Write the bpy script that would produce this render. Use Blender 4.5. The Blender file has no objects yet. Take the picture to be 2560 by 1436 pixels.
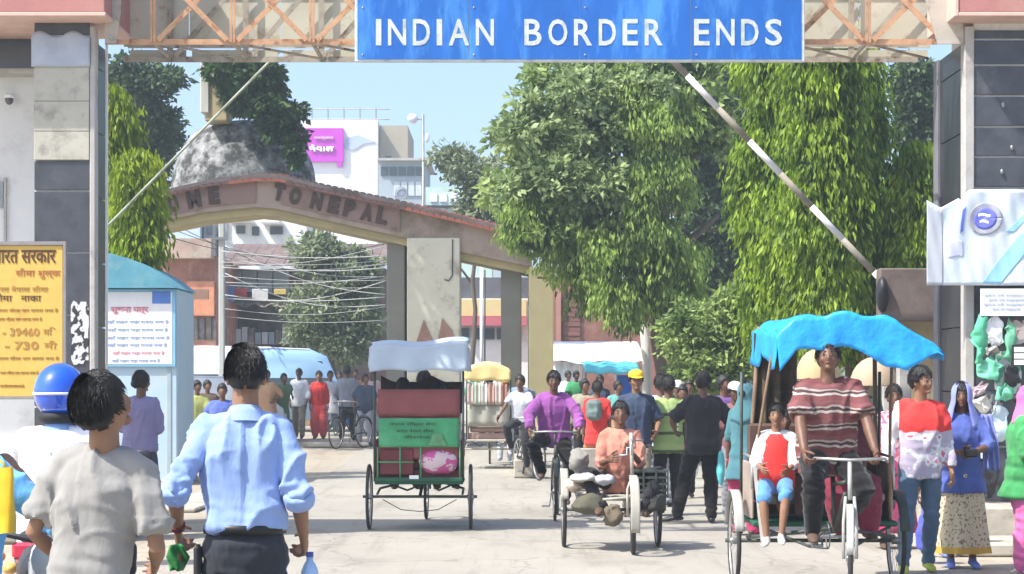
import bpy, math, random
from math import sin, cos, pi, radians, sqrt, atan2, exp
from mathutils import Vector as V, Matrix, noise

random.seed(7)
SC = bpy.context.scene
COL = SC.collection

# ---------------------------------------------------------------- camera
F = 5000.0                      # focal length in photo pixels (photo is 2560 wide)
EYE = 1.6
cd = bpy.data.cameras.new('camera')
cam = bpy.data.objects.new('camera', cd)
COL.objects.link(cam)
cam.location = (0, 0, EYE)
cam.rotation_euler = (pi/2, 0, 0)
cd.sensor_width = 36
cd.lens = F/2560*36
cd.shift_y = 237/2560
cd.clip_start = 0.2
cd.clip_end = 3000
SC.camera = cam

# ---------------------------------------------------------------- light
SUN_EL, SUN_AZ = radians(54), radians(-118)     # azimuth from +Y towards +X; negative = from the left
w = bpy.data.worlds.new('World')
SC.world = w
w.use_nodes = True
nt = w.node_tree
bg = nt.nodes['Background']
sky = nt.nodes.new('ShaderNodeTexSky')
sky.sky_type = 'NISHITA'
sky.sun_disc = False
sky.sun_elevation = SUN_EL
sky.sun_rotation = SUN_AZ
sky.altitude = 50
sky.air_density = 0.85
sky.dust_density = 2.8
sky.ozone_density = 3.0
nt.links.new(sky.outputs[0], bg.inputs[0])
bg.inputs[1].default_value = 0.15
sd = bpy.data.lights.new('sun', 'SUN')
sun = bpy.data.objects.new('sun', sd)
COL.objects.link(sun)
sd.energy = 3.6
sd.angle = radians(0.53)
sd.color = (1.0, 0.965, 0.90)
dsun = V((sin(SUN_AZ)*cos(SUN_EL), cos(SUN_AZ)*cos(SUN_EL), sin(SUN_EL)))
sun.rotation_euler = dsun.to_track_quat('Z', 'Y').to_euler()
SC.view_settings.view_transform = 'Standard'
SC.view_settings.look = 'None'
SC.view_settings.gamma = 1
SC.view_settings.use_curve_mapping = False
SC.view_settings.exposure = 1.05
SC.render.engine = 'CYCLES'
SC.cycles.max_bounces = 6
SC.cycles.transparent_max_bounces = 6

# photo pixel -> metres at a chosen distance
def PX(px, Y): return (px-1280)*Y/F
def PZ(py, Y): return EYE+(955-py)*Y/F
def gz(Y):                       # the road rises a little beyond the checkpost
    if Y < 34: return 0.0
    t = min(1, (Y-34)/16)
    return 0.26*t*t*(3-2*t) + max(0, Y-50)*0.006

# ---------------------------------------------------------------- materials
MATS = {}
def mat(name, col, rough=0.75, var=0.12, scale=3.0, bump=0.15, bscale=30.0, metal=0.0, col2=None, c2amt=0.5,
        c2scale=2.0, sheen=0, trans=0, coat=0, stretch=None, dist=0.01, island=0.0, spec=0.35):
    if name in MATS: return MATS[name]
    m = bpy.data.materials.new(name)
    m.use_nodes = True
    n, l = m.node_tree.nodes, m.node_tree.links
    b = n['Principled BSDF']
    b.inputs['Roughness'].default_value = rough
    b.inputs['Metallic'].default_value = metal
    b.inputs['Specular IOR Level'].default_value = spec
    if coat: b.inputs['Coat Weight'].default_value = coat
    if sheen: b.inputs['Sheen Weight'].default_value = sheen
    tc = n.new('ShaderNodeTexCoord')
    src = tc.outputs['Object']
    if stretch:
        mp = n.new('ShaderNodeMapping'); mp.inputs['Scale'].default_value = stretch
        l.new(src, mp.inputs[0]); src = mp.outputs[0]
    no = n.new('ShaderNodeTexNoise'); no.inputs['Scale'].default_value = scale
    no.inputs['Detail'].default_value = 6; no.inputs['Roughness'].default_value = 0.62
    l.new(src, no.inputs['Vector'])
    mr = n.new('ShaderNodeMapRange')
    mr.inputs['From Min'].default_value = 0.3; mr.inputs['From Max'].default_value = 0.7
    mr.inputs['To Min'].default_value = 1-var; mr.inputs['To Max'].default_value = 1+var
    l.new(no.outputs[0], mr.inputs[0])
    mx = n.new('ShaderNodeMix'); mx.data_type = 'RGBA'; mx.blend_type = 'MULTIPLY'
    mx.inputs[0].default_value = 1
    mx.inputs[6].default_value = (*col, 1)
    l.new(mr.outputs[0], mx.inputs[7])
    out = mx.outputs[2]
    if col2:
        n2 = n.new('ShaderNodeTexNoise'); n2.inputs['Scale'].default_value = c2scale
        n2.inputs['Detail'].default_value = 8; n2.inputs['Roughness'].default_value = 0.7
        l.new(src, n2.inputs['Vector'])
        r2 = n.new('ShaderNodeMapRange'); r2.inputs['From Min'].default_value = 0.62-c2amt*0.3
        r2.inputs['From Max'].default_value = 0.72-c2amt*0.15
        l.new(n2.outputs[0], r2.inputs[0])
        m2 = n.new('ShaderNodeMix'); m2.data_type = 'RGBA'
        l.new(r2.outputs[0], m2.inputs[0]); l.new(out, m2.inputs[6]); m2.inputs[7].default_value = (*col2, 1)
        out = m2.outputs[2]
    if island:
        ge = n.new('ShaderNodeNewGeometry')
        r3 = n.new('ShaderNodeMapRange'); r3.inputs['To Min'].default_value = 1-island; r3.inputs['To Max'].default_value = 1+island
        l.new(ge.outputs['Random Per Island'], r3.inputs[0])
        m3 = n.new('ShaderNodeMix'); m3.data_type = 'RGBA'; m3.blend_type = 'MULTIPLY'; m3.inputs[0].default_value = 1
        l.new(out, m3.inputs[6]); l.new(r3.outputs[0], m3.inputs[7])
        out = m3.outputs[2]
    l.new(out, b.inputs['Base Color'])
    if bump:
        nb = n.new('ShaderNodeTexNoise'); nb.inputs['Scale'].default_value = bscale
        nb.inputs['Detail'].default_value = 4
        l.new(src, nb.inputs['Vector'])
        bu = n.new('ShaderNodeBump'); bu.inputs['Strength'].default_value = bump
        bu.inputs['Distance'].default_value = dist
        l.new(nb.outputs[0], bu.inputs['Height']); l.new(bu.outputs[0], b.inputs['Normal'])
    if trans:
        tr = n.new('ShaderNodeBsdfTranslucent'); l.new(out, tr.inputs[0])
        ms = n.new('ShaderNodeMixShader'); ms.inputs[0].default_value = trans
        l.new(b.outputs[0], ms.inputs[1]); l.new(tr.outputs[0], ms.inputs[2])
        l.new(ms.outputs[0], n['Material Output'].inputs[0])
    m.diffuse_color = (*col, 1)
    MATS[name] = m
    return m

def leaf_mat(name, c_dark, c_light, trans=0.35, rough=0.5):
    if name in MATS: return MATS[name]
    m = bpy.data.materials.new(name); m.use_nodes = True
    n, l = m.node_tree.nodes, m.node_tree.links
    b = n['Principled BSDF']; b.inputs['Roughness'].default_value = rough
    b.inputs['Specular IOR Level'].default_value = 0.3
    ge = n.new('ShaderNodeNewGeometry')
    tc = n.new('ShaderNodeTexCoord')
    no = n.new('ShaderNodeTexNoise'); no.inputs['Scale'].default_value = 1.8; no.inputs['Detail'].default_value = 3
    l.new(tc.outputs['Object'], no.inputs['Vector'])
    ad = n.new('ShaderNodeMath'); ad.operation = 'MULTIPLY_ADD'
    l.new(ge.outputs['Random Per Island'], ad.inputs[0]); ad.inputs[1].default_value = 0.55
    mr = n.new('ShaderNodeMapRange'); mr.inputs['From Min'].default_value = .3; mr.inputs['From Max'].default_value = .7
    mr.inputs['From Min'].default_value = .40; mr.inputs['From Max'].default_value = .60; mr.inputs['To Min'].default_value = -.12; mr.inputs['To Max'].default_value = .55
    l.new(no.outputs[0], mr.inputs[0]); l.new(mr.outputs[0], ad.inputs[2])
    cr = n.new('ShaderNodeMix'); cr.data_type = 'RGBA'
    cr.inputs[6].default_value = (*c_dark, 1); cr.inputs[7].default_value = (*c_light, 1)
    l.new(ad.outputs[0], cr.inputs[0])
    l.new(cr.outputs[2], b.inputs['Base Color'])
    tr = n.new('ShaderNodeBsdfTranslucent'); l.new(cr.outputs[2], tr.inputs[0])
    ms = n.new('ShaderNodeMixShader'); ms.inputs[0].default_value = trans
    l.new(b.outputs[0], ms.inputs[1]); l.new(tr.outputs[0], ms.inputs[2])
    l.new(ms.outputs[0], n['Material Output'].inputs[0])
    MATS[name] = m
    return m

def stripe_mat(name, stops, period, axis='Z', warp=0.02, rough=0.85, mottled=0.1):
    """horizontal cloth stripes: stops = [(pos, colour)...] constant ramp"""
    if name in MATS: return MATS[name]
    m = bpy.data.materials.new(name); m.use_nodes = True
    n, l = m.node_tree.nodes, m.node_tree.links
    b = n['Principled BSDF']; b.inputs['Roughness'].default_value = rough; b.inputs['Specular IOR Level'].default_value = .2
    tc = n.new('ShaderNodeTexCoord'); sp = n.new('ShaderNodeSeparateXYZ'); l.new(tc.outputs['Object'], sp.inputs[0])
    no = n.new('ShaderNodeTexNoise'); no.inputs['Scale'].default_value = 6; l.new(tc.outputs['Object'], no.inputs['Vector'])
    a = n.new('ShaderNodeMath'); a.operation = 'MULTIPLY_ADD'; l.new(no.outputs[0], a.inputs[0]); a.inputs[1].default_value = warp
    l.new(sp.outputs[axis], a.inputs[2])
    d = n.new('ShaderNodeMath'); d.operation = 'DIVIDE'; l.new(a.outputs[0], d.inputs[0]); d.inputs[1].default_value = period
    f = n.new('ShaderNodeMath'); f.operation = 'FRACT'; l.new(d.outputs[0], f.inputs[0])
    cr = n.new('ShaderNodeValToRGB'); cr.color_ramp.interpolation = 'CONSTANT'
    e = cr.color_ramp.elements
    while len(e) < len(stops): e.new(0.5)
    for k, (p_, c_) in enumerate(stops): e[k].position = p_; e[k].color = (*c_, 1)
    l.new(f.outputs[0], cr.inputs[0]); l.new(cr.outputs[0], b.inputs['Base Color'])
    MATS[name] = m
    return m

def road_mat(name, c, dark, light):
    m = bpy.data.materials.new(name); m.use_nodes = True
    n, l = m.node_tree.nodes, m.node_tree.links
    b = n['Principled BSDF']; b.inputs['Roughness'].default_value = .93; b.inputs['Specular IOR Level'].default_value = .2
    tc = n.new('ShaderNodeTexCoord')
    def nz(scale, stretch, lo, hi, det=8, rough=.7):
        mp = n.new('ShaderNodeMapping'); mp.inputs['Scale'].default_value = stretch; l.new(tc.outputs['Object'], mp.inputs[0])
        t = n.new('ShaderNodeTexNoise'); t.inputs['Scale'].default_value = scale; t.inputs['Detail'].default_value = det; t.inputs['Roughness'].default_value = rough
        l.new(mp.outputs[0], t.inputs['Vector'])
        r = n.new('ShaderNodeMapRange'); r.inputs['From Min'].default_value = lo; r.inputs['From Max'].default_value = hi; l.new(t.outputs[0], r.inputs[0]); return r.outputs[0]
    def mixc(f, a, c2, k):
        x = n.new('ShaderNodeMix'); x.data_type = 'RGBA'
        mu = n.new('ShaderNodeMath'); mu.operation = 'MULTIPLY'; l.new(f, mu.inputs[0]); mu.inputs[1].default_value = k
        l.new(mu.outputs[0], x.inputs[0])
        if isinstance(a, tuple): x.inputs[6].default_value = (*a, 1)
        else: l.new(a, x.inputs[6])
        x.inputs[7].default_value = (*c2, 1); return x.outputs[2]
    o = mixc(nz(.35, (1, .5, 1), .42, .62), c, light, .8)            # big dusty areas
    o = mixc(nz(.9, (1, .35, 1), .52, .66), o, dark, .55)            # damp and worn patches
    o = mixc(nz(2.2, (2.2, .10, 1), .54, .70, 4), o, dark, .50)      # wheel tracks along the road
    o = mixc(nz(14, (1, 1, 1), .60, .72), o, dark, .55)              # grit and small stains
    o = mixc(nz(60, (1, 1, 1), .60, .70, 2), o, light, .4)
    vo = n.new('ShaderNodeTexVoronoi'); vo.feature = 'DISTANCE_TO_EDGE'; vo.inputs['Scale'].default_value = .42
    no = n.new('ShaderNodeTexNoise'); no.inputs['Scale'].default_value = 2; no.inputs['Detail'].default_value = 5; l.new(tc.outputs['Object'], no.inputs['Vector'])
    va = n.new('ShaderNodeVectorMath'); va.operation = 'MULTIPLY_ADD'; l.new(no.outputs['Color'], va.inputs[0]); va.inputs[1].default_value = (.9, .9, .9); l.new(tc.outputs['Object'], va.inputs[2])
    l.new(va.outputs[0], vo.inputs['Vector'])
    r = n.new('ShaderNodeMapRange'); r.inputs['From Min'].default_value = .004; r.inputs['From Max'].default_value = .012; r.inputs['To Min'].default_value = 1; r.inputs['To Max'].default_value = 0
    l.new(vo.outputs['Distance'], r.inputs[0])
    o = mixc(r.outputs[0], o, (dark[0]*.45, dark[1]*.45, dark[2]*.45), .30)
    l.new(o, b.inputs['Base Color'])
    nb = n.new('ShaderNodeTexNoise'); nb.inputs['Scale'].default_value = 25; nb.inputs['Detail'].default_value = 6; l.new(tc.outputs['Object'], nb.inputs['Vector'])
    bu = n.new('ShaderNodeBump'); bu.inputs['Strength'].default_value = .5; bu.inputs['Distance'].default_value = .012
    l.new(nb.outputs[0], bu.inputs['Height']); l.new(bu.outputs[0], b.inputs['Normal'])
    MATS[name] = m
    return m

def yoke_mat(name, base, inkc, yoke, zcut, sunlit_x):
    """t-shirt cloth: coloured yoke above zcut, printed body below, sunlit sleeve painted white"""
    m = print_mat(name, base, inkc, 10, .53, ink2=(.60, .16, .26))
    n, l = m.node_tree.nodes, m.node_tree.links
    b = n['Principled BSDF']; src = b.inputs['Base Color'].links[0].from_socket
    tc = n.new('ShaderNodeTexCoord'); sp = n.new('ShaderNodeSeparateXYZ'); l.new(tc.outputs['Object'], sp.inputs[0])
    no = n.new('ShaderNodeTexNoise'); no.inputs['Scale'].default_value = 12; l.new(tc.outputs['Object'], no.inputs['Vector'])
    ad = n.new('ShaderNodeMath'); ad.operation = 'MULTIPLY_ADD'; l.new(no.outputs[0], ad.inputs[0]); ad.inputs[1].default_value = .10; l.new(sp.outputs['Z'], ad.inputs[2])
    gt = n.new('ShaderNodeMath'); gt.operation = 'GREATER_THAN'; l.new(ad.outputs[0], gt.inputs[0]); gt.inputs[1].default_value = zcut+.05
    m1 = n.new('ShaderNodeMix'); m1.data_type = 'RGBA'; l.new(gt.outputs[0], m1.inputs[0]); l.new(src, m1.inputs[6]); m1.inputs[7].default_value = (*yoke, 1)
    g2 = n.new('ShaderNodeMath'); g2.operation = 'GREATER_THAN'; l.new(sp.outputs['X'], g2.inputs[0]); g2.inputs[1].default_value = sunlit_x
    m2 = n.new('ShaderNodeMix'); m2.data_type = 'RGBA'; l.new(g2.outputs[0], m2.inputs[0]); l.new(m1.outputs[2], m2.inputs[6]); m2.inputs[7].default_value = (.72, .72, .74, 1)  # sleeve on the sun side whitened in the colour
    l.new(m2.outputs[2], b.inputs['Base Color'])
    return m

def print_mat(name, base, ink, scale=14, thr=0.52, rough=0.85, ink2=None, stretch=(1, 1, 1)):
    """blotchy printed cloth"""
    if name in MATS: return MATS[name]
    m = bpy.data.materials.new(name); m.use_nodes = True
    n, l = m.node_tree.nodes, m.node_tree.links
    b = n['Principled BSDF']; b.inputs['Roughness'].default_value = rough; b.inputs['Specular IOR Level'].default_value = .2
    tc = n.new('ShaderNodeTexCoord'); mp = n.new('ShaderNodeMapping'); mp.inputs['Scale'].default_value = stretch
    l.new(tc.outputs['Object'], mp.inputs[0])
    no = n.new('ShaderNodeTexNoise'); no.inputs['Scale'].default_value = scale; no.inputs['Detail'].default_value = 2
    l.new(mp.outputs[0], no.inputs['Vector'])
    cr = n.new('ShaderNodeValToRGB'); e = cr.color_ramp.elements
    e[0].position = thr-.015; e[0].color = (*base, 1); e[1].position = thr+.015; e[1].color = (*ink, 1)
    if ink2:
        x = e.new(thr+.1); x.color = (*ink, 1); y = e.new(thr+.12); y.color = (*ink2, 1)
    l.new(no.outputs[0], cr.inputs[0]); l.new(cr.outputs[0], b.inputs['Base Color'])
    MATS[name] = m
    return m

# ---------------------------------------------------------------- mesh builder
def frame_from(d, ref=None):
    d = V(d).normalized()
    r = V(ref) if ref is not None else (V((0, 0, 1)) if abs(d.z) < 0.95 else V((0, 1, 0)))
    x = r.cross(d)
    if x.length < 1e-5: x = V((1, 0, 0)).cross(d)
    x.normalize()
    return x, d.cross(x).normalized(), d

class MB:
    def __init__(s): s.v = []; s.f = []; s.mi = []; s.cur = 0
    def add(s, vs, fs):
        o = len(s.v); s.v += [V(p) for p in vs]
        for f in fs: s.f.append([i+o for i in f]); s.mi.append(s.cur)
        return s
    def box(s, x0, x1, y0, y1, z0, z1, M=None, bev=0.0):
        if x0 > x1: x0, x1 = x1, x0
        if y0 > y1: y0, y1 = y1, y0
        if z0 > z1: z0, z1 = z1, z0
        if bev <= 0:
            vs = [V((x, y, z)) for z in (z0, z1) for y in (y0, y1) for x in (x0, x1)]
            fs = [(0, 2, 3, 1), (4, 5, 7, 6), (0, 1, 5, 4), (2, 6, 7, 3), (0, 4, 6, 2), (1, 3, 7, 5)]
        else:   # chamfer the four vertical and the top/bottom edges
            bev = min(bev, (x1-x0)*.45, (y1-y0)*.45, (z1-z0)*.45)
            vs = []; fs = []
            def ring(z, i):
                a, b_ = i, i+bev
                return [V(p) for p in ((x0+b_, y0+a, z), (x1-b_, y0+a, z), (x1-a, y0+b_, z), (x1-a, y1-b_, z), (x1-b_, y1-a, z), (x0+b_, y1-a, z), (x0+a, y1-b_, z), (x0+a, y0+b_, z))]
            rs = [ring(z0, bev), ring(z0+bev, 0), ring(z1-bev, 0), ring(z1, bev)]
            for r in rs: vs += r
            for k in range(3):
                for i in range(8):
                    j = (i+1) % 8
                    fs.append((k*8+i, k*8+j, k*8+8+j, k*8+8+i))
            fs.append(tuple(range(7, -1, -1))); fs.append(tuple(range(24, 32)))
        if M: vs = [M @ p for p in vs]
        return s.add(vs, fs)
    def bar(s, a, b, w, h, ref=None):
        """rectangular bar from a to b"""
        a, b = V(a), V(b); x, y, d = frame_from(b-a, ref)
        vs = [p+x*(sx*w/2)+y*(sy*h/2) for p in (a, b) for sy in (-1, 1) for sx in (-1, 1)]
        return s.add(vs, [(0, 2, 3, 1), (4, 5, 7, 6), (0, 1, 5, 4), (2, 6, 7, 3), (0, 4, 6, 2), (1, 3, 7, 5)])
    def tube(s, pts, rad, seg=8, caps=True, flat=1.0, ref=None):
        pts = [V(p) for p in pts]; n = len(pts)
        if not isinstance(rad, (list, tuple)): rad = [rad]*n
        vs = []; fs = []; px = None
        for i, p in enumerate(pts):
            if i == 0: d = pts[1]-p
            elif i == n-1: d = p-pts[-2]
            else: d = (pts[i+1]-p).normalized()+(p-pts[i-1]).normalized()
            if d.length < 1e-9: d = V((0, 0, 1))
            d.normalize()
            if px is None: x, y, _ = frame_from(d, ref)
            else:
                x = px-d*px.dot(d)
                if x.length < 1e-6: x, y, _ = frame_from(d)
                x.normalize(); y = d.cross(x)
            px = x
            r = rad[i]
            for k in range(seg):
                a = 2*pi*k/seg
                vs.append(p+x*(cos(a)*r)+y*(sin(a)*r*flat))
        for i in range(n-1):
            for k in range(seg):
                j = (k+1) % seg
                fs.append((i*seg+k, i*seg+j, i*seg+seg+j, i*seg+seg+k))
        if caps:
            fs.append(tuple(range(seg-1, -1, -1))); fs.append(tuple(range((n-1)*seg, n*seg)))
        return s.add(vs, fs)
    def limb(s, pts, rad, seg=10, flat=1.0, ref=None):
        """tube with rounded ends"""
        pts = [V(p) for p in pts]
        d0 = (pts[0]-pts[1]).normalized(); d1 = (pts[-1]-pts[-2]).normalized()
        P = [pts[0]+d0*rad[0]*.9, pts[0]+d0*rad[0]*.55]+pts+[pts[-1]+d1*rad[-1]*.55, pts[-1]+d1*rad[-1]*.9]
        R = [rad[0]*.35, rad[0]*.82]+list(rad)+[rad[-1]*.82, rad[-1]*.35]
        return s.tube(P, R, seg, True, flat, ref)
    def loft(s, rings, caps=True, closed=True):
        n = len(rings[0]); vs = [p for r in rings for p in r]; fs = []
        m = n if closed else n-1
        for i in range(len(rings)-1):
            for k in range(m):
                j = (k+1) % n
                fs.append((i*n+k, i*n+j, i*n+n+j, i*n+n+k))
        if caps and closed:
            fs.append(tuple(range(n-1, -1, -1))); fs.append(tuple(range((len(rings)-1)*n, len(rings)*n)))
        return s.add(vs, fs)
    def ell(s, c, r, seg=12, rings=8, M=None, fn=None):
        c = V(c); vs = []; fs = []
        for i in range(rings+1):
            t = pi*i/rings
            for k in range(seg):
                a = 2*pi*k/seg
                p = V((r[0]*sin(t)*cos(a), r[1]*sin(t)*sin(a), r[2]*cos(t)))
                if fn: p = fn(p)
                if M: p = M @ p
                vs.append(c+p)
        for i in range(rings):
            for k in range(seg):
                j = (k+1) % seg
                fs.append((i*seg+k, i*seg+seg+k, i*seg+seg+j, i*seg+j))
        return s.add(vs, fs)
    def cyl(s, a, b, r, seg=12, r2=None):
        return s.tube([a, b], [r, r if r2 is None else r2], seg)
    def torus(s, c, R, r, axis='X', seg=28, sec=6, a0=0, a1=2*pi):
        pts = []
        full = abs(a1-a0-2*pi) < 1e-6
        n = seg
        vs = []; fs = []
        for i in range(n+(0 if full else 1)):
            a = a0+(a1-a0)*i/n
            for k in range(sec):
                b = 2*pi*k/sec
                rr = R+r*cos(b); h = r*sin(b)
                if axis == 'X': p = V((h, rr*cos(a), rr*sin(a)))
                elif axis == 'Y': p = V((rr*cos(a), h, rr*sin(a)))
                else: p = V((rr*cos(a), rr*sin(a), h))
                vs.append(V(c)+p)
        m = n if full else n
        cnt = n if full else n+1
        for i in range(m):
            i2 = (i+1) % cnt
            for k in range(sec):
                j = (k+1) % sec
                fs.append((i*sec+k, i2*sec+k, i2*sec+j, i*sec+j))
        return s.add(vs, fs)
    def prism(s, poly, y0, y1):
        """polygon [(x,z)..] extruded along y"""
        n = len(poly)
        vs = [V((x, y0, z)) for x, z in poly]+[V((x, y1, z)) for x, z in poly]
        fs = [tuple(range(n)), tuple(range(2*n-1, n-1, -1))]
        fs += [(i, i+n, (i+1) % n+n, (i+1) % n) for i in range(n)]
        return s.add(vs, fs)
    def grid(s, fn, nu, nv):
        vs = [V(fn(i/nu, j/nv)) for j in range(nv+1) for i in range(nu+1)]
        fs = [(j*(nu+1)+i, j*(nu+1)+i+1, (j+1)*(nu+1)+i+1, (j+1)*(nu+1)+i) for j in range(nv) for i in range(nu)]
        return s.add(vs, fs)
    def sheet(s, fn, nu, nv, th):
        """a thin two-sided sheet of real thickness"""
        top = [V(fn(i/nu, j/nv)) for j in range(nv+1) for i in range(nu+1)]
        nrm = []
        W = nu+1
        for j in range(nv+1):
            for i in range(W):
                a = top[j*W+min(i+1, nu)]-top[j*W+max(i-1, 0)]
                b = top[min(j+1, nv)*W+i]-top[max(j-1, 0)*W+i]
                c = a.cross(b)
                nrm.append(c.normalized() if c.length > 1e-12 else V((0, 0, 1)))
        bot = [p-n_*th for p, n_ in zip(top, nrm)]
        N = len(top); fs = []
        for j in range(nv):
            for i in range(nu):
                q = (j*W+i, j*W+i+1, (j+1)*W+i+1, (j+1)*W+i)
                fs.append(q); fs.append(tuple(N+x for x in reversed(q)))
        edge = [i for i in range(W)]+[j*W+nu for j in range(1, nv+1)]+[nv*W+i for i in range(nu-1, -1, -1)]+[j*W for j in range(nv-1, 0, -1)]
        for k in range(len(edge)):
            a, b = edge[k], edge[(k+1) % len(edge)]
            fs.append((b, a, N+a, N+b))
        return s.add(top+bot, fs)
    def xf(s, M):
        s.v = [M @ p for p in s.v]; return s
    def data(s, name, off=V((0, 0, 0)), smooth=False):
        me = bpy.data.meshes.new(name)
        me.from_pydata([p-off for p in s.v], [], s.f)
        if smooth: me.shade_smooth()
        return me
    def build(s, name, m, parent=None, smooth=False, local=True, loc=None):
        """local=True: vertices are in the parent's space; False: they are world coordinates"""
        off = V((0, 0, 0))
        if parent is not None and not local:
            off = wloc(parent)
        if parent is None:
            if loc is None:
                xs = [p.x for p in s.v]; ys = [p.y for p in s.v]; zs = [p.z for p in s.v]
                off = V(((min(xs)+max(xs))/2, (min(ys)+max(ys))/2, min(zs)))
            else: off = V(loc)
        me = s.data(name, off, smooth)
        ms = m if isinstance(m, (list, tuple)) else [m]
        for q in ms: me.materials.append(q)
        if len(ms) > 1: me.polygons.foreach_set('material_index', s.mi)
        o = bpy.data.objects.new(name, me); COL.objects.link(o)
        if parent is None: o.location = off
        else: o.parent = parent
        return o

def wloc(o):
    p = V(o.location)
    q = o.parent
    while q is not None:
        p = p+V(q.location); q = q.parent
    return p

def tag(o, label=None, cat=None, group=None, kind=None):
    if label: o['label'] = label
    if cat: o['category'] = cat
    if group: o['group'] = group
    if kind: o['kind'] = kind
    return o
def thing(name, label, cat, loc=(0, 0, 0), rz=0.0, group=None):
    o = bpy.data.objects.new(name, None); COL.objects.link(o)
    o.location = loc; o.rotation_euler = (0, 0, rz); o.empty_display_size = .2
    return tag(o, label, cat, group)
def struct(o, label=None): return tag(o, label, kind='structure')
def copy_part(o, parent, loc=(0, 0, 0), rot=None, scale=None):
    c = o.copy(); COL.objects.link(c); c.parent = parent; c.location = loc
    if rot is not None: c.rotation_euler = rot
    if scale is not None: c.scale = scale
    return c
def kids(o): return list(o.children)
def copy_tree(o, parent=None):
    c = o.copy(); COL.objects.link(c); c.parent = parent
    for ch in kids(o): copy_tree(ch, c)
    return c
def relief(mb, amp, sc, seed=0.0, iso=(1, 1, 1)):
    for i, p in enumerate(mb.v):
        q = V((p.x*iso[0], p.y*iso[1], p.z*iso[2]))*sc+V((seed, seed*1.3, -seed))
        mb.v[i] = p+noise.noise_vector(q)*amp
    return mb

# temporary scene for voxel remeshing and text
TMP = bpy.data.scenes.new('work')
def _eval_mesh(o):
    TMP.collection.objects.link(o)
    vl = TMP.view_layers[0]; vl.update()
    dg = vl.depsgraph
    me = bpy.data.meshes.new_from_object(o.evaluated_get(dg), depsgraph=dg)
    TMP.collection.objects.unlink(o)
    return me
def voxel(mb, size, smooth=3):
    me = mb.data('work')
    o = bpy.data.objects.new('work', me)
    r = o.modifiers.new('r', 'REMESH'); r.mode = 'VOXEL'; r.voxel_size = size; r.adaptivity = 0
    if smooth:
        s = o.modifiers.new('s', 'SMOOTH'); s.factor = 0.5; s.iterations = smooth
    out = _eval_mesh(o)
    bpy.data.objects.remove(o); bpy.data.meshes.remove(me)
    nb = MB()
    nb.v = [v.co.copy() for v in out.vertices]
    nb.f = [list(p.vertices) for p in out.polygons]
    nb.mi = [0]*len(nb.f)
    bpy.data.meshes.remove(out)
    return nb
def normals_of(mb):
    N = [V((0, 0, 0)) for _ in mb.v]
    for f in mb.f:
        a, b, c = mb.v[f[0]], mb.v[f[1]], mb.v[f[2]]
        n = (b-a).cross(c-a)
        for i in f: N[i] += n
    return [n.normalized() if n.length > 0 else V((0, 0, 1)) for n in N]

def text_mesh(body, size, ext=0.004, bold=0.0, name='lettering', width=None, height=None, align='CENTER', spacing=1.0, line=1.0):
    """flat lettering as a mesh in the XZ plane facing -Y, origin at its centre"""
    cu = bpy.data.curves.new(name, 'FONT')
    cu.body = body; cu.size = size; cu.align_x = align; cu.align_y = 'CENTER'
    cu.offset = bold; cu.extrude = ext; cu.resolution_u = 3; cu.space_character = spacing; cu.space_line = line
    o = bpy.data.objects.new(name, cu)
    me = _eval_mesh(o)
    bpy.data.objects.remove(o)
    mb = MB(); mb.v = [V((v.co.x, -v.co.z, v.co.y)) for v in me.vertices]
    mb.f = [list(p.vertices) for p in me.polygons]; mb.mi = [0]*len(mb.f)
    bpy.data.meshes.remove(me)
    if not mb.v: return mb
    xs = [p.x for p in mb.v]; zs = [p.z for p in mb.v]
    cx, cz = (min(xs)+max(xs))/2, (min(zs)+max(zs))/2
    sx = width/(max(xs)-min(xs)) if width else 1
    sz = height/(max(zs)-min(zs)) if height else (sx if width else 1)
    mb.v = [V(((p.x-cx)*sx, p.y, (p.z-cz)*sz)) for p in mb.v]
    return mb
def put_text(body, x, y, z, parent, m, width=None, height=None, bold=0.0, name='lettering', ext=.003, rot=0.0, size=.2, line=1.0):
    mb = text_mesh(body, size, ext, bold, name, width, height, line=line)
    if not mb.v: return None
    M = Matrix.Translation(V((x, y, z))) @ Matrix.Rotation(rot, 4, 'Y')
    mb.xf(M)
    return mb.build(name, m, parent, local=False)
# ================================================================ PEOPLE
SKIN = [mat('skin_brown', (.27, .145, .085), .55, .08, 9, .1, 60, spec=.4),
        mat('skin_dark', (.15, .075, .045), .5, .08, 9, .1, 60, spec=.4),
        mat('skin_fair', (.40, .235, .15), .55, .08, 9, .1, 60, spec=.4)]
HAIR = mat('hair_black', (.010, .009, .009), .6, .3, 30, .4, 90, stretch=(1, 1, .3), spec=.5)
EYEM = mat('eye_dark', (.02, .015, .012), .25, 0, 5, 0)
EYEW = mat('eye_white', (.22, .19, .17), .3, 0, 5, 0)
LIPM = mat('lip', (.22, .08, .06), .5, .05, 5, 0)
NAILM = mat('sole_rubber', (.05, .05, .05), .8, .1, 9, .1)
def cloth(name, c, var=.08, rough=.88, **k):
    return mat('cloth_'+name, c, rough, var, 5, .5, 15, dist=.02, spec=.15, sheen=.15, stretch=(1, 1, .4), **k)

def ik(a, t, l1, l2, pole):
    a, t = V(a), V(t); d = t-a; L = d.length
    mx = (l1+l2)*.995
    if L > mx: t = a+d.normalized()*mx; d = t-a; L = mx
    x = (l1*l1-l2*l2+L*L)/(2*L); h = sqrt(max(0, l1*l1-x*x))
    u = d.normalized(); p = V(pole); p = p-u*p.dot(u)
    if p.length < 1e-5: p = V((0, 1, 0))-u*u.y
    p.normalize()
    return a+u*x+p*h, t

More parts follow.
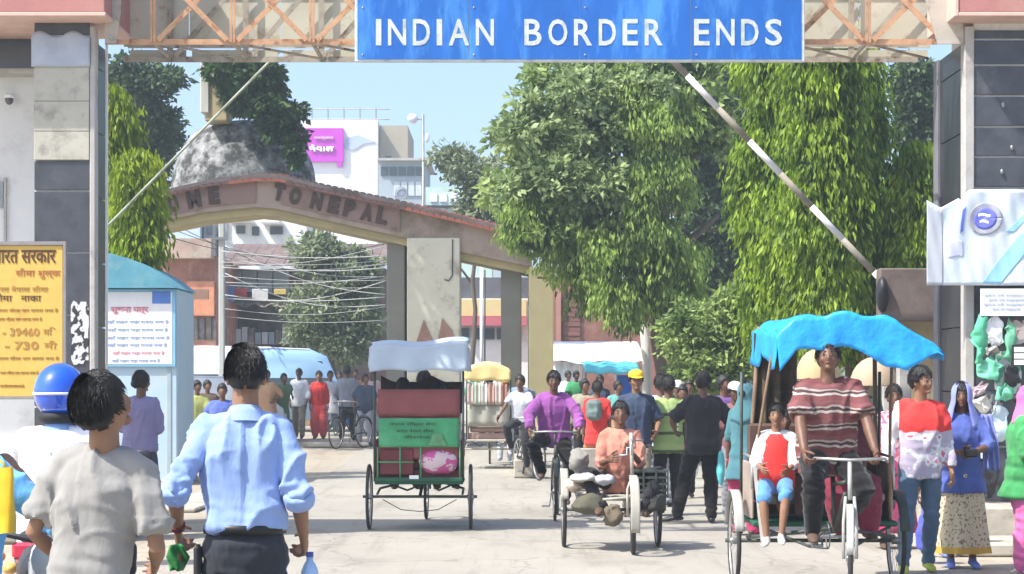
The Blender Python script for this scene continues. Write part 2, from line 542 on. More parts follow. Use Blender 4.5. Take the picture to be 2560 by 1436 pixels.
def add_hand(mb, wrist, fdir, palm_n, side, k, curl=0.5, seg=6, spread=.12, thumb=.7):
    """palm, four fingers and a thumb. fdir: pointing direction, palm_n: out of the palm, side: +1 right, -1 left"""
    f = V(fdir).normalized(); n = V(palm_n); n = (n-f*n.dot(f)).normalized()
    t = f.cross(n)*(1 if side > 0 else -1)          # towards the thumb
    w = V(wrist)
    ring = []
    for d, hw, th, sh in ((-.012, .026, .019, 0), (.02, .033, .018, 0), (.05, .040, .017, 0), (.082, .041, .014, 0), (.094, .034, .010, 0)):
        c = w+f*d*k
        r = []
        for q in range(10):
            a = 2*pi*q/10
            r.append(c+t*(cos(a)*hw*k)+n*(sin(a)*th*k))
        ring.append(r)
    if seg > 4: mb.loft(ring)
    else: mb.loft(ring)
    L = (.074, .082, .076, .060)
    for i in range(4):
        off = (.031, .0105, -.0105, -.031)[i]
        base = w+f*(.082-.006*abs(i-1.2))*k+t*off*k
        p = base-f*.015*k; d = (f+t*(spread*(1.2-i)*.5)).normalized()
        pts = [p]; rr = [.0098*k]
        ang = 0
        cu = curl*(1+.12*i)
        for j, sgl in enumerate((.46, .30, .26)):
            ang = cu*(.55, 1.25, 1.7)[j]
            dd = d*cos(ang)+n*sin(ang)
            q = (pts[-1] if j else base)
            if j == 0: pts.append(base); rr.append(.0098*k)
            pts.append(q+dd*L[i]*sgl*k); rr.append((.0090, .0082, .0066)[j]*k)
        mb.limb(pts, rr, seg)
    tb = w+f*.022*k+t*.024*k
    d1 = (f*.62+t*.75+n*.25).normalized(); d2 = (f*.85+t*.25+n*(.3+curl*.6)).normalized()
    p1 = tb+d1*.042*k; p2 = p1+(d1*.4+d2*.6).normalized()*.034*k; p3 = p2+d2*.026*k
    mb.limb([tb-d1*.01*k, p1, p2, p3], [.0150*k, .0115*k, .0100*k, .0078*k], seg)

class Fig: pass

def head_mats(base, hd):
    """head frame from yaw / pitch / roll (degrees) at the neck base"""
    y, p, r = [radians(a) for a in hd]
    R = Matrix.Rotation(-y, 4, 'Z') @ Matrix.Rotation(-p, 4, 'X') @ Matrix.Rotation(r, 4, 'Y')
    return Matrix.Translation(base) @ R

def person(label, X, Y, yaw=0, H=1.68, z=None, hip=None, lean=3, side=0, hx=0, hands=None, feet=None, head=(0, 0, 0), skin=0,
           top=None, bottom=None, hair='short', shoes=None, detail=1, curl=(.45, .45), build=1.0, female=False,
           palms=None, fdirs=None, poles=None, kpoles=None, group=None, face=True, footdir=None, hairvol=1.0, root_name='person'):
    k = H/1.70
    if z is None: z = gz(Y)
    root = thing(root_name, label, 'person', (X, Y, z), -radians(yaw), group)
    vx = (.024, .0145, .0095)[detail]
    sg = (8, 10, 14)[detail]
    S = lambda a: a*k
    hz = hip if hip is not None else .90*k
    ln = radians(lean); sd_ = radians(side)
    up = V((sin(sd_), sin(ln)*cos(sd_), cos(ln)*cos(sd_)))
    rt = V((cos(sd_), 0, -sin(sd_)))
    fw = up.cross(rt)*-1
    if fw.y < 0: fw = -fw
    pel = V((hx, 0, hz))
    shw = (.146 if female else .158)*k*(.6+.4*build)
    P = lambda d, x=0, y=0: pel+up*(d*k)+rt*(x*k)+fw*(y*k)
    shz = .478
    SR, SL = pel+up*(shz*k)+rt*shw, pel+up*(shz*k)-rt*shw
    hjR, hjL = pel+rt*.088*k, pel-rt*.088*k
    hd_ = {'R': V((.235*k, .04, hz-.12*k)), 'L': V((-.235*k, .04, hz-.12*k))}
    if hands: 
        for q in hands: hd_[q] = V(hands[q])*1.0
    ft = {'R': V((.10*k, 0, .075*k)), 'L': V((-.10*k, 0, .075*k))}
    if feet:
        for q in feet: ft[q] = V(feet[q])
    pl = {'R': V((.45, -1, -.25)), 'L': V((-.45, -1, -.25))}
    if poles:
        for q in poles: pl[q] = V(poles[q])
    kp = {'R': V((.12, 1, .1)), 'L': V((-.12, 1, .1))}
    if kpoles:
        for q in kpoles: kp[q] = V(kpoles[q])
    eR, wR = ik(SR, hd_['R'], .285*k, .255*k, pl['R']); eL, wL = ik(SL, hd_['L'], .285*k, .255*k, pl['L'])
    kR, aR = ik(hjR, ft['R'], .425*k, .415*k, kp['R']); kL, aL = ik(hjL, ft['L'], .425*k, .415*k, kp['L'])
    neck = P(.555)
    HM = head_mats(neck, head)
    bw = build
    tors = [(-.10, .09, .085, 0), (-.05, .150, .108, -.005), (.0, .158, .112, -.008), (.07, .140, .098, 0), (.15, .128, .090, .004), (.24, .142, .100, .004),
            (.33, .158, .108, .002), (.41, .160, .100, -.004), (.47, .135, .078, -.008), (.515, .072, .060, -.008), (.545, .052, .052, -.004)]
    if female: tors = [(d, rx*(.93 if .05 < d else 1.02), ry*(1.06 if .28 < d < .42 else .95), yo) for d, rx, ry, yo in tors]
    def rings(secs, grow=0, n=20, sq=.85, jit=None):
        R = []
        for (d, rx, ry, yo) in secs:
            r = []
            for q in range(n):
                a = 2*pi*q/n
                cx, sx = cos(a), sin(a)
                cx = (abs(cx)**sq)*(1 if cx >= 0 else -1); sx = (abs(sx)**sq)*(1 if sx >= 0 else -1)
                r.append(P(d, cx*(rx*bw+grow), yo+sx*(ry*bw+grow)))
            R.append(r)
        return R
    # ---- body: one continuous surface
    mb = MB()
    mb.loft(rings(tors, -.008))
    for s_, e_, w_ in ((SR, eR, wR), (SL, eL, wL)):
        mb.limb([s_-(s_-pel).normalized()*.02, s_.lerp(e_, .5), e_, e_.lerp(w_, .35), w_], [.050*k*bw, .043*k*bw, .036*k*bw, .038*k*bw, .024*k*bw], sg)
    for h_, k_, a_ in ((hjR, kR, aR), (hjL, kL, aL)):
        mb.limb([h_, h_.lerp(k_, .45), k_, k_.lerp(a_, .3), a_], [.084*k*bw, .070*k*bw, .050*k*bw, .052*k*bw, .033*k*bw], sg)
    mb.limb([P(.50), V(HM @ V((0, .012*k, .08*k)))], [.056*k, .052*k], sg)
    # head
    hz0 = .135*k
    def skull(p):
        q = V(p)
        if q.z < 0:
            t_ = min(1, -q.z/(.115*k))
            q.x *= 1-.30*t_; q.y = q.y*(1-.25*t_)+.022*k*t_
        return q
    hm = MB()
    hm.ell(V((0, 0, 0)), (.071*k, .092*k, .114*k), 20, 14, None, skull)
    hm.limb([V((0, .088*k, .012*k)), V((0, .103*k, -.018*k)), V((0, .102*k, -.032*k))], [.011*k, .014*k, .015*k], 8)       # nose
    hm.ell(V((0, .078*k, -.088*k)), (.026*k, .022*k, .020*k), 10, 6)                                       # chin
    hm.ell(V((0, .084*k, -.052*k)), (.024*k, .014*k, .010*k), 10, 6)                                       # mouth mound
    for sx in (-1, 1):
        hm.ell(V((sx*.073*k, -.004*k, -.012*k)), (.010*k, .021*k, .034*k), 8, 6)                             # ears
        hm.ell(V((sx*.040*k, .070*k, -.028*k)), (.022*k, .016*k, .020*k), 8, 6)
    HC = HM @ Matrix.Translation(V((0, .022*k, hz0)))
    hm.xf(HC)
    mb.add(hm.v, hm.f)
    if detail == 2:
        for s_, e_, w_, sd, cc in ((SR, eR, wR, 1, curl[0]), (SL, eL, wL, -1, curl[1])):
            q = 'R' if sd > 0 else 'L'
            fd = V(fdirs[q]) if fdirs and q in fdirs else (w_-e_)
            pn = V(palms[q]) if palms and q in palms else V((-sd, .15, 0))
            add_hand(mb, w_, fd, pn, sd, k, cc, 8)
        body = voxel(mb, .0062 if detail == 2 else vx, 2)
    else:
        body = voxel(mb, vx, 3)
        for s_, e_, w_, sd, cc in ((SR, eR, wR, 1, curl[0]), (SL, eL, wL, -1, curl[1])):
            q = 'R' if sd > 0 else 'L'
            fd = V(fdirs[q]) if fdirs and q in fdirs else (w_-e_)
            pn = V(palms[q]) if palms and q in palms else V((-sd, .15, 0))
            add_hand(body, w_, fd, pn, sd, k, cc, 5)
    body.build('body', SKIN[skin], root, True)
    # ---- face
    if face:
        for sx in (-1, 1):
            e = MB(); e.ell(V((0, 0, 0)), (.0125*k, .006*k, .0055*k), 10, 6); e.cur = 1
            e.ell(V((0, .003*k, 0)), (.0075*k, .006*k, .0058*k), 8, 6)
            e.xf(HC @ Matrix.Translation(V((sx*.031*k, .084*k, .004*k))))
            e.build('eye', [EYEW, EYEM], root, True)
            e = MB(); e.limb([V((-.018*k, 0, -.001*k)), V((0, .004*k, .004*k)), V((.018*k, -.002*k, 0))], [.003*k, .0042*k, .003*k], 6)
            e.xf(HC @ Matrix.Translation(V((sx*.033*k, .087*k, .026*k))))
            e.build('eyebrow', HAIR, root, True)
        e = MB(); e.limb([V((-.021*k, -.006*k, 0)), V((0, 0, .001*k)), V((.021*k, -.006*k, 0))], [.004*k, .0065*k, .004*k], 6)
        e.xf(HC @ Matrix.Translation(V((0, .096*k, -.053*k))))
        e.build('mouth', LIPM, root, True)
    # ---- hair
    if hair:
        def hfn(p):
            q = V(p)
            if q.z < 0: q.x *= 1-.10*min(1, -q.z/(.1*k))
            n_ = (noise.noise(q*22+V((X*3, Y, 0)))*.008)*k
            return q*(1+n_/(.1*k))
        h = MB()
        g = .016*k*hairvol
        h.ell(V((0, -.012*k, .018*k)), (.070*k+g, .089*k+g, .102*k+g), 26, 18, None, hfn)
        hl = {'short': -.050, 'long': -.09, 'bun': -.05, 'child': -.03}.get(hair, -.045)
        keep = []
        for f in h.f:
            c = sum((h.v[i] for i in f), V())/len(f)
            back = (c.y < .015*k)
            lim = hl*k if back else .058*k
            if abs(c.x) > .045*k and .0 < c.y <= .055*k: lim = (.0 if c.y < .03*k else .035)*k
            if c.z > lim+noise.noise(c*40)*.012*k: keep.append(f)
        h.f = keep; h.mi = [0]*len(keep)
        hairm = MB(); hairm.v = h.v; hairm.f = h.f
        # give the cap thickness by an inner copy
        N = len(hairm.v); inner = [V((p.x*.86, p.y*.86, p.z*.86)) for p in hairm.v]
        hairm.v = hairm.v+inner
        # open rim closed by quads
        cnt = {}
        for f in keep:
            for a, b in zip(f, f[1:]+f[:1]): cnt[(a, b)] = 1
        rim = [(b, a, N+a, N+b) for (a, b) in cnt if (b, a) not in cnt]
        hairm.f = keep+[[N+i for i in reversed(f)] for f in keep]+[list(r) for r in rim]
        hairm.mi = [0]*len(hairm.f)
        # locks: short tapered strands that break up the outline
        rs = random.Random(int(abs(X)*1000+Y*77))
        ns = (60, 900, 5200)[detail]
        for _ in range(ns):
            a = rs.uniform(0, 2*pi); t = rs.uniform(.05, 1.75)
            d = V((sin(t)*cos(a), sin(t)*sin(a), cos(t)))
            if d.y > .45 and d.z < .35: continue
            if d.z < -.35: continue
            c0 = V((0, -.012*k, .018*k)); p0 = c0+V((d.x*(.068*k+g), d.y*(.087*k+g), d.z*(.100*k+g)))
            flow = V((d.x*.5+rs.uniform(-.5, .5), d.y*.3+(.55 if d.y > 0 else -.35)+rs.uniform(-.3, .3), -.75 if t > .5 else .1))
            flow = (flow-d*flow.dot(d)*.75).normalized()
            ln_ = rs.uniform(.018, .036)*k
            wv = d.cross(flow).normalized()*(rs.uniform(.0007, .0015) if detail == 2 else rs.uniform(.0016, .003))*k
            p1 = p0+flow*ln_*.5+d*.005*k; p2 = p0+flow*ln_+d*rs.uniform(-.003, .006)*k
            o_ = len(hairm.v); hairm.v += [p0-wv, p0+wv, p1+wv*.7+d*.002*k, p1-wv*.7, p2]
            hairm.f += [[o_, o_+1, o_+2, o_+3], [o_+3, o_+2, o_+4]]; hairm.mi += [0, 0]
        if hair == 'bun':
            b_ = MB(); b_.ell(V((0, -.125*k, .0)), (.04*k, .038*k, .04*k), 12, 8); hairm.add(b_.v, b_.f)
        if hair == 'long':
            b_ = MB(); b_.limb([V((0, -.085*k, .02*k)), V((0, -.105*k, -.08*k)), V((0, -.10*k, -.2*k)), V((0, -.095*k, -.30*k))], [.06*k, .065*k, .055*k, .03*k], 10, .55)
            hairm.add(b_.v, b_.f)
        hairm.xf(HC)
        hairm.build('hair', HAIR, root, True)
    # ---- trousers / skirt
    R = Fig(); R.root = root; R.k = k; R.P = P; R.HM = HM; R.HC = HC; R.wR, R.wL, R.eR, R.eL, R.SR, R.SL = wR, wL, eR, eL, SR, SL
    R.kR, R.kL, R.aR, R.aL, R.hz, R.up, R.rt, R.fw, R.pel = kR, kL, aR, aL, hz, up, rt, fw, pel
    seed = X*3.7+Y*1.3
    if bottom:
        bk = bottom.get('kind', 'trousers'); loose = bottom.get('loose', .014)
        b = MB()
        wz = bottom.get('waist', .09)
        secs = [s for s in tors if s[0] <= wz+.001]
        secs = [(-.12, .10, .09, 0)]+secs[1:]+[(wz, .139, .099, 0)]
        secs = sorted(set(secs))
        if bk in ('trousers', 'shorts', 'salwar'):
            b.loft(rings(secs, .010))
            for h_, k_, a_ in ((hjR, kR, aR), (hjL, kL, aL)):
                if bk == 'shorts':
                    e_ = h_.lerp(k_, .92)
                    b.limb([h_, h_.lerp(k_, .45), e_], [(.092*bw)*k, (.084*bw)*k, .080*k], sg)
                else:
                    end = a_+(k_-a_)*.03
                    wd = .045 if bk == 'salwar' else 0
                    b.limb([h_, h_.lerp(k_, .4), k_, k_.lerp(a_, .35), k_.lerp(a_, .75), end],
                           [(.088*bw)*k+loose*.4, (.078*bw)*k+loose+wd*.7, (.058*bw)*k+loose+wd, (.058*bw)*k+loose+wd, (.050)*k+loose+wd*.8, (.047)*k+loose*.9+wd*.3], sg)
            t_ = voxel(b, vx, 2)
            N = normals_of(t_)
            for i, p in enumerate(t_.v):
                dz = min(abs(p.z-kR.z), abs(p.z-kL.z)); az_ = p.z/k
                a_ = .0035+.006*exp(-(dz/.10)**2)+.007*exp(-((az_-.16)/.09)**2)+.004*exp(-((az_-hz+.12)/.06)**2)
                t_.v[i] = p+N[i]*(noise.noise(V((p.x*9+seed, p.y*9, p.z*26)))*a_*2*k)
            t_.build(bottom.get('name', 'trousers'), bottom['mat'], root, True)
        else:   # skirt / sari / long kurta bottom
            ln_ = bottom.get('len', .82); fl = bottom.get('flare', .10)
            n = 40; rr = []
            base = pel+up*(wz*k)
            for j in range(15):
                t = j/14; c = base.lerp(V((hx*.4+(ft['R'].x+ft['L'].x)/2*.6, (ft['R'].y+ft['L'].y)/2*.7, base.z-ln_*k)), t)
                r = []
                for q in range(n):
                    a = 2*pi*q/n
                    fold = 1+.07*t*sin(a*9+seed+2.2*t)+.035*t*sin(a*17+seed*2)
                    rx = (.142+(.165-.142)*min(1, t*4)+fl*t)*bw*fold; ry = (.102+.014*min(1, t*4)+fl*.75*t)*bw*fold
                    r.append(V((c.x+cos(a)*rx*k, c.y+sin(a)*ry*k, c.z)))
                rr.append(r)
            b.loft(rr, caps=True)
            b.build(bottom.get('name', 'skirt'), bottom['mat'], root, True)
            if bottom.get('hem'):
                b2 = MB(); q1 = rr[-1]; q0 = rr[-2]
                g_ = lambda r_: [p+(p-V((sum(v.x for v in r_)/n, sum(v.y for v in r_)/n, p.z)))*.015 for p in r_]
                b2.loft([g_(q0), g_(q1)], caps=False)
                b2.build('hem_border', bottom['hem'], root, True)
    # ---- shoes
    if shoes:
        for a_, q in ((aR, 'R'), (aL, 'L')):
            fdv = V(footdir[q]) if footdir and q in footdir else V((.12 if q == 'R' else -.12, 1, 0))
            if footdir and q in footdir: fdv = fdv.normalized()
            else: fdv.normalize()
            s_ = MB()
            hl_ = a_-fdv*.045*k+V((0, 0, -.028*k)); 
            s_.limb([hl_, a_+fdv*.03*k+V((0, 0, -.025*k)), a_+fdv*.11*k+V((0, 0, -.043*k)), a_+fdv*.165*k+V((0, 0, -.052*k))], [.036*k, .042*k, .043*k, .028*k], 12, .68)
            s_.limb([a_+V((0, 0, .02*k)), a_+V((0, 0, -.02*k))], [.036*k, .04*k], 10)
            s_ = voxel(s_, .009 if detail else .016, 2)
            s_.build('shoe', shoes, root, True)
    # ---- upper garment
    if top:
        sl = top.get('sleeve', 2.0)      # 0..1 upper arm, 1..2 forearm
        g = top.get('loose', .014); hem = top.get('hem', -.10)
        t = MB()
        secs = []
        for (d, rx, ry, yo) in tors:
            if d < hem: continue
            if d <= .25: rx = max(rx, .146 if not female else .138); ry = max(ry, .104)
            secs.append((d, rx, ry, yo))
        secs = [s for s in secs if s[0] <= .52]
        e0 = secs[0]
        hemr = top.get('hemflare', 0.0)
        if hem < -.12:
            secs = [(hem, .175+hemr, .125+hemr, 0), (hem*.5, .168+hemr*.5, .12+hemr*.5, 0)]+secs[1:]
        else: secs = [(hem, .158+hemr, .112+hemr, -.002)]+secs
        secs = sorted(secs)
        t.loft(rings(secs, g, 28, .8))
        for s_, e_, w_ in ((SR, eR, wR), (SL, eL, wL)):
            if sl <= 0: continue
            pts = [s_-(s_-pel).normalized()*.018]; rr = [(.050*bw)*k+g*.45]
            if sl <= 1:
                pts += [s_.lerp(e_, sl*.5), s_.lerp(e_, sl)]; rr += [(.049*bw)*k+g*.8, (.050*bw)*k+g*1.1]
            else:
                pts += [s_.lerp(e_, .5), e_, e_.lerp(w_, (sl-1)*.45), e_.lerp(w_, (sl-1)*.96)]
                rr += [(.045*bw)*k+g*.8, (.040*bw)*k+g*.9, (.038*bw)*k+g*.8, .028*k+g*.7]
            # blunt cuff
            P_ = [pts[0]+(pts[0]-pts[1]).normalized()*rr[0]*.5]+pts; R_ = [rr[0]*.6]+rr
            t.tube(P_, R_, sg)
            # shoulder bridge
            t.limb([P(.515, 0, -.010), P(.495, (.085 if s_ is SR else -.085), -.008), s_-(s_-pel).normalized()*.012], [.040*k, .040*k+g*.6, .046*k*bw+g*.8], sg)
        t = voxel(t, vx, 1)
        N = normals_of(t)
        amp = top.get('fold', .006)
        for i, p in enumerate(t.v):
            rel = (p-pel).dot(up)/k
            q = V((p.x*11+seed, p.y*9+seed, p.z*3.2))
            dg_ = 1 if p.x > 0 else -1
            q = V((p.x*7-p.z*1.6*dg_+seed, p.y*7+seed, p.z*1.5))
            rg_ = max(0, 1-abs(noise.noise(q))*4.2)
            f1 = rg_*rg_*amp*1.5*(1 if rel > .0 else .8)+noise.noise(q*.8)*amp
            q2 = V((p.x*5+p.z*5*dg_+seed, p.y*6, p.z*9-seed))
            r2_ = max(0, 1-abs(noise.noise(q2))*4.5)
            f2 = r2_*r2_*amp*.55*exp(-((rel-.28)/.16)**2)
            wst = exp(-((rel-.10)/.09)**2)*noise.noise(V((p.x*6, p.y*6+seed, p.z*24)))*amp*.8
            # folds along the arms
            da = min((p-eR).length, (p-eL).length)
            arm = exp(-(da/.10)**2)*noise.noise(V((p.x*22, p.y*22, p.z*34+seed)))*amp*1.5
            t.v[i] = p+N[i]*(f1+f2+wst+arm)*k
        o = t.build(top.get('name', 'shirt'), top['mat'], root, True)
        R.shirt = o
        if top.get('collar'):
            c = MB(); n = 20; rr = []
            for (d, r_) in ((.490, .080), (.535, .060), (.560, .062), (.535, .076), (.495, .098)):
                rr.append([P(d-.012*sin(2*pi*q/n), cos(2*pi*q/n)*r_, -.006+sin(2*pi*q/n)*r_*.92) for q in range(n)])
            c.loft(rr, caps=False); c.build('collar', top['collar'], root, True)
        if top.get('cuff'):
            for e_, w_ in ((eR, wR), (eL, wL)):
                c = MB(); f0 = (sl-1)*.96
                p0 = e_.lerp(w_, f0-.24); p1 = e_.lerp(w_, f0+.04)
                c.tube([p0, p0.lerp(p1, .08), p0.lerp(p1, .5), p0.lerp(p1, .92), p1], [.036*k+g, .046*k+g, .050*k+g, .047*k+g, .034*k+g], 16)
                c = voxel(c, .008, 1); N = normals_of(c)
                for i, p in enumerate(c.v): c.v[i] = p+N[i]*noise.noise(p*30)*.006
                c.build('sleeve_cuff', top['cuff'], root, True)
    return R

def belt(R, m, wz=.085, grow=.022):
    b = MB(); n = 28; rr = []
    for d, g in ((wz-.018, grow-.002), (wz-.016, grow+.003), (wz+.016, grow+.003), (wz+.018, grow-.002)):
        rr.append([R.P(d, cos(2*pi*q/n)*(.137+g), sin(2*pi*q/n)*(.098+g)) for q in range(n)])
    b.loft(rr); b.build('belt', m, R.root, True)

def headscarf(R, m, drop=.30, open_=.62, grow=1.0):
    """cloth over the head that opens at the face and falls on the shoulders"""
    k = R.k; mb = MB()
    nu, nv = 28, 16
    a0 = pi*open_*.5
    def fn(u, v):
        a = pi/2+a0*.62+(2*pi-2*a0*.62)*u            # around, gap at the front (+Y)
        if v < .6:
            t = (v/.6)*pi*.60
            r = V((.100*grow*sin(t)*cos(a), .122*grow*sin(t)*sin(a)-.008, .138*grow*cos(t)))
        else:
            s = (v-.6)/.4; t = pi*.60
            ex = 1+s*.85
            r = V((.100*grow*sin(t)*cos(a)*(1+s*.95), .122*grow*sin(t)*sin(a)*(1+s*.30)-.008-.02*s, .138*grow*cos(t)-s*drop*(1-.25*abs(cos(a)))))
        r += noise.noise_vector(r*14+V((R.root.location.x, 0, 0)))*.008
        return r*k
    mb.sheet(fn, nu, nv, -.004)
    mb.xf(R.HC)
    return mb.build('headscarf', m, R.root, True)

def drape(R, m, name='shawl', pts=None, w0=.16, w1=.20, th=.01):
    """a falling length of cloth over one side of the body; pts in figure space"""
    mb = MB(); P_ = [V(p) for p in pts]; n = len(P_)-1
    def fn(u, v):
        t = v*n; i = min(n-1, int(t)); c = P_[i].lerp(P_[i+1], t-i)
        w = (w0+(w1-w0)*v)
        y = .018*sin(u*16+v*3)
        return c+V(((u-.5)*w, y, .004*sin(u*9)))
    mb.sheet(fn, 16, 16, th)
    return mb.build(name, m, R.root, True)

def cap_hat(R, m, brim_dir=1):
    k = R.k; h = MB()
    rr = []; n = 24
    for t, s in ((.0, 1.04), (.35, 1.05), (.7, .98), (1.0, .72), (1.15, .35), (1.2, .05)):
        rr.append([V((cos(2*pi*q/n)*.088*s, sin(2*pi*q/n)*.106*s-.008, .040+.085*t)) for q in range(n)])
    h.loft(rr)
    def brim(u, v):
        a = pi*(.18+.64*u)
        r = 1+.72*v*sin(pi*u)**.6
        return V((cos(a)*.090*(1+.05*v), (sin(a)*.106*r)-.008, .046-.022*v*sin(pi*u)))
    h.sheet(brim, 12, 4, .004)
    h.v = [p*k for p in h.v]; h.xf(R.HC)
    return h.build('cap', m, R.root, True)

def wadj(R, p):
    """world point of a point in the figure's space"""
    M = Matrix.Translation(V(R.root.location)) @ Matrix.Rotation(R.root.rotation_euler.z, 4, 'Z')
    return M @ V(p)
import numpy as np
# ================================================================ SETTING MATERIALS
m_ground = road_mat('dust_ground', (.34, .30, .235), (.21, .18, .14), (.42, .37, .29))
m_road = road_mat('pale_concrete_road', (.315, .292, .25), (.20, .18, .15), (.37, .345, .295))
m_kerb = mat('kerb_concrete', (.44, .40, .33), .9, .16, 4, .4, 30, col2=(.25, .22, .18), c2amt=.4, c2scale=3)
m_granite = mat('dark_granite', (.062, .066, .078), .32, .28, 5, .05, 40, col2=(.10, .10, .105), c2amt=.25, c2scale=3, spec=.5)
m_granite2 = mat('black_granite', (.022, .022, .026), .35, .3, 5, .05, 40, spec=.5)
m_joint = mat('pale_mortar', (.70, .70, .68), .9, .1, 20, .1)
m_plaster = mat('stained_cream_plaster', (.47, .45, .38), .92, .10, 3, .3, 25, col2=(.30, .28, .24), c2amt=.42, c2scale=4.5)
m_whitewall = mat('white_wall', (.74, .75, .74), .9, .05, 3, .2, 30, col2=(.58, .58, .56), c2amt=.25, c2scale=1.5)
m_trim = mat('pale_stone_trim', (.44, .42, .39), .85, .1, 5, .3, 30, col2=(.28, .26, .24), c2amt=.3)
m_fascia = mat('faded_red_fascia', (.42, .185, .165), .8, .12, 1.4, .1, 30, col2=(.45, .25, .20), c2amt=.35, c2scale=1.2)
m_edge = mat('pale_pink_edge', (.62, .43, .36), .8, .1, 6, .1)
m_truss = mat('peach_painted_steel', (.50, .29, .165), .7, .18, 6, .2, 60, col2=(.20, .07, .03), c2amt=.30, c2scale=9)
m_truss2 = mat('grey_cream_steel', (.36, .32, .255), .75, .2, 6, .2, 60, col2=(.12, .07, .05), c2amt=.35, c2scale=7)
m_sheetc = mat('cream_sheet', (.55, .53, .42), .8, .08, 2, .1, 30, col2=(.40, .33, .22), c2amt=.25, c2scale=4)
m_signblue = mat('sign_blue', (.014, .125, .46), .5, .16, 3.5, .12, 60, col2=(.07, .28, .66), c2amt=.42, c2scale=2.2, stretch=(1, 1, .25))
m_signwhite = mat('sign_white', (.56, .60, .58), .6, .12, 8, .1, col2=(.34, .38, .40), c2amt=.4, c2scale=5)
m_white = mat('white_paint', (.78, .79, .80), .55, .05, 5, .05)
m_steel = mat('dull_steel', (.30, .31, .31), .45, .15, 9, .1, metal=.7)
m_black = mat('black_metal', (.03, .03, .033), .45, .2, 9, .1)
m_rubber = mat('tyre_rubber', (.045, .043, .04), .85, .2, 20, .3, 60)
m_glass = mat('dark_window_glass', (.05, .07, .085), .12, .15, 3, 0, spec=.7)
m_yellow = mat('board_yellow', (.66, .44, .10), .6, .08, 4, .08, col2=(.60, .36, .09), c2amt=.35, c2scale=4)
m_brownpaint = mat('brown_lettering', (.10, .045, .02), .7, .1, 9, 0)
m_fadepaint = mat('faded_brown_lettering', (.42, .22, .05), .7, .2, 9, 0)

# ================================================================ GROUND
rows = [-30, -5, 0, 10, 20, 30, 34]+[34+i for i in range(1, 18)]+[56, 62, 70, 80, 100, 140, 200, 300, 500, 900]
cols = [-600, -200, -80, -40, -20, -10, -5, 0, 5, 10, 20, 40, 80, 200, 600]
def sheet_grid(rows, cols, lift, name, m):
    g = MB(); W = len(cols)
    vs = [V((x, y, gz(y)+lift)) for y in rows for x in cols]
    fs = [(j*W+i, j*W+i+1, (j+1)*W+i+1, (j+1)*W+i) for j in range(len(rows)-1) for i in range(W-1)]
    g.add(vs, fs)
    return struct(g.build(name, m, loc=(0, 0, 0)))
sheet_grid(rows, cols, -.006, 'ground', m_ground)
road_rows = [r for r in rows if r <= 140]
struct(sheet_grid(road_rows, [-3.2, -1, 0, 1, 3.9], 0, 'road', m_road))

# low kerb blocks and medians
def block(name, label, cat, x0, x1, y0, y1, h, m, bev=.02, z0=None, group=None):
    b = MB(); b.box(x0, x1, y0, y1, (gz((y0+y1)/2) if z0 is None else z0), (gz((y0+y1)/2) if z0 is None else z0)+h, bev=bev)
    return tag(b.build(name, m), label, cat, group)
block('median_kerb', 'beige concrete median block beside the cyclist in the purple shirt', 'kerb', PX(1284, 33), PX(1334, 33), 33.2, 37.5, .30, m_kerb)
block('median_kerb', 'low grey strip added where the gate shadow crosses the far road', 'kerb', PX(760, 44), PX(925, 44), 43.6, 44.0, .10, m_kerb)  # added strip, stands in for the welcome gate's shadow on the ground
block('stone_plinth', 'beige stone plinth at the foot of the right gate tower under the hanging goods', 'plinth', PX(2385, 19.5), 9.5, 19.3, 21.5, .40, m_kerb, .03)
block('stone_step', 'wide low stone step in front of the right tower plinth', 'step', PX(2395, 18.4), 9.5, 18.3, 19.28, .12, m_kerb, .02)
block('stone_plinth', 'worn beige plinth under the left gate pillar', 'plinth', PX(-700, 19.8), PX(300, 19.8), 19.7, 20.9, .18, m_kerb, .03)
block('stone_step', 'sandy concrete step beside the blue kiosk', 'step', PX(395, 25), PX(505, 25), 24.5, 29.5, .05, m_kerb, .015)

# ================================================================ GATE TOWERS
Y0 = 20.0
def panels(parent, x0, x1, y, zs, m, th=.03, vertical=None, gap=.010):
    """cladding panels, each one its own object, in front of plane y"""
    for a, b in zip(zs[:-1], zs[1:]):
        xs = vertical or [x0, x1]
        for c, d in zip(xs[:-1], xs[1:]):
            p = MB(); p.box(c+.0025, d-.0025, y-th-random.uniform(0, .004), y, a+gap, b-gap, bev=.004)
            p.build('panel', m, parent, local=False)

lt = thing('gate_tower', 'left gate pillar with cream plaster above dark granite panels', 'gate pillar', (PX(160, Y0), Y0+.2, 0))
xa, xb = PX(87, Y0), PX(226, Y0)
b = MB(); b.box(xa, xb, Y0, Y0+.42, .18, 7.2); b.build('core', m_joint, lt, local=False)
b = MB(); b.box(PX(226, Y0)+.002, PX(241, Y0), Y0-.05, Y0+.10, .18, 5.15, bev=.01); b.build('corner_trim', m_trim, lt, local=False)
side_z = [.18, .85, 1.5, 2.15, 2.8, 3.45, 4.1, 4.75, 5.0]
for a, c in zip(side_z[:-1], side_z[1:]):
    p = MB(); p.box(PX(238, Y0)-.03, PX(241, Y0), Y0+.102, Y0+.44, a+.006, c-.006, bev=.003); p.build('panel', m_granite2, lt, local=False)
panels(lt, xa, xb, Y0, [.18, .8, 1.35, PZ(632, Y0)-.62, PZ(632, Y0), PZ(478, Y0), PZ(402, Y0)], m_granite)
panels(lt, xa, xb, Y0, [PZ(402, Y0), PZ(330, Y0), PZ(255, Y0), PZ(165, Y0)], m_plaster, .05, gap=.002)
panels(lt, xa, xb, Y0, [PZ(90, Y0), PZ(60, Y0), 5.15], m_granite)
